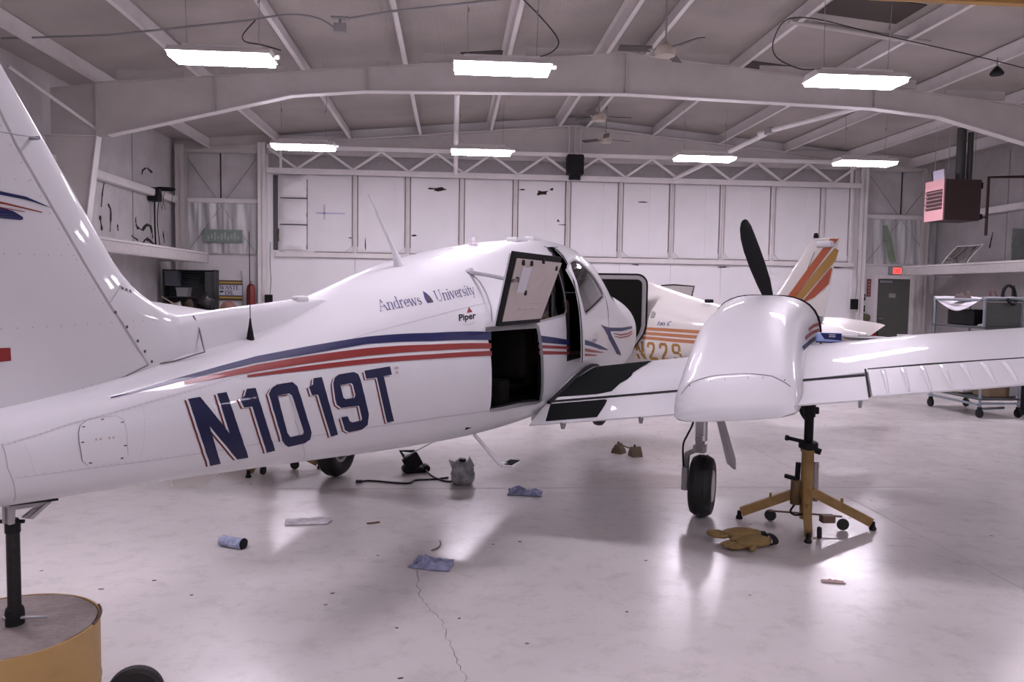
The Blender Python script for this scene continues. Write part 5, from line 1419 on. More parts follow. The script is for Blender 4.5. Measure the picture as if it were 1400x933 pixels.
for (p, m, w) in (([(0.40, 35.8), (0.543, 35.0), (0.699, 33.6), (0.827, 31.6), (1.03, 27.7), (1.36, 22)], RED, 0.030), ([(0.13, 34.6), (0.355, 32.4), (0.54, 30.8), (0.689, 28.6), (0.897, 25.1), (1.36, 15)], RED, 0.032), ([(-0.16, 34.0), (0.17, 28.4), (0.454, 25.2), (0.657, 22.7), (1.0, 15)], BLUE, 0.040)):
    skin_line('nacelle_stripe', p, w, m, nacR, 0.002, surf=nac_s)
# black cowl lip and open cooling gap
bm = B(); last = None
for t in range(-30, 215, 8):
    g0 = 0.006 + 0.018 * abs(math.cos(math.radians(t))) ** 0.8
    r_ = [bm.verts.new(nac_s(x, t, g)) for x, g in ((1.38, 0.0), (1.385, g0), (1.5, g0 + 0.006), (1.52, -0.03))]
    if last:
        for j in range(3): bm.faces.new((last[j], last[j + 1], r_[j + 1], r_[j]))
    last = r_
obj('cowl_lip', bm, BLACKRUB, nacR, smooth=True)
bm = B(); bbox(bm, 1.40, 1.46, -2.345, -2.29, 1.38, 1.46, 0.015); obj('cowl_latch', bm, GREYM, nacR)
def propeller(yc, zc, angle, parent):
    h = bpy.data.objects.new('propeller', None); COL.objects.link(h); h.parent = parent
    h.location = (1.78, yc, zc); h.rotation_euler = (angle, 0, 0)
    sp = B(); lathe(sp, [(0.16, -0.12), (0.165, -0.04), (0.15, 0.06), (0.11, 0.16), (0.05, 0.23), (0.01, 0.25)], (0, 0, 0), (1, 0, 0), 24)
    obj('spinner', sp, WHITE, h, smooth=True)
    for s in (1, -1):
        bm = B(); last = None
        for r, ch, tw, sw in ((0.10, 0.10, 55, 0.0), (0.22, 0.125, 42, 0.0), (0.36, 0.155, 33, 0.0), (0.52, 0.165, 27, 0.006), (0.68, 0.158, 22, 0.01), (0.80, 0.14, 19, 0.008), (0.89, 0.11, 17, 0.0), (0.94, 0.07, 16, -0.006), (0.958, 0.03, 16, -0.01)):
            t = math.radians(90 - tw); rg = []
            for k in range(14):
                a = 2 * PI * k / 14; u = ch / 2 * math.cos(a) + sw; w = 0.016 * (1 - 0.6 * r) * math.sin(a)
                rg.append(bm.verts.new((u * math.cos(t) - w * math.sin(t), s * (u * math.sin(t) + w * math.cos(t)), s * r)))
            if last: bridge(bm, last, rg)
            else: bm.faces.new(rg)
            last = rg
        bm.faces.new(last)
        obj('blade', bm, BLACK, h, smooth=True)
    return h
propeller(-1.955, 1.40, math.radians(-19.3), plane)

def main_gear(parent, sgn):
    g = bpy.data.objects.new('main_gear', None); COL.objects.link(g); g.parent = parent; g.location = (0, sgn * 1.55, 0); g.scale = (1, -sgn, 1)
    R_, W_ = 0.222, 0.083
    bm = B(); prof = [(0.10, -0.055), (0.13, -0.075), (0.17, -W_), (0.20, -0.072), (0.216, -0.045), (R_, -0.015), (R_, 0.015), (0.216, 0.045), (0.20, 0.072), (0.17, W_), (0.13, 0.075), (0.10, 0.055)]
    lathe(bm, prof, (0, 0, R_ + 0.006), (0, 1, 0), 40)
    for y in (-0.025, 0.0, 0.025):          # tread ribs
        lathe(bm, [(R_ - 0.003, y - 0.008), (R_ + 0.002, y - 0.007), (R_ + 0.002, y + 0.007), (R_ - 0.003, y + 0.008)], (0, 0, R_ + 0.006), (0, 1, 0), 40, cap=False)
    obj('tyre', bm, TYRE, g, smooth=True, sharp=50)
    bm = B(); lathe(bm, [(0.118, -0.070), (0.11, -0.080), (0.06, -0.072), (0.03, -0.085), (0.0, -0.088)], (0, 0, R_ + 0.006), (0, 1, 0), 24); lathe(bm, [(0.105, 0.055), (0.09, 0.06), (0.05, 0.045), (0.0, 0.05)], (0, 0, R_ + 0.006), (0, 1, 0), 24)
    obj('wheel_hub', bm, mat('wheel_white', (0.55, 0.54, 0.55), 0.4), g, smooth=True)
    bm = B()
    cyl(bm, (0, 0.02, 0.56), (0, 0.02, 0.92), 0.046, 18); cyl(bm, (0, 0.02, 0.50), (0, 0.02, 0.58), 0.030, 16)
    obj('strut', bm, CHROME, g, smooth=True)
    bm = B()
    bbox(bm, -0.05, 0.05, -0.02, 0.07, 0.47, 0.53, 0.012)
    tube(bm, [(0, 0.03, 0.50), (0, 0.115, 0.45), (0, 0.125, 0.23)], 0.022, 8); cyl(bm, (0, 0.13, 0.228), (0, 0.0, 0.228), 0.022, 10)
    bbox(bm, -0.06, 0.03, 0.10, 0.145, 0.19, 0.36, 0.012)
    for z0, z1 in ((0.49, 0.60), (0.60, 0.74)):
        bar(bm, (-0.06, 0.02, z0), (-0.12 if z0 < .5 else -0.06, 0.02, z1), 0.05, 0.012, up=(1, 0, 0))
    obj('fork', bm, mat('gear_grey', (0.42, 0.41, 0.42), 0.4, metal=0.3), g, smooth=True)
    bm = B(); tube(bm, smooth_path([(-0.05, 0.05, 0.88), (-0.06, 0.07, 0.70), (-0.05, 0.11, 0.60), (-0.04, 0.14, 0.52), (-0.03, 0.135, 0.36)]), 0.007, 6); obj('brake_hose', bm, BLACKRUB, g)
    bm = B(); cyl(bm, (0, -.005, .53), (0, 0.045, .53), 0.05, 16); obj('gland_nut', bm, ALU, g, smooth=True)
    bm = B()
    q = [Vector((0.19, -0.075, 0.80)), Vector((0.02, -0.06, 0.80)), Vector((0.03, -0.165, 0.40)), Vector((0.10, -0.21, 0.345)), Vector((0.19, -0.20, 0.40))]
    a_ = [bm.verts.new(p) for p in q]; b_ = [bm.verts.new(p + Vector((0, -0.016, 0))) for p in q]
    bridge(bm, a_, b_); bm.faces.new(a_); bm.faces.new(b_)
    obj('gear_door', bm, mat('gear_door_grey', (0.46, 0.44, 0.45), 0.4), g)
    return g
main_gear(plane, -1); main_gear(plane, 1)
bm = B(); lathe(bm, [(0.08, -0.05), (0.14, -0.065), (0.17, -0.04), (0.178, 0), (0.17, 0.04), (0.14, 0.065), (0.08, 0.05)], (2.62, -0.12, 0.178 + 0.16), (0, 1, 0), 32)
ng = bpy.data.objects.new('nose_gear', None); COL.objects.link(ng); ng.parent = plane
obj('tyre', bm, TYRE, ng, smooth=True)
bm = B(); cyl(bm, (2.62, -0.12, 0.55), (2.62, -0.06, 0.92), 0.035, 14); 
for s in (-0.09, 0.09): bar(bm, (2.62, -0.12 + s, 0.33), (2.62, -0.12 + s, 0.56), 0.03, 0.04, up=(1, 0, 0))
bbox(bm, 2.58, 2.66, -0.22, -0.02, 0.53, 0.57, 0.01); obj('fork', bm, GREYM, ng)
# port nacelle and propeller: mirror copies
mb = nacR.data.copy()
for v in mb.vertices: v.co.y = -v.co.y
mb.flip_normals(); obj('nacelle', mb, None, plane)
propeller(1.93, 1.40, math.radians(80), plane)
# =================================================================== the single-engine airplane behind
P2_O = Vector((4.616, 9.019, 0.0)); P2_YAW = math.radians(90 + 28.81)
p2 = thing('single_engine_airplane', 'cream white single-engine airplane with orange and gold tail bands, parked behind the twin', 'airplane', P2_O, P2_YAW)
FU2 = [(-0.25, 1.05, 1.20, 1.12, 0.03, 2, 2), (0.0, 1.0, 1.23, 1.12, 0.07, 2, 2), (0.5, 0.92, 1.29, 1.10, 0.15, 2.1, 2.4), (1.2, 0.80, 1.37, 1.06, 0.26, 2.1, 2.8), (1.95, 0.68, 1.475, 1.04, 0.38, 2.1, 3.2),
       (2.6, 0.60, 1.60, 1.03, 0.47, 2.1, 3.5), (3.2, 0.55, 1.735, 1.03, 0.53, 2.2, 3.8), (3.8, 0.53, 1.86, 1.03, 0.56, 2.3, 4), (4.6, 0.52, 1.90, 1.03, 0.57, 2.4, 4), (5.1, 0.54, 1.80, 1.02, 0.56, 2.4, 3.6),
       (5.6, 0.58, 1.45, 1.0, 0.53, 2.4, 3.2), (6.4, 0.66, 1.38, 1.0, 0.47, 2.4, 2.8), (6.8, 0.76, 1.26, 1.0, 0.33, 2.2, 2.4), (6.95, 0.9, 1.12, 1.0, 0.12, 2, 2)]
f2 = obj('fuselage', loft_skin(FU2, [-0.25, -0.2, -0.1, 0.0] + [0.15 * k for k in range(1, 45)] + [6.8, 6.88, 6.95], 48), WHITE2, p2, smooth=True, sharp=40)
def s2(x, th, g=0.0):
    p = surf_r(FU2, x, th, 1.03, 0.0, g); p.y = -p.y      # port side
    return p
def th2(x, z):
    a, b = -85.0, 85.0
    for _ in range(28):
        m = 0.5 * (a + b)
        if s2(x, m).z < z: a = m
        else: b = m
    return a
Z2 = lambda L: [(x, th2(x, z)) for x, z in L]
for z in (1.108, 1.042, 0.976):
    skin_patch('stripe', Z2([(3.35, z - 0.022), (2.7, z - 0.022), (1.6, z - 0.03), (1.6, z + 0.014), (2.7, z + 0.022), (3.35, z + 0.022)]), ORANGE2, p2, 0.002, surf=s2, step=0.1)
G2 = {'N': [[(0, 0), (.2, 0), (.2, .62), (.46, 0), (.66, 0), (.66, 1), (.46, 1), (.46, .38), (.2, 1), (0, 1)]],
      '2': [[(0, 0), (.62, 0), (.62, .16), (.22, .16), (.55, .5), (.62, .66), (.62, .86), (.5, 1), (.12, 1), (0, .88), (0, .68), (.17, .68), (.17, .80), (.22, .85), (.40, .85), (.45, .80), (.45, .66), (.40, .56), (0, .14)]],
      '9': [[(.12, 0), (.5, 0), (.62, .12), (.62, .88), (.5, 1), (.12, 1), (0, .88), (0, .56), (.12, .44), (.45, .44), (.45, .15), (.18, .15), (.18, .26), (0, .26), (0, .12)], [(.17, .58), (.45, .58), (.45, .85), (.17, .85)]]}
x = 3.085
for ch in 'N229':
    lp = G2[ch]; w, h, z0 = 0.24, 0.262, 0.66
    mp = lambda L: Z2([(x - u * w, z0 + 0.005 * (3.1 - x) + v * h) for u, v in L])
    skin_patch('registration_letter', mp(lp[0]), GOLD, p2, 0.002, [mp(q) for q in lp[1:]], 0.12, surf=s2)
    x -= 0.222
q = [(2.70, th2(2.7, 1.168)), (2.46, th2(2.46, 1.172)), (2.69, th2(2.7, 1.225)), (2.44, th2(2.46, 1.232))]
text_on('type_script', 'Jan C', q, PURPLEB, p2, surf=s2, fat=1.5)
skin_patch('vent', Z2([(2.83, 1.265), (2.77, 1.27), (2.765, 1.33), (2.80, 1.36), (2.835, 1.35)]), GREYP, p2, 0.012, surf=s2, thick=0.02)
# fin and rudder
def f2le(z): return 1.02 - 0.755 * (z - 1.63) + (0.35 * max(0, (1.62 - z) / 0.3) ** 2)
def f2te(z): return 0.26 - 0.16 * (z - 1.62)
obj('fin', aero_slab([1.1, 1.3, 1.5, 1.63, 1.8, 2.0, 2.2, 2.26, 2.30, 2.315], f2le, f2te, lambda z: 0.06 - 0.02 * (z - 1.2) - (0.02 if z > 2.3 else 0), 0, 0.99), WHITE2, p2, smooth=True, sharp=30)
def f2s(x, z, g=0.0):
    f = min(max((x - f2le(z)) / (f2te(z) - f2le(z)), 0), 1); return Vector((x, (0.06 - 0.02 * (z - 1.2)) * thick_at(f) + g + 0.002, z))
def f2patch(name, L, m):
    bm = B(); lp = [Vector((a, b, 0)) for a, b in L]; vs = [bm.verts.new(v) for v in lp]
    for t in tessellate_polygon([lp]): bm.faces.new([vs[i] for i in t])
    for k in range(4, 52):
        bmesh.ops.bisect_plane(bm, geom=bm.verts[:] + bm.edges[:] + bm.faces[:], dist=1e-5, plane_co=(k * 0.02, 0, 0), plane_no=(1, 0, 0))
    for k in range(28, 48):
        bmesh.ops.bisect_plane(bm, geom=bm.verts[:] + bm.edges[:] + bm.faces[:], dist=1e-5, plane_co=(0, k * 0.05, 0), plane_no=(0, 1, 0))
    for v in bm.verts: v.co = f2s(v.co.x, v.co.y, 0.006)
    return obj(name, bm, m, p2)
f2patch('fin_band', [(0.90, 1.49), (0.79, 1.48), (0.149, 2.297), (0.251, 2.302)], ORANGE)
f2patch('fin_band', [(0.76, 1.52), (0.65, 1.51), (0.175, 2.05), (0.143, 2.16), (0.196, 2.191)], GOLD)
f2patch('fin_band', [(0.62, 1.52), (0.491, 1.661), (0.235, 1.961), (0.22, 1.95), (0.262, 1.763), (0.358, 1.675), (0.44, 1.6)], mat('brick_orange_paint', (0.36, 0.075, 0.035), 0.35))
bm = B(); tube(bm, [f2s(0.70, 1.56, 0.002), f2s(0.45, 2.15, 0.002)], 0.004, 5); obj('rudder_gap', bm, SEAM, p2)
bm = B(); bbox(bm, 0.20, 0.42, -0.03, 0.075, 2.20, 2.275, 0.03, 3); obj('tip_fairing', bm, WHITE, p2, smooth=True)
bm = B(); lathe(bm, [(0.03, 0), (0.03, 0.03), (0.02, 0.06)], (0.47, 0, 2.32), (0, 0, 1), 12); obj('beacon', bm, BLACK, p2)
# stabilator, trailing edge resting low
bm = B(); last = None; pv = Vector((0.35, 0, 1.285)); rot = Matrix.Translation(pv) @ Matrix.Rotation(math.radians(-14), 4, 'Y') @ Matrix.Translation(-pv)
for y in (-1.16, -1.12, -1.0, -0.7, -0.1, 0.1, 0.7, 1.0, 1.12, 1.16):
    k = abs(y); le = 0.62 - (0.30 * max(0, (k - 0.55) / 0.61) ** 1.6); te = -0.22 + 0.46 * max(0, k - 0.1) / 1.06; rg = []
    fr = [0.5 - 0.5 * math.cos(PI * i / 10) for i in range(11)]; hf = 0.038 * ((le - te) / 0.84) ** 1.5
    for f in fr: rg.append(bm.verts.new(rot @ Vector((le + (te - le) * f, y, 1.285 + hf * thick_at(f) + 0.001))))
    for f in reversed(fr[1:]): rg.append(bm.verts.new(rot @ Vector((le + (te - le) * f, y, 1.285 - hf * thick_at(f) - 0.001))))
    if last: bridge(bm, last, rg)
    else: bm.faces.new(rg)
    last = rg
bm.faces.new(last); obj('stabilator', bm, WHITE2, p2, smooth=True, sharp=40)
# wings, gear, propeller
for s in (-1, 1):
    bm = B(); last = None
    for y, le, te, z in ((0.4, 5.0, 3.4, 0.68), (2.5, 4.95, 3.42, 0.88), (4.9, 4.75, 3.7, 1.10), (5.0, 4.6, 3.8, 1.12)):
        rg = []; fr = [0.5 - 0.5 * math.cos(PI * i / 10) for i in range(11)]; c = le - te
        for f in fr: rg.append(bm.verts.new((le - c * f, s * y, z + 0.09 * c * thick_at(f) + .001)))
        for f in reversed(fr[1:]): rg.append(bm.verts.new((le - c * f, s * y, z - 0.05 * c * thick_at(f) - .001)))
        if last: bridge(bm, last, rg)
        else: bm.faces.new(rg)
        last = rg
    bm.faces.new(last); obj('wing', bm, WHITE2, p2, smooth=True, sharp=40)
    bm = B(); lathe(bm, [(0.08, -0.06), (0.17, -0.075), (0.21, -0.03), (0.21, 0.03), (0.17, 0.075), (0.08, 0.06)], (3.95, s * 1.55, 0.21), (0, 1, 0), 24); cyl(bm, (3.95, s * 1.62, 0.21), (3.95, s * 1.62, 0.75), 0.04, 10)
    obj('main_gear', bm, TYRE, p2, smooth=True)
bm = B(); lathe(bm, [(0.08, -0.05), (0.15, -0.06), (0.18, -0.02), (0.18, 0.02), (0.15, 0.06), (0.08, 0.05)], (6.1, 0, 0.18), (0, 1, 0), 24); cyl(bm, (6.1, 0.07, 0.18), (6.1, 0.0, 0.7), 0.035, 10)
obj('nose_gear', bm, TYRE, p2, smooth=True)
bm = B(); lathe(bm, [(0.15, -0.02), (0.15, 0.05), (0.08, 0.2), (0.01, 0.27)], (6.95, 0, 1.0), (1, 0, 0), 20); obj('spinner', bm, WHITE2, p2, smooth=True)
bm = B(); bbox(bm, 7.0, 7.03, -0.93, 0.93, 0.93, 1.07, 0.012); obj('propeller_blade', bm, BLACK, p2)
# cabin windows and the two open doors
for a, b in ((3.35, 3.75), (3.85, 4.6), (4.68, 5.0)):
    for sf in (s2, lambda x, th, g=0.0: Vector((s2(x, th, g).x, -s2(x, th, g).y, s2(x, th, g).z))):
        skin_patch('window_pane', Z2([(a, 1.38), (b, 1.38), (b - 0.05, 1.70), (a + 0.06, 1.68)]), mat('dark_pane', (0.02, 0.022, 0.022), 0.08), p2, 0.003, surf=sf, step=0.1)
i2 = Matrix.LocRotScale(P2_O, Matrix.Rotation(P2_YAW, 3, 'Z'), None).inverted()
rd = bpy.data.objects.new('rear_door', None); COL.objects.link(rd); rd.parent = p2
A_ = i2 @ Vector((2.80, 11.30, 0.0)); D_ = i2 @ Vector((1.92, 11.46, 0.0))
ed_ = (D_ - A_).normalized(); wd = (D_ - A_).length; nd = Vector((-ed_.y, ed_.x, 0))
if (i2.to_3x3() @ Vector((0, -1, 0))).dot(nd) < 0: nd = -nd
def door_outline(e):
    P = [(0.20 + e * .3, 0.77 + e), (wd - e, 0.77 + e), (wd - e, 1.90 - e), (0.16, 1.90 - e)]
    for k in range(1, 6):
        t = PI / 2 * k / 6; r = 0.16 - e; P.append((0.16 - r * math.sin(t), 1.74 + r * math.cos(t)))
    P += [(e, 1.72), (e + 0.0, 1.15), (0.03 + e, 1.04)]
    return P
fd = lambda u, v, d: A_ + ed_ * u + Vector((0, 0, v)) + nd * d
for nm, e, d0, d1, m in (('door_skin', 0.0, -0.03, 0.0, BLACKRUB), ('door_rim', 0.028, 0.0, 0.012, GREYP), ('door_lining', 0.085, 0.012, 0.02, mat('dark_door_lining', (0.010, 0.010, 0.009), 0.9, spec=0.08))):
    bm = B(); prism(bm, door_outline(e), d0, d1, fd); obj(nm, bm, m, rd)
fdr = bpy.data.objects.new('far_door', None); COL.objects.link(fdr); fdr.parent = p2
E_ = [i2 @ Vector(p) for p in ((3.26, 12.81, 1.50), (3.86, 12.78, 1.42), (3.93, 12.78, 1.745), (3.60, 12.8, 1.765), (3.40, 12.81, 1.75))]
def slab5(pts, n, t): 
    bm = B(); a = [bm.verts.new(p) for p in pts]; b = [bm.verts.new(p + n * t) for p in pts]; bridge(bm, a, b); bm.faces.new(a); bm.faces.new(list(reversed(b))); return bm
nn = (E_[1] - E_[0]).cross(E_[2] - E_[0]).normalized()
obj('window_pane', slab5(E_, nn, 0.006), mat('milky_window', (0.42, 0.40, 0.38), 0.35, noise_amt=0.3), fdr)
bm = B(); tube(bm, [E_[0], E_[4], E_[3], E_[2], E_[1]], 0.014, 6); obj('window_frame', bm, BLACK, fdr)
bm = B(); bbox(bm, -0.06, 0.06, -0.03, 0.03, -0.02, 0.03, 0.012, 2, Matrix.Translation((2.05, 0.12, 1.52))); obj('spine_antenna', bm, BLACK, p2)
# =================================================================== jack stands
t = thing('tail_stand', 'ochre drum filled with concrete carrying the black post under the tail', 'stand', (-1.352, 2.472, 0))
RD, HD = 0.262, 0.575
bm = B(); lathe(bm, [(RD - 0.01, 0.0), (RD, 0.012), (RD, 0.18), (RD + 0.003, 0.19), (RD, 0.2), (RD, 0.37), (RD + 0.003, 0.38), (RD, 0.39), (RD, HD - 0.012), (RD + 0.003, HD - 0.004), (RD + 0.002, HD + 0.003), (RD - 0.004, HD + 0.003), (RD - 0.008, HD - 0.02), (RD - 0.02, 0.02)], n=64, cap=False)
obj('drum_shell', bm, DRUMY, t, smooth=True, sharp=50)
bm = B(); last = None
for r in (0.0, 0.06, 0.12, 0.18, 0.23, RD - 0.008):
    rg = [bm.verts.new((max(r, 1e-4) * math.cos(2 * PI * k / 48), max(r, 1e-4) * math.sin(2 * PI * k / 48), HD + 0.002 + 0.006 * noise.noise(Vector((r * 9 * math.cos(2 * PI * k / 48), r * 9 * math.sin(2 * PI * k / 48), 3))))) for k in range(48)]
    if last: bridge(bm, last, rg)
    last = rg
obj('concrete_fill', bm, CONCRETE, t, smooth=True)
bm = B(); tube(bm, [((RD + 0.002) * math.cos(a * PI / 30), (RD + 0.002) * math.sin(a * PI / 30), HD + 0.005) for a in range(0, 7)], 0.004, 6); obj('rim', bm, mat('rusty_rim', (0.10, 0.05, 0.035), 0.8), t)
bm = B(); tube(bm, [(0.026, 0.014, 0.56), (0.026, 0.014, 0.895)], 0.019, 16); obj('post', bm, mat('chipped_black_post', (0.012, 0.012, 0.012), 0.5, noise_amt=0.2, noise_scale=60, dark=(0.06, 0.055, 0.055), spec=0.25), t, smooth=True)
bm = B(); lathe(bm, [(0.026, 0.0), (0.027, 0.05), (0.025, 0.062), (0.021, 0.07)], (0.026, 0.014, 0.565), n=18); obj('collar', bm, BLACK, t)
bm = B(); cyl(bm, (0.0, -0.005, 0.605), (0.12, 0.02, 0.597), 0.005, 8); obj('locking_pin', bm, GREYM, t)
bm = B(); cyl(bm, (-0.01, 0.014, 0.898), (0.06, 0.014, 0.898), 0.006, 10); lathe(bm, [(0.022, -.03), (0.022, .0), (0.015, 0.012)], (0.026, 0.014, 0.895), n=14); obj('post_head', bm, BLACK, t)

t = thing('caster_wheel', 'black caster wheel with shiny hub on the floor beside the ochre drum', 'wheel', (-1.165, 2.98, 0), math.radians(14))
bm = B(); lathe(bm, [(0.055, -0.022), (0.085, -0.026), (0.099, -0.015), (0.101, 0), (0.099, 0.015), (0.085, 0.026), (0.055, 0.022)], (0, 0, 0.102), (0, 1, 0), 36); obj('tyre', bm, TYRE, t, smooth=True)
bm = B(); lathe(bm, [(0.06, -0.018), (0.05, -0.012), (0.02, -0.014), (0.0, -0.03)], (0, 0, 0.102), (0, 1, 0), 24); obj('hub', bm, CHROME, t, smooth=True)
bm = B(); cyl(bm, (0, -0.05, 0.102), (0, 0.05, 0.102), 0.012, 10); obj('axle', bm, GREYM, t)

def pos2(x, y): return PL_O + Vector((0.4163 * x - 0.9092 * y, 0.9092 * x + 0.4163 * y, 0))
jc = pos2(0.02, -2.262)
t = thing('wing_jack', 'yellow tripod jack with black ram lifting the wing outboard of the engine', 'jack', (jc.x, jc.y, 0))
bm = B(); cyl(bm, (0, 0, 0.06), (0, 0, 0.545), 0.042, 20); lathe(bm, [(0.05, 0.535), (0.05, 0.55)], n=20); obj('column', bm, YELLOW, t, smooth=True, sharp=40)
bm = B(); cyl(bm, (0, 0, 0.54), (0, 0, 0.80), 0.031, 18); cyl(bm, (0, 0, 0.78), (0, 0, 0.90), 0.040, 18); bbox(bm, 0.03, 0.06, -0.025, 0.025, 0.80, 0.85, 0.008); obj('ram', bm, BLACK, t, smooth=True, sharp=40)
bm = B(); lathe(bm, [(0.055, 0.555), (0.065, 0.565), (0.065, 0.60), (0.05, 0.61)], n=18); cyl(bm, (-0.03, -0.02, 0.605), (-0.16, -0.03, 0.635), 0.014, 10); cyl(bm, (-0.16, -0.03, 0.635), (-0.175, -0.03, 0.638), 0.020, 10); cyl(bm, (0.04, -0.03, 0.55), (0.07, -0.05, 0.54), 0.022, 10); obj('lock_collar', bm, BLACK, t, smooth=True, sharp=40)
for k, (ex_, ey_) in enumerate(((-0.385, 0.20), (0.43, -0.085), (-0.135, -0.34))):
    lg = B(); L = math.hypot(ex_, ey_); d = Vector((ex_ / L, ey_ / L, 0))
    p = d * 0.03 + Vector((0, 0, 0.255)); q = Vector((ex_, ey_, 0.055))
    bar(lg, p, q, 0.05, 0.062)
    lo_ = obj('leg', lg, YELLOW, t)
    bm = B(); lathe(bm, [(0.022, 0.0), (0.026, 0.012), (0.016, 0.03), (0.014, 0.06)], q - Vector((0, 0, 0.055)) + d * 0.015, n=12); obj('foot', bm, BLACK, lo_)
    bm = B(); w = d * (0.55 if k < 2 else 0.72) * L + d.cross(Vector((0, 0, 1))) * (0.045 if k < 2 else -0.075) + Vector((0, 0, 0.042)); lathe(bm, [(0.012, -0.015), (0.036, -0.014), (0.042, 0), (0.036, 0.014), (0.012, 0.015)], w, d.cross(Vector((0, 0, 1))), 20); obj('caster', bm, TYRE, lo_, smooth=True)
    bm = B(); cyl(bm, d * 0.55 * L + Vector((0, 0, 0.13)), d * 0.55 * L + Vector((0, 0, 0.215)), 0.010, 8); obj('pivot_pin', bm, YELLOW, lo_)
bm = B(); 
for k, (a, b) in enumerate((((-0.22, 0.11), (0.0, 0.0)), ((0.24, -0.05), (0, 0)), ((-0.08, -0.19), (0, 0)))):
    cyl(bm, (a[0], a[1], 0.085), (b[0], b[1], 0.095), 0.007, 8)
bbox(bm, 0.0, 0.09, -0.26, -0.20, 0.10, 0.15, 0.006); obj('brace_rod', bm, mat('rusty_rod', (0.13, 0.075, 0.05), 0.6), t)
bm = B(); cyl(bm, (-0.075, 0.01, 0.16), (-0.075, 0.01, 0.33), 0.034, 16); obj('pump_body', bm, mat('dark_mustard_pump', (0.13, 0.08, 0.03), 0.5), t, smooth=True)
bm = B(); cyl(bm, (-0.055, 0.035, 0.30), (-0.05, 0.035, 0.45), 0.018, 12); cyl(bm, (-0.09, 0.0, 0.345), (-0.16, -0.01, 0.365), 0.016, 8); obj('pump_handle_socket', bm, BLACK, t, smooth=True)
bm = B(); cyl(bm, (0.065, 0.02, 0.18), (0.065, 0.02, 0.46), 0.026, 14); obj('spring_case', bm, mat('worn_grey_tube', (0.33, 0.31, 0.30), 0.4, metal=0.4), t, smooth=True)
bm = B(); tube(bm, smooth_path([(-0.075, 0.01, 0.16), (-0.11, -0.0, 0.11), (-0.08, -0.02, 0.09), (-0.02, -0.02, 0.10)]), 0.007, 6); obj('hose', bm, BLACKRUB, t)

j2 = copy_tree(t); q2 = pos2(0.02, 2.262); j2.location = (q2.x, q2.y, 0); j2.rotation_euler = (0, 0, math.radians(8))
tag(j2, 'second yellow tripod jack under the far wing, mostly hidden by the fuselage', 'jack')
# gloves, rags, papers and bits on the floor
t = thing('work_gloves', 'pair of yellow leather work gloves lying in front of the jack', 'gloves', (1.905, 4.95, 0), math.radians(-8))
t.scale = (1.3, 1.3, 1.2)
def lobe(bm, c, sx, sy, sz, rz=0.0, seed=0, n=16, m=9):
    R_ = Matrix.Translation(c) @ Matrix.Rotation(rz, 4, 'Z'); last = None
    for j in range(m + 1):
        ph = PI * j / m; rg = []
        for i in range(n):
            a = 2 * PI * i / n; v = Vector((math.sin(ph) * math.cos(a), math.sin(ph) * math.sin(a), math.cos(ph)))
            k = 1 + 0.18 * noise.noise(v * 1.8 + Vector((seed, seed, 0)))
            v = Vector((v.x * sx * k, v.y * sy * k, max(v.z * sz * k, -sz * 0.8)))
            rg.append(bm.verts.new(R_ @ v))
        if last: bridge(bm, last, rg)
        else: bm.faces.new(rg)
        last = rg
    bm.faces.new(last)
GLOVE = mat('yellow_glove_leather', (0.32, 0.215, 0.075), 0.75, noise_amt=0.5, noise_scale=20, dark=(0.12, 0.07, 0.03), bump=0.4)
for k, (dx, dy, dz, rz) in enumerate(((0.0, 0.045, 0.045, 0.05), (0.035, -0.03, 0.028, 0.45))):
    bm = B(); lobe(bm, (dx, dy, dz), 0.105, 0.055, 0.034, rz, k * 3 + 1)
    for j in range(4):
        lobe(bm, Vector((dx, dy, dz)) + Matrix.Rotation(rz, 3, 'Z') @ Vector((-0.12 - 0.012 * (j % 2), -0.036 + 0.024 * j, -0.004)), 0.045, 0.0125, 0.013, rz + 0.12 * (j - 1.5), j)
    lobe(bm, Vector((dx, dy, dz)) + Matrix.Rotation(rz, 3, 'Z') @ Vector((-0.05, -0.062, -0.006)), 0.045, 0.015, 0.014, rz + 0.7, 9)
    g = obj('glove', bm, GLOVE, t, smooth=True, sharp=None)
    bm = B(); lathe(bm, [(0.05, 0), (0.052, 0.03), (0.046, 0.03), (0.044, 0.0)], Vector((dx, dy, dz)) + Matrix.Rotation(rz, 3, 'Z') @ Vector((0.085, 0, 0)), Matrix.Rotation(rz, 3, 'Z') @ Vector((1, 0, 0)), 16, cap=False)
    for v in bm.verts: v.co.z = 0.004 + (v.co.z - dz + 0.05) * 0.55
    obj('cuff', bm, BLACK, g, smooth=True)

def crumple(name, x, y, sx, sy, h, m, seed, label, cat='rag', n=18, rz=0.0, fold=1.0):
    bm = B(); rows = []
    for j in range(n + 1):
        row = []
        for i in range(n + 1):
            u, v = i / n * 2 - 1, j / n * 2 - 1
            e = 1 + 0.22 * noise.noise(Vector((u * 1.3 + seed, v * 1.3, seed)))
            px_, py_ = u * sx * e, v * sy * (1 + 0.22 * noise.noise(Vector((v * 1.4, u * 1.2 + seed, 1))))
            z = h * fold * max(0, (1 - max(abs(u), abs(v)) ** 3)) * abs(noise.noise(Vector((u * 2.2 + seed, v * 2.2, 4.0))) * 1.6 + 0.25) + 0.003
            row.append(bm.verts.new((px_, py_, z)))
        rows.append(row)
    for j in range(n):
        for i in range(n): bm.faces.new((rows[j][i], rows[j][i + 1], rows[j + 1][i + 1], rows[j + 1][i]))
    r = bmesh.ops.extrude_face_region(bm, geom=bm.faces[:])
    for g in r['geom']:
        if isinstance(g, bmesh.types.BMVert): g.co.z += 0.004
    o = obj(name, bm, m, None, smooth=True, sharp=None, loc=(x, y, 0), rot=(0, 0, rz))
    return tag(o, label, cat)
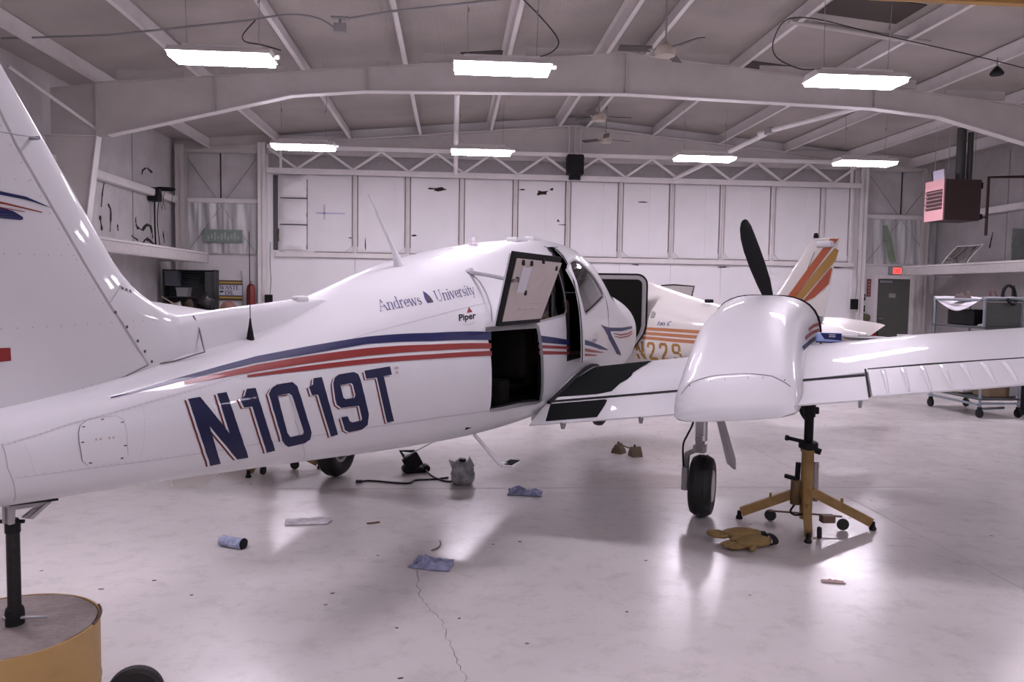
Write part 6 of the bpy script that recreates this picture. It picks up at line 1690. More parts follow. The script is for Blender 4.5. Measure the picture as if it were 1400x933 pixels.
RAG = mat('blue_shop_towel', (0.42, 0.46, 0.66), 0.9, noise_amt=0.75, noise_scale=16, dark=(0.10, 0.11, 0.2), bump=0.4)
crumple('shop_towel', -0.10, 4.64, 0.12, 0.095, 0.042, RAG, 2.3, 'crumpled pale blue shop towel nearest the camera, by the floor crack', rz=-0.3)
crumple('shop_towel', 0.60, 6.29, 0.14, 0.10, 0.042, RAG, 7.1, 'blue shop towel spread flat below the wing root step', rz=-0.2)
t = thing('towel_roll', 'small rolled blue towel with dark end lying below the registration letters', 'rag', (-1.35, 4.99, 0), math.radians(-28))
bm = B(); last = None
for k in range(14):
    x_ = -0.085 + 0.17 * k / 13; rg = []
    for i in range(16):
        a = 2 * PI * i / 16; r = 0.032 * (1 + 0.2 * noise.noise(Vector((x_ * 22, math.cos(a) * 1.4, math.sin(a) * 1.4))))
        rg.append(bm.verts.new((x_, r * 1.25 * math.cos(a), max(0.001, 0.03 + r * math.sin(a)))))
    if last: bridge(bm, last, rg)
    else: bm.faces.new(rg)
    last = rg
bm.faces.new(last); obj('wrapping', bm, mat('blue_white_towel', (0.42, 0.46, 0.62), 0.8, noise_amt=0.8, noise_scale=30, dark=(0.12, 0.14, 0.25)), t, smooth=True)
bm = B(); lathe(bm, [(0.036, 0), (0.036, 0.004), (0.02, 0.006)], (0.083, 0, 0.031), (1, 0, 0), 16); obj('end_cap', bm, BLACK, t)
PAPER = mat('soiled_white_paper', (0.66, 0.64, 0.66), 0.6, noise_amt=0.7, noise_scale=7, dark=(0.25, 0.23, 0.25))
crumple('paper_sheet', -0.985, 5.51, 0.155, 0.075, 0.02, PAPER, 5.0, 'wrinkled soiled white paper lying flat under the aircraft belly', 'paper', rz=0.12)
crumple('wood_scrap', 2.165, 4.27, 0.06, 0.02, 0.012, mat('pinkish_wood', (0.42, 0.31, 0.29), 0.8, noise_amt=0.5, noise_scale=30), 1.0, 'small pinkish wood scrap alone on the open floor past the jack', 'scrap', n=8, rz=-0.25)
crumple('dry_leaf', -0.53, 5.475, 0.045, 0.014, 0.008, mat('dry_leaf_brown', (0.16, 0.10, 0.07), 0.9), 3.0, 'thin brown dry leaf between the paper and the blue towel', 'leaf', n=8, rz=0.35)
bm = B(); tube(bm, smooth_path([(-0.115, 4.88, 0.004), (-0.075, 4.93, 0.004), (-0.06, 5.0, 0.004), (-0.065, 5.07, 0.004)]), 0.004, 6); tag(obj('wire_scrap', bm, mat('dull_brass_wire', (0.15, 0.11, 0.06), 0.6), smooth=True), 'short curved wire scrap just beyond the crumpled blue towel', 'wire')
rnd = random.Random(11)
for x_, y_, lb in ((1.186, 4.664, 'dark grit flake on the open floor left of the yellow gloves'), (-1.85, 4.30, 'dark grit flake nearest the aircraft tail seam'), (-1.62, 4.42, 'dark grit flake halfway between the tail post and the rolled towel'),
        (-1.35, 4.2, 'dark grit flake closest in front of the rolled blue towel'), (-0.62, 4.2, 'dark grit flake between the rolled towel and the floor crack'), (-0.25, 3.75, 'dark grit flake just left of the floor crack'),
        (0.05, 3.85, 'dark grit flake just right of the floor crack'), (0.45, 5.05, 'dark grit flake beyond the crumpled towel to its right'), (-0.55, 3.05, 'dark grit flake near the frame bottom left of the crack'),
        (-0.2, 3.25, 'dark grit flake near the frame bottom beside the crack'), (0.9, 3.9, 'dark grit flake alone on the floor in front of the wheel')):
    bm = B(); L = rnd.uniform(0.007, 0.016); prism(bm, [(-L, 0.0), (-L * .3, -0.004), (L * .8, -0.002), (L, 0.002), (0, 0.005)], 0, 0.003, lambda u, v, d: (u, v, d))
    tag(obj('debris_flake', bm, mat('dark_flake', (0.05, 0.04, 0.035), 0.9), loc=(x_, y_, 0), rot=(0, 0, rnd.uniform(-.6, .6))), lb, 'debris', 'dark flakes scattered on the floor')

# work light with its cord, plastic bag, chocks
t = thing('work_light', 'black folding work light with bracket standing by the plastic bag', 'light', (-0.31, 7.03, 0), math.radians(15))
bm = B(); bbox(bm, -0.11, 0.11, -0.05, 0.05, 0.0, 0.05, 0.02); 
for s in (-0.09, 0.09): lathe(bm, [(0.03, -0.05), (0.035, 0), (0.03, 0.05)], (s, 0, 0.036), (0, 1, 0), 14)
obj('base', bm, BLACK, t, smooth=True, sharp=40)
bm = B(); bbox(bm, -0.075, 0.075, -0.03, 0.03, 0, 0.13, 0.014, 2, Matrix.Translation((0, 0, 0.04)) @ Matrix.Rotation(-0.5, 4, 'Y')); obj('lamp_head', bm, BLACK, t)
bm = B(); tube(bm, [(-0.07, 0, 0.09), (-0.14, 0, 0.20), (-0.02, 0, 0.19), (0.02, 0, 0.10)], 0.016, 8); obj('carrying_bracket', bm, BLACK, t)
bm = B(); tube(bm, smooth_path([(-0.755, 6.65, 0.008), (-0.70, 6.69, 0.008), (-0.60, 6.67, 0.008), (-0.46, 6.615, 0.008), (-0.345, 6.60, 0.008), (-0.30, 6.70, 0.008), (-0.20, 6.73, 0.008), (-0.10, 6.76, 0.008), (-0.02, 6.80, 0.008)]), 0.008, 6)
bbox(bm, -0.79, -0.735, 6.632, 6.66, 0.001, 0.025, 0.005); tube(bm, smooth_path([(-0.22, 6.98, 0.03), (-0.17, 6.88, 0.008), (-0.09, 6.72, 0.008), (-0.03, 6.66, 0.008), (0.02, 6.66, 0.008)]), 0.008, 6)
tag(obj('power_cord', bm, CABLE, smooth=True), 'black power cord winding across the floor from the work light', 'cord')
t = thing('plastic_bag', 'knotted clear plastic bag of grey bottles on the floor', 'bag', (0.10, 6.60, 0))
bm = B(); lobe(bm, (0, 0, 0.085), 0.095, 0.085, 0.105, 0, 4, 28, 16)
for v in bm.verts:
    v.co.z -= 0.085; v.co = Vector([math.copysign(abs(q / 0.1) ** 0.72 * 0.1, q) for q in v.co]); v.co.z += 0.088
    v.co += v.co.normalized() * 0.012 * noise.noise(v.co * 30)
    v.co.z = max(v.co.z, 0.002)
obj('film', bm, mat('cloudy_film', (0.50, 0.51, 0.53), 0.2, noise_amt=0.85, noise_scale=14, dark=(0.07, 0.08, 0.08), coat=0.4), t, smooth=True, sharp=None)
bm = B(); prism(bm, [(-0.09, 0.13), (-0.12, 0.21), (-0.07, 0.19), (-0.03, 0.22), (-0.01, 0.17)], -0.02, 0.01); prism(bm, [(0.03, 0.17), (0.055, 0.235), (0.08, 0.19), (0.10, 0.15)], -0.01, 0.015); obj('bag_ear', bm, mat('thin_film', (0.42, 0.42, 0.43), 0.25), t)
bm = B(); cyl(bm, (-0.01, 0, 0.16), (-0.005, 0, 0.215), 0.032, 12); obj('bottle_cap', bm, BLACK, t)
t = thing('wheel_chocks', 'pair of dark wooden wheel chocks joined by a rope', 'chocks', (1.76, 7.80, 0), math.radians(-50))
WOODD = mat('oiled_wood', (0.14, 0.10, 0.06), 0.8, noise_amt=0.5, noise_scale=20)
for s, rz in ((-1, 0.2), (1, -0.5)):
    bm = B(); prism(bm, [(-0.075, 0.0), (0.075, 0.0), (0.06, 0.05), (0.012, 0.12), (-0.012, 0.12), (-0.06, 0.05)], -0.06, 0.06)
    c = obj('chock', bm, WOODD, t, loc=(s * 0.105, 0, 0), rot=(0, 0, rz)); c.scale = (0.8, 0.9, 0.8)
    bm = B(); cyl(bm, (0, -0.01, 0.11), (0, -0.01, 0.145), 0.012, 8); obj('knot', bm, BLACK, c)
bm = B(); tube(bm, smooth_path([(-0.105, 0, 0.095), (-0.03, -0.01, 0.085), (0.03, -0.01, 0.075), (0.105, 0, 0.085)]), 0.007, 6); obj('rope', bm, mat('dirty_rope', (0.12, 0.10, 0.08), 0.9), t)

# things left on the right wing
w = lambda x, y: PL_O + Vector((0.4163 * x - 0.9092 * y, 0.9092 * x + 0.4163 * y, w_up(x, y) + 0.003))
p = w(0.40, -2.375)
t = thing('wipes_packet', 'blue and white packet lying on the wing beside the engine cowl', 'packet', (p.x, p.y, p.z), math.radians(-24))
bm = B(); bbox(bm, -0.088, 0.088, -0.04, 0.04, 0.0, 0.075, 0.02, 3); obj('wrapper', bm, mat('pale_blue_wrap', (0.30, 0.38, 0.66), 0.4), t, smooth=True)
bm = B(); prism(bm, [(-0.03, 0.028), (0.085, 0.022), (0.085, 0.072), (-0.06, 0.072)], -0.0425, -0.0405); prism(bm, [(-0.088, 0.002), (0.088, 0.002), (0.088, 0.010), (-0.088, 0.010)], -0.0425, -0.0405); obj('printed_panel', bm, BLUE, t)
bm = B()
for z in (0.045, 0.058): box(bm, 0.0, 0.045, -0.0435, -0.0428, z, z + 0.004)
obj('print_line', bm, mat('white_print', (0.7, 0.7, 0.75)), t)
p = w(0.45, -2.62)
t = thing('parts_tray', 'low dark tray holding a folded white cloth, left on the wing', 'tray', (p.x, p.y, p.z), math.radians(-24))
bm = B(); lathe(bm, [(0.13, 0.0), (0.16, 0.02), (0.155, 0.022), (0.125, 0.006)], n=28); obj('dish', bm, GREYM, t, smooth=True)
bm = B(); bbox(bm, -0.15, -0.05, -0.04, 0.03, 0.01, 0.035, 0.01); bbox(bm, -0.13, -0.03, -0.02, 0.06, 0.03, 0.05, 0.01); obj('folded_cloth', bm, mat('white_cloth', (0.72, 0.70, 0.72), 0.8), t, smooth=True)

# =================================================================== shelf trolley
TROL = mat('blue_grey_steel_tube', (0.20, 0.23, 0.26), 0.45, noise_amt=0.2)
t = thing('shelf_trolley', 'blue-grey tube shelf trolley with dark side panel by the ledge wall', 'trolley', (7.12, 10.2, 0), math.radians(1))
CW, CD, CH = 0.60, 1.12, 1.60
for x_ in (0.02, CW - 0.02):
    for y_ in (0.02, CD - 0.02):
        bm = B(); cyl(bm, (x_, y_, 0.13), (x_, y_, CH), 0.02, 12); pq = obj('post', bm, TROL, t, smooth=True)
        bm = B(); lathe(bm, [(0.015, -0.02), (0.06, -0.018), (0.065, 0), (0.06, 0.018), (0.015, 0.02)], (x_, y_, 0.066), (1, 0, 0), 18); bbox(bm, x_ - 0.025, x_ + 0.025, y_ - 0.02, y_ + 0.02, 0.09, 0.15, 0.006); obj('caster', bm, BLACK, pq, smooth=True)
bm = B(); tube(bm, smooth_path([(0.02, 0.02, CH), (0.06, 0.02, CH + 0.02), (CW - 0.08, 0.02, CH + 0.02), (CW - 0.02, 0.02, CH - 0.03)]), 0.02, 10)
tube(bm, [(0.02, 0.02, CH), (0.02, CD, CH)], 0.02, 10); tube(bm, [(CW - 0.02, 0.02, CH), (CW - 0.02, CD, CH)], 0.02, 10); tube(bm, [(0.02, CD - .02, CH), (CW - 0.02, CD - .02, CH)], 0.02, 10)
obj('top_rail', bm, TROL, t, smooth=True)
for z in (0.27, 1.24):
    bm = B(); bbox(bm, 0.0, CW, 0.0, CD, z - 0.03, z, 0.008); obj('shelf', bm, mat('dark_shelf', (0.05, 0.055, 0.06), 0.5), t)
bm = B(); bar(bm, (0.02, 0.0, 0.20), (CW - 0.02, 0.0, 0.20), 0.03, 0.03); bar(bm, (0.0, 0.02, 0.18), (0.0, CD, 0.18), 0.03, 0.03); bar(bm, (0.02, 0.02, 0.12), (CW - .02, 0.3, 0.10), 0.03, 0.03); obj('stretcher', bm, TROL, t)
bm = B(); box(bm, 0.04, CW - 0.04, 0.035, 0.045, 0.72, CH - 0.03); obj('side_panel', bm, mat('dark_green_grey_panel', (0.075, 0.08, 0.075), 0.6, noise_amt=0.4, noise_scale=4), t)
bm = B(); box(bm, CW - 0.16, CW - 0.04, 0.02, 0.03, 0.3, 0.8); obj('kick_panel', bm, mat('mid_grey_panel', (0.20, 0.21, 0.22), 0.5), t)
bm = B(); n = 14; rows = []
for j in range(n + 1):
    row = []
    for i in range(n + 1):
        u, v = i / n, j / n
        sag = -0.10 * math.sin(PI * v) * (0.35 + 0.65 * (1 - u)) * (1 - 0.3 * u) + 0.012 * noise.noise(Vector((u * 5, v * 5, 2)))
        row.append(bm.verts.new((7.105 + 0.60 * u, 10.22 + 1.10 * v, CH + 0.04 + sag - (0.10 * (1 - u) ** 6) * math.sin(PI * v))))
    rows.append(row)
for j in range(n):
    for i in range(n): bm.faces.new((rows[j][i], rows[j][i + 1], rows[j + 1][i + 1], rows[j + 1][i]))
r = bmesh.ops.extrude_face_region(bm, geom=bm.faces[:])
for g in r['geom']:
    if isinstance(g, bmesh.types.BMVert): g.co.z += 0.006
for k in range(n):          # the front fall of the cloth
    pass
tag(obj('dust_cloth', bm, mat('white_dust_cloth', (0.62, 0.60, 0.64), 0.8), smooth=True, sharp=None), 'white cloth sagging over the top of the shelf trolley', 'cloth')
def pack(name, x0, x1, y0, y1, z0, z1, m, label, cat):
    bm = B(); bbox(bm, x0, x1, y0, y1, z0, z1, 0.012); o = obj(name, bm, m, None); return tag(o, label, cat)
pack('equipment_case', 7.22, 7.66, 10.55, 11.15, 1.245, 1.46, BLACK, 'black case on the upper trolley shelf', 'case')
crumple('parts_manual', 7.36, 10.38, 0.16, 0.09, 0.10, mat('buff_paper', (0.42, 0.36, 0.31), 0.8), 4.0, 'buff paper bundle on the front of the upper trolley shelf', 'paper').location.z = 1.24
pack('cardboard_box', 7.30, 7.70, 10.28, 10.62, 0.275, 0.56, mat('brown_cardboard', (0.17, 0.12, 0.07), 0.8, noise_amt=0.3), 'brown cardboard box on the lower trolley shelf', 'box')
crumple('cloth_bundle', 7.32, 10.95, 0.14, 0.2, 0.25, mat('tan_canvas', (0.28, 0.19, 0.13), 0.9, noise_amt=0.7, noise_scale=12), 8.0, 'tan crumpled canvas bundle on the lower trolley shelf', 'bundle').location.z = 0.272
pack('white_bucket_box', 7.18, 7.42, 10.66, 10.76, 0.62, 0.98, mat('off_white_plastic', (0.5, 0.48, 0.47), 0.5), 'off-white plastic tub in the trolley middle, half hidden by the wing', 'tub').location.z = -0.33
bm = B(); tube(bm, smooth_path([(7.40, 10.25, 1.62), (7.43, 10.27, 1.74), (7.50, 10.28, 1.80), (7.57, 10.27, 1.75), (7.58, 10.24, 1.60), (7.52, 10.18, 1.55), (7.46, 10.18, 1.57), (7.44, 10.2, 1.62)]), 0.022, 8); tag(obj('hose', bm, BLACKRUB, smooth=True), 'thick black hose looped over the trolley top rail', 'hose')
bm = B(); tube(bm, smooth_path([(7.42, 10.5, 1.62), (7.40, 10.5, 1.70), (7.45, 10.5, 1.74), (7.50, 10.5, 1.66), (7.50, 10.5, 1.62)]), 0.012, 6); tag(obj('hose', bm, mat('dull_red_rubber', (0.12, 0.04, 0.04), 0.6), smooth=True), 'thin dull red hose loop on the trolley top', 'hose')
bm = B(); cyl(bm, (7.66, 10.4, 1.60), (7.66, 10.4, 1.80), 0.02, 8); tag(obj('grease_gun', bm, BLACK, smooth=True), 'black upright grease gun on the trolley rail beside the hoses', 'tool')
crumple('oily_rag', 7.30, 10.9, 0.13, 0.09, 0.10, mat('brown_rag', (0.10, 0.07, 0.06), 0.9), 6.0, 'brown oily rag on top of the trolley cloth', 'rag').location.z = 1.60
pack('storage_drawers', 7.98, 8.5, 10.0, 10.6, 0.0, 0.95, BLACK, 'black cabinet standing beyond the shelf trolley', 'cabinet')

# =================================================================== walls: fittings
t = thing('exit_sign', 'small lit red EXIT sign above the green walk door', 'sign', (12.50, YB - 0.01, 2.36))
bm = B(); bbox(bm, -0.22, 0.2, -0.06, 0.0, -0.10, 0.11, 0.01); obj('housing', bm, GREYP, t)
bm = B(); box(bm, -0.10, 0.15, -0.068, -0.061, -0.085, 0.09); obj('face', bm, mat('lit_red_face', (0.8, 0.10, 0.09), 0.5, emit=1.15, emit_rgb=(1.0, 0.13, 0.12)), t)
GL['X'] = (0.66, [(.06, .70, .58, 0, TK), (.06, 0, .58, .70, TN + .03)])
flat = lambda x0, z0, y0: (lambda a, b, g=0.0: Vector((x0 + a, y0 - g, z0 + b)))
text_on('sign_letter', 'EXIT', [(-0.085, -0.05), (0.135, -0.05), (-0.085, 0.055), (0.135, 0.055)], mat('dark_red_letter', (0.25, 0.01, 0.01), 0.5, emit=0.12, emit_rgb=(1, 0.05, 0.05)), t, fat=1.5, surf=flat(0, 0, -0.0685))
t = thing('waste_oil_sign', 'white WASTE OIL sign with yellow and black bars beside the hangar door post', 'sign', (-5.92, YB - 0.055, 1.535))
bm = B(); box(bm, -0.34, 0.34, -0.012, 0.0, -0.265, 0.255); obj('board', bm, mat('white_sign_board', (0.66, 0.66, 0.72), 0.5), t)
DBR = mat('dark_brown_bar', (0.05, 0.022, 0.02), 0.5); YLB = mat('dull_yellow_bar', (0.48, 0.33, 0.09), 0.5)
for z0, z1, m in ((-0.265, -0.23, DBR), (-0.23, -0.175, YLB), (-0.175, -0.145, DBR), (0.135, 0.168, DBR), (0.168, 0.222, YLB), (0.222, 0.255, DBR)):
    bm = B(); box(bm, -0.34, 0.34, -0.015, -0.011, z0, z1); obj('bar', bm, m, t)
NAVYL = mat('navy_letter', (0.04, 0.045, 0.09), 0.5)
text_on('sign_letter', 'WASTE', [(-0.26, 0.01), (0.25, 0.01), (-0.26, 0.115), (0.25, 0.115)], NAVYL, t, fat=1.35, surf=flat(0, 0, -0.014))
text_on('sign_letter', 'OIL', [(-0.12, -0.125), (0.12, -0.125), (-0.12, -0.02), (0.12, -0.02)], NAVYL, t, fat=1.35, surf=flat(0, 0, -0.014))
bm = B(); prism(bm, [(-0.27, -0.06), (-0.2, -0.075), (-0.15, -0.05), (-0.17, -0.02), (-0.25, -0.03)], -0.016, -0.013); obj('drip_mark', bm, NAVYL, t)
bm = B(); tube(bm, [(-5.56, YB - 0.10, 0.0), (-5.57, YB - 0.10, 1.7), (-5.60, YB - 0.10, 2.05)], 0.012, 6); tag(obj('thin_rod', bm, GREYP), 'thin bent grey rod standing beside the waste oil sign', 'rod')
t = thing('gas_bottle', 'tall red gas bottle beside the hangar door post', 'bottle', (-5.29, YB - 0.36, 0))
bm = B(); lathe(bm, [(0.10, 0), (0.115, 0.03), (0.115, 1.55), (0.10, 1.65), (0.04, 1.71)], n=24); obj('cylinder', bm, mat('dark_red_bottle', (0.17, 0.022, 0.014), 0.4), t, smooth=True)
bm = B(); cyl(bm, (0, 0, 1.70), (0, 0, 1.78), 0.02, 10); bbox(bm, -0.04, 0.04, -0.015, 0.015, 1.75, 1.78, 0.005); obj('valve', bm, GREYM, t)
for nm, x_, z_, lb in (('junction_box', 11.14, 1.42, 'dark junction box on the post near the walk door'), ('junction_box', -4.83, 1.30, 'dark junction box on the post near the gas bottle')):
    t = thing(nm, lb, 'box', (x_, YB - 0.38, z_))
    bm = B(); bbox(bm, -0.10, 0.10, -0.05, 0.04, -0.16, 0.13, 0.02); obj('enclosure', bm, BLACK, t)
    bm = B(); tube(bm, smooth_path([(0.03, 0, 0.12), (0.06, 0, 0.5), (0.04, 0, 0.9), (0.05, 0, 1.5)]), 0.014, 6); obj('conduit', bm, GREYP, t)
t = thing('notice_strip', 'tall red vertical notice on the board left of the walk door', 'sign', (11.74, YB - 0.01, 1.86))
bm = B(); box(bm, -0.06, 0.06, -0.015, 0, -0.24, 0.26); obj('board', bm, mat('faded_red_board', (0.20, 0.05, 0.05), 0.6), t)
bm = B()
for k in range(5): box(bm, -0.03, 0.03, -0.018, -0.014, -0.2 + k * 0.09, -0.15 + k * 0.09)
obj('print_block', bm, mat('dull_pink_print', (0.36, 0.22, 0.21)), t)
for z_, lb in ((1.62, 'upper dark switch plate under the red notice'), (1.30, 'lower dark switch plate under the red notice')):
    t = thing('switch_plate', lb, 'switch', (11.60, YB - 0.01, z_)); bm = B(); bbox(bm, -0.045, 0.045, -0.03, 0, -0.11, 0.07, 0.008); obj('plate', bm, BLACK, t); bm = B(); bbox(bm, -0.012, 0.012, -0.045, -0.03, -0.03, 0.03, 0.004); obj('toggle', bm, GREYP, t)
t = thing('fire_extinguisher', 'stout red fire extinguisher standing left of the walk door', 'extinguisher', (11.66, YB - 0.32, 0))
bm = B(); lathe(bm, [(0.16, 0.0), (0.175, 0.04), (0.175, 0.56), (0.15, 0.66), (0.06, 0.72)], n=26); obj('tank', bm, mat('red_tank', (0.30, 0.03, 0.02), 0.35), t, smooth=True)
bm = B(); cyl(bm, (0, 0, 0.71), (0, 0, 0.80), 0.03, 10); bar(bm, (-0.02, 0, 0.80), (0.14, 0, 0.84), 0.03, 0.02); obj('handle', bm, BLACK, t)
bm = B(); tube(bm, smooth_path([(0.03, -0.02, 0.77), (0.16, -0.06, 0.72), (0.19, -0.06, 0.5), (0.18, -0.06, 0.25)]), 0.014, 6); obj('hose', bm, BLACKRUB, t)
bm = B(); box(bm, -0.09, 0.09, -0.178, -0.172, 0.25, 0.42); obj('label_plate', bm, mat('aged_label', (0.42, 0.30, 0.26)), t)
bm = B(); lobe(bm, (11.62, YB - 0.10, 1.02), 0.16, 0.07, 0.12, 0, 5); tag(obj('hanging_jacket', bm, mat('olive_cloth', (0.14, 0.13, 0.08), 0.9), smooth=True), 'olive cloth hanging on the board above the red extinguisher', 'cloth')
t = thing('white_bucket', 'white lidded pail standing between the walk door and the trolley', 'bucket', (10.66, 18.0, 0)); bm = B(); lathe(bm, [(0.17, 0), (0.19, 0.72), (0.195, 0.74), (0.17, 0.74), (0.0, 0.735)], n=24); obj('pail', bm, mat('bucket_white', (0.55, 0.53, 0.53), 0.5), t, smooth=True); bm = B(); tube(bm, smooth_path([(-0.19, 0, 0.66), (-0.2, -0.1, 0.56), (0.0, -0.21, 0.5), (0.2, -0.1, 0.56), (0.19, 0, 0.66)]), 0.005, 6); obj('bail_handle', bm, GREYM, t)

# unit heater with its flue and gas pipe
t = thing('unit_heater', 'maroon gas unit heater with louvred face hung in the far corner', 'heater', (11.2, 17.2, 3.34))
MAR = mat('maroon_cabinet', (0.045, 0.025, 0.024), 0.5); PNK = mat('faded_pink_face', (0.50, 0.27, 0.28), 0.5)
bm = B(); bbox(bm, -0.42, 0.42, -0.25, 0.45, 0.0, 0.90, 0.02); obj('cabinet', bm, MAR, t)
bm = B(); box(bm, -0.45, -0.42, -0.25, 0.45, 0.68, 0.90); box(bm, -0.45, -0.42, -0.25, 0.45, 0.0, 0.24); box(bm, -0.45, -0.42, -0.25, -0.21, 0.24, 0.68); box(bm, -0.45, -0.42, 0.41, 0.45, 0.24, 0.68); obj('face_frame', bm, PNK, t)
for k in range(5):
    bm = B(); bar(bm, (-0.445, -0.21, 0.29 + 0.085 * k), (-0.445, 0.41, 0.29 + 0.085 * k), 0.05, 0.02, up=(0.6, 0, 1)); obj('louvre', bm, mat('pinkish_louvre', (0.26, 0.16, 0.17), 0.5), t)
bm = B(); prism(bm, [(-0.22, 0.9), (0.18, 0.9), (0.22, 1.12), (-0.18, 1.12)], -0.43, -0.40, lambda u, v, d: (d, u, v)); obj('baffle_plate', bm, mat('pale_violet_plate', (0.42, 0.38, 0.46), 0.5), t)
bm = B(); cyl(bm, (0.2, 0.2, 0.9), (0.2, 0.2, 2.1), 0.10, 16); cyl(bm, (0.38, 0.15, 0.9), (0.38, 0.15, 2.0), 0.06, 14); obj('flue', bm, mat('dark_flue', (0.06, 0.06, 0.06), 0.5), t, smooth=True)
bm = B(); lathe(bm, [(0.25, 0), (0.25, 0.05), (0.1, 0.08)], (0.42, 0.1, 0.45), (1, 0, 0), 18); bbox(bm, 0.42, 0.55, -0.12, 0.1, 0.72, 0.86, 0.02); bbox(bm, 0.40, 0.55, -0.15, 0.05, 0.04, 0.16, 0.02); obj('fan_motor', bm, BLACK, t)
for x_, y_ in ((-0.3, -0.15), (-0.3, 0.35), (0.3, -0.15), (0.3, 0.35)):
    bm = B(); cyl(bm, (x_, y_, 0.88), (x_, y_, 2.15), 0.007, 6); obj('hanger_rod', bm, GREYP, t)
bm = B(); tube(bm, [(12.5, 18.0, 3.10), (12.5, 18.0, 4.46), (XR - 0.16, 18.0, 4.50)], 0.035, 8); tube(bm, [(11.65, 17.3, 3.52), (12.0, 17.6, 3.50), (12.5, 18.0, 3.52)], 0.022, 8)
tag(obj('gas_pipe', bm, mat('dark_red_pipe', (0.055, 0.022, 0.02), 0.5), smooth=True), 'dark red gas pipe with an elbow running from heater to side wall', 'pipe')

# basketball hoop on the left wall
t = thing('basketball_hoop', 'black basketball hoop with ragged net fixed to the torn insulation wall', 'hoop', (XL + 0.02, 19.9, 3.90))
bm = B(); tube(bm, [(0.36 + 0.21 * math.cos(a * PI / 14), 0.21 * math.sin(a * PI / 14), 0.04) for a in range(29)], 0.028, 8); obj('rim', bm, BLACK, t, smooth=True)
bm = B(); bbox(bm, 0.0, 0.24, -0.14, 0.14, -0.26, 0.06, 0.02); obj('bracket', bm, BLACK, t)
bm = B()
for k in (0, 3, 4, 7):
    a = 2 * PI * k / 10; r2_ = 0.12
    tube(bm, smooth_path([(0.36 + 0.21 * math.cos(a), 0.21 * math.sin(a), 0.03), (0.36 + 0.15 * math.cos(a + .3), 0.15 * math.sin(a + .3), -0.2), (0.36 + r2_ * math.cos(a), r2_ * math.sin(a), -0.45)], 4), 0.007, 5)
obj('net', bm, mat('grey_net', (0.16, 0.15, 0.15), 0.9), t)
bm = B(); tube(bm, smooth_path([(0.12, -0.02, -0.2), (0.10, 0.03, -0.6), (0.13, -0.04, -1.0), (0.12, 0.02, -1.35)]), 0.018, 6); tube(bm, smooth_path([(0.2, 0.05, -0.2), (0.17, 0.0, -0.7), (0.2, 0.06, -1.3)]), 0.01, 6); obj('hanging_cord', bm, BLACKRUB, t)

# bench and bin rack in the left corner
t = thing('bin_rack', 'dark louvred bin rack standing under the ledge in the corner', 'rack', (-7.15, 20.3, 0))
DGR = mat('dark_green_black_steel', (0.022, 0.026, 0.026), 0.5)
for x_ in (0.02, 1.23):
    bm = B(); box(bm, x_ - 0.02, x_ + 0.02, 0, 0.4, 0, 2.03); obj('upright', bm, DGR, t)
bm = B(); box(bm, 0.0, 1.25, 0.36, 0.4, 0.9, 2.03); obj('back_panel', bm, DGR, t)
for k in range(5):
    bm = B(); bar(bm, (0.38, 0.30, 1.72 + 0.065 * k), (1.0, 0.30, 1.72 + 0.065 * k), 0.05, 0.02, up=(0, -0.6, 1)); obj('louvre', bm, mat('slate_louvre', (0.05, 0.06, 0.065), 0.4), t)
for z in (0.9, 1.35, 2.02):
    bm = B(); box(bm, 0.0, 1.25, 0.0, 0.4, z - 0.02, z); obj('shelf', bm, DGR, t)
bm = B(); box(bm, 1.02, 1.21, 0.02, 0.3, 1.38, 1.98); obj('side_cabinet', bm, mat('slate_cabinet', (0.045, 0.05, 0.052), 0.5), t)
def bin_(x0, x1, z0, z1, m, label):
    t = thing('parts_bin', label, 'bin', (-7.15 + x0, 20.26, z0)); w_, h_ = x1 - x0, z1 - z0
    bm = B(); prism(bm, [(0, 0), (w_, 0), (w_ + 0.02, h_), (-0.02, h_)], 0.0, 0.30); obj('tub', bm, m, t)
    bm = B(); box(bm, -0.03, w_ + 0.03, -0.02, 0.31, h_, h_ + 0.03); obj('lip', bm, m, t)
    bm = B()
    for k in (1, 2): box(bm, 0.02, w_ - 0.02, -0.008, 0.0, h_ * k / 3 - 0.008, h_ * k / 3 + 0.008)
    obj('rib', bm, m, t)
bin_(0.08, 0.36, 1.62, 1.96, mat('slate_blue_plastic', (0.10, 0.11, 0.125), 0.4), 'slate blue bin in the upper corner of the dark rack')
bin_(0.36, 0.60, 1.36, 1.55, mat('pale_grey_plastic', (0.24, 0.24, 0.25), 0.4), 'pale grey ribbed bin on the middle shelf of the rack')
t = thing('workbench', 'black workbench beneath the bin rack, mostly hidden by the tail', 'bench', (-7.2, 19.5, 0))
bm = B(); bbox(bm, 0, 1.42, 0, 0.7, 0.98, 1.04, 0.01); obj('bench_top', bm, BLACK, t)
for x_ in (0.1, 1.34):
    for y_ in (0.08, 0.62): bm = B(); box(bm, x_ - 0.03, x_ + 0.03, y_ - 0.03, y_ + 0.03, 0, 0.98); obj('leg', bm, BLACK, t)
o = crumple('cream_rag', -6.65, 19.75, 0.16, 0.10, 0.24, mat('cream_cloth', (0.48, 0.44, 0.38), 0.9), 3.3, 'cream rag heaped on the workbench behind the tail'); o.location.z = 1.04
bm = B(); cyl(bm, (-7.0, 19.8, 1.36), (-6.55, 19.75, 1.10), 0.016, 8); tag(obj('tool_handle', bm, mat('pale_wood_handle', (0.38, 0.30, 0.22), 0.7)), 'pale wooden handle leaning above the cream rag', 'tool')
bm = B(); lobe(bm, (-5.98, 19.85, 1.24), 0.19, 0.16, 0.24, 0, 7); tag(obj('bin_liner', bm, mat('black_plastic_sack', (0.015, 0.015, 0.016), 0.35), smooth=True), 'bulging black plastic sack on the workbench', 'sack')
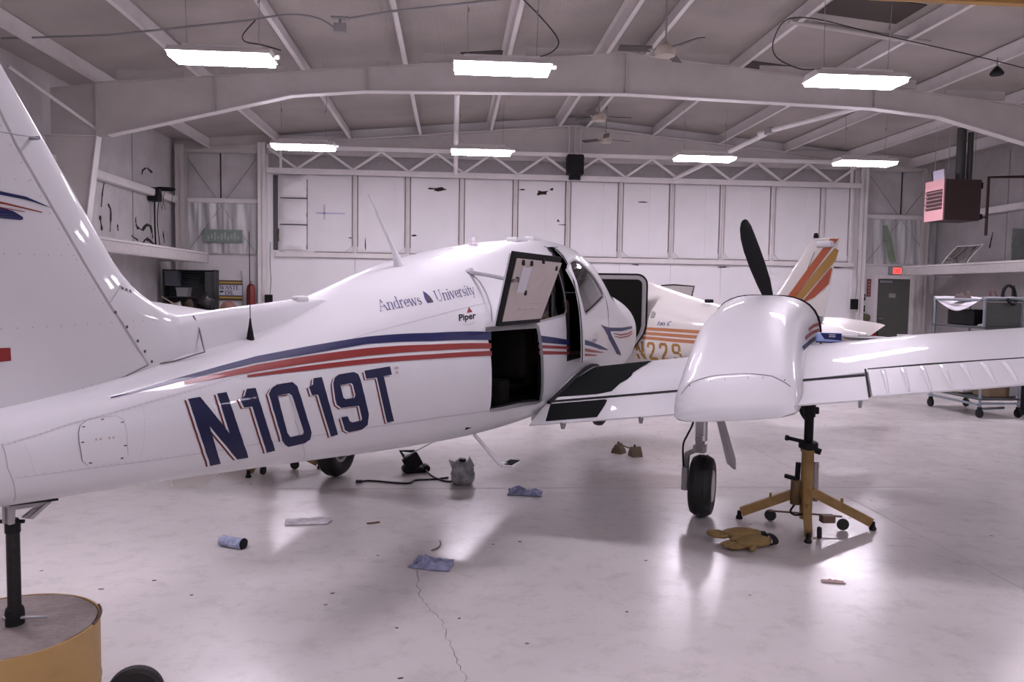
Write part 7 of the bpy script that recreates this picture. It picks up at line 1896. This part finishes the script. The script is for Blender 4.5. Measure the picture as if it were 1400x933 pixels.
bm = B(); lobe(bm, (-5.45, 19.9, 1.06), 0.20, 0.12, 0.22, 0.2, 2); o = tag(obj('leather_bag', bm, mat('reddish_brown_leather', (0.25, 0.13, 0.10), 0.6, noise_amt=0.5, noise_scale=8), smooth=True), 'reddish brown bag on the stool under the waste oil sign', 'bag')
pack('stool', -5.7, -5.2, 19.7, 20.1, 0.0, 0.885, BLACK, 'black stool carrying the reddish brown bag', 'stool')
bm = B(); lobe(bm, (-6.35, 19.8, 1.16), 0.10, 0.10, 0.15, 0.0, 3); tag(obj('cloth_pile', bm, mat('dark_brown_cloth', (0.07, 0.045, 0.03), 0.9), smooth=True), 'dark brown cloth pile between the cream rag and black sack', 'cloth')
bm = B(); box(bm, -6.55, -5.55, YB - 0.178, YB - 0.172, 2.78, 3.12)
o = tag(obj('printed_band', bm, mat('faint_green_print', (0.21, 0.27, 0.235), 0.5)), 'faint green printed band on the plastic sheeting above the oil sign', 'print')
for k in range(10):
    bm = B(); box(bm, -6.45 + k * 0.085, -6.45 + k * 0.085 + 0.05, YB - 0.181, YB - 0.178, 2.84 + 0.03 * (k % 2), 2.95 + 0.05 * ((k * 7) % 3)); q = obj('print_mark', bm, mat('pale_print', (0.36, 0.40, 0.37), 0.5), o)
bm = B(); prism(bm, [(12.20, 2.6), (12.40, 2.6), (12.28, 3.1), (12.10, 3.62), (11.98, 3.60), (12.06, 3.2)], YB - 0.20, YB - 0.19); o = tag(obj('green_tarp', bm, mat('faded_green_tarp', (0.24, 0.32, 0.22), 0.7, noise_amt=0.6, noise_scale=6)), 'narrow faded green tarp strip on the wall above the exit sign', 'tarp')

# stored windshield and sheeting on the right ledge
t = thing('stored_windshield', 'curved clear aircraft windshield with pale rim stored on the ledge', 'windshield', (12.35, 19.0, 2.452))
def bow(u, v): return Vector((0.05 + 0.40 * u + 0.1 * math.sin(PI * v), -0.5 + 1.0 * v, 0.48 * u ** 0.8))
bm = B(); rows = [[bm.verts.new(bow(i / 8, j / 10)) for i in range(9)] for j in range(11)]
for j in range(10):
    for i in range(8): bm.faces.new((rows[j][i], rows[j][i + 1], rows[j + 1][i + 1], rows[j + 1][i]))
obj('pane', bm, GLASS, t, smooth=True)
bm = B(); tube(bm, [bow(i / 8, 0) for i in range(9)] + [bow(1, j / 10) for j in range(1, 11)] + [bow(1 - i / 8, 1) for i in range(1, 9)], 0.012, 6); obj('rim', bm, STEELB, t)
bm = B(); n = 16; rows = []
for j in range(n + 1):
    rows.append([bm.verts.new((XR - 0.13 - 0.05 * abs(noise.noise(Vector((i * .5, j * .3, 1)))), 9.5 + 9.0 * i / n, 2.47 + 1.0 * j / n * (0.8 + 0.2 * noise.noise(Vector((i * .7, 0, 2)))))) for i in range(n + 1)])
for j in range(n):
    for i in range(n): bm.faces.new((rows[j][i], rows[j][i + 1], rows[j + 1][i + 1], rows[j + 1][i]))
obj('plastic_sheet', bm, mat('grey_green_film', (0.16, 0.185, 0.17), 0.35, noise_amt=0.6, noise_scale=2, bump=0.5, bump_scale=5), wall_right, smooth=True, sharp=None)

# =================================================================== overhead
def fan(name, x, y, z, label, ang, R_=0.66):
    t = thing(name, label, 'fan', (x, y, z), ang, None)
    bm = B(); lathe(bm, [(0.02, -0.10), (0.13, -0.09), (0.15, -0.03), (0.14, 0.03), (0.06, 0.07), (0.03, 0.10)], n=24); obj('motor', bm, mat('aged_cream_motor', (0.45, 0.39, 0.33), 0.5), t, smooth=True)
    bm = B(); cyl(bm, (0, 0, 0.08), (0, 0, zr(x) + 0.2 - z), 0.014, 8); lathe(bm, [(0.05, 0), (0.02, 0.1)], (0, 0, zr(x) + 0.1 - z), n=12); obj('downrod', bm, GREYP, t)
    for k in range(3):
        bm = B(); bbox(bm, 0.20, R_, -0.075, 0.075, -0.006, 0.006, 0.004, 1, Matrix.Rotation(2 * PI * k / 3, 4, 'Z') @ Matrix.Rotation(0.22, 4, 'X')); bl_ = obj('blade', bm, mat('dark_fan_blade', (0.06, 0.05, 0.048), 0.6), t)
        bm = B(); bbox(bm, 0.12, 0.24, -0.02, 0.02, -0.012, 0.0, 0.003, 1, Matrix.Rotation(2 * PI * k / 3, 4, 'Z')); obj('blade_arm', bm, GREYM, bl_)
fan('ceiling_fan', 2.91, 11.1, 5.0, 'three-blade ceiling fan in front of the deep rafter near its peak', math.radians(180))
fan('ceiling_fan', 2.95, 16.4, 5.22, 'ceiling fan seen edge-on just under the deep rafter', math.radians(2))
fan('ceiling_fan', 3.75, 19.8, 5.42, 'farthest ceiling fan, small, above the hangar door motor', math.radians(20))
bm = B(); tube(bm, [(-6.9, 12.95, zr(-6.9) + 0.18), (-5.1, 12.45, zr(-5.1) - 0.02), (-3.0, 12.1, zr(-3) - 0.03)], 0.016, 6); tube(bm, smooth_path([(-3.0, 12.1, zr(-3) - .03), (-2.4, 12.0, zr(-2.4) - 0.01), (-2.0, 12.0, zr(-2) - 0.08), (-1.75, 12.05, zr(-1.75) - 0.22)]), 0.014, 6)
tube(bm, [(-1.62, 12.05, zr(-1.6) - 0.1), (-0.9, 12.05, zr(-0.9) - 0.02), (0.9, 11.8, zr(0.9) + 0.0), (2.4, 11.6, zr(2.4))], 0.016, 6)
obj('conduit', bm, GREYM, ceiling, smooth=True)
t = thing('junction_box', 'small dark electrical box hung on the ceiling conduit', 'box', (-1.68, 12.05, 5.42)); bm = B(); bbox(bm, -0.09, 0.09, -0.05, 0.05, -0.07, 0.06, 0.01); obj('enclosure', bm, GREYP, t); bm = B(); bbox(bm, -0.13, 0.13, -0.06, 0.06, 0.12, 0.15, 0.005); cyl(bm, (0, 0, 0.05), (0, 0, 0.14), 0.02, 8); obj('bracket', bm, GREYM, t)
for pts, lb in (([(-2.25, 10.7, 4.68), (-2.55, 10.9, 4.80), (-2.85, 11.3, 4.95), (-3.0, 11.8, 5.2), (-2.9, 12.1, 5.50)], 0),
                ([(1.05, 10.7, 4.70), (1.3, 10.9, 4.85), (1.42, 11.2, 5.1), (1.25, 11.6, 5.5), (0.95, 11.8, 5.87)], 1),
                ([(4.95, 10.7, 4.70), (4.75, 10.9, 4.75), (4.5, 11.1, 4.95), (4.6, 11.5, 5.3), (4.95, 11.9, 5.75), (5.5, 12.1, 5.85), (6.5, 12.3, 5.75), (8.4, 12.6, 5.55), (9.6, 12.9, 5.45)], 2)):
    L_ = LAMPS[lb]; bm = B(); tube(bm, [p - L_.location for p in smooth_path(pts, 6)], 0.009, 6); obj('lamp_cord', bm, CABLE, L_, smooth=True)
t = thing('cord_box', 'dark bell-shaped socket hanging under a purlin at the right', 'socket', (8.9, 12.75, 5.30)); bm = B(); lathe(bm, [(0.10, 0), (0.11, 0.03), (0.06, 0.10), (0.02, 0.14)], n=16); obj('cup', bm, BLACK, t, smooth=True); bm = B(); cyl(bm, (0, 0, 0.12), (0, 0, 0.28), 0.012, 6); obj('stem', bm, GREYP, t)
t = thing('hoist_rail', 'ochre yellow overhead rail hung high in front of the third pendant light', 'rail', (5.4, 10.28, 5.50)); bm = B(); bbox(bm, 0.0, 3.4, -0.06, 0.06, 0.0, 0.13, 0.01); obj('beam', bm, mat('ochre_rail', (0.46, 0.26, 0.08), 0.5), t); bm = B()
for x_ in (0.3, 1.9): cyl(bm, (x_, 0, 0.12), (x_, 0, 0.40), 0.012, 6)
obj('hanger', bm, GREYM, t)
for (x0, x1, y0, y1, nm) in ((5.75, 7.05, 11.75, 12.6, 'bare_deck_patch'), (0.1, 0.9, 15.3, 15.9, 'bare_deck_patch'), (5.5, 7.2, 15.3, 16.2, 'bare_deck_patch')):
    bm = B(); vs = [bm.verts.new((x, y, zr(x) + 0.282 - d)) for x in (x0, x1) for y in (y0, y1) for d in (0, 0.012)]
    for f in ((0, 1, 3, 2), (4, 6, 7, 5), (0, 4, 5, 1), (2, 3, 7, 6), (0, 2, 6, 4), (1, 5, 7, 3)): bm.faces.new([vs[i] for i in f])
    obj(nm, bm, mat('bare_dark_deck', (0.07, 0.055, 0.05), 0.8), ceiling)
bm = B(); cyl(bm, (-7.15, 13.6, 5.1), (-6.42, 15.0, 4.42), 0.03, 8); obj('knee_brace', bm, STEELB, wall_left, smooth=True)
bm = B(); tube(bm, [(5.2, 12.4, zr(5.2) + 0.02), (7.6, 12.55, zr(7.6) + 0.02)], 0.05, 10); obj('roof_duct', bm, STEEL, ceiling, smooth=True)
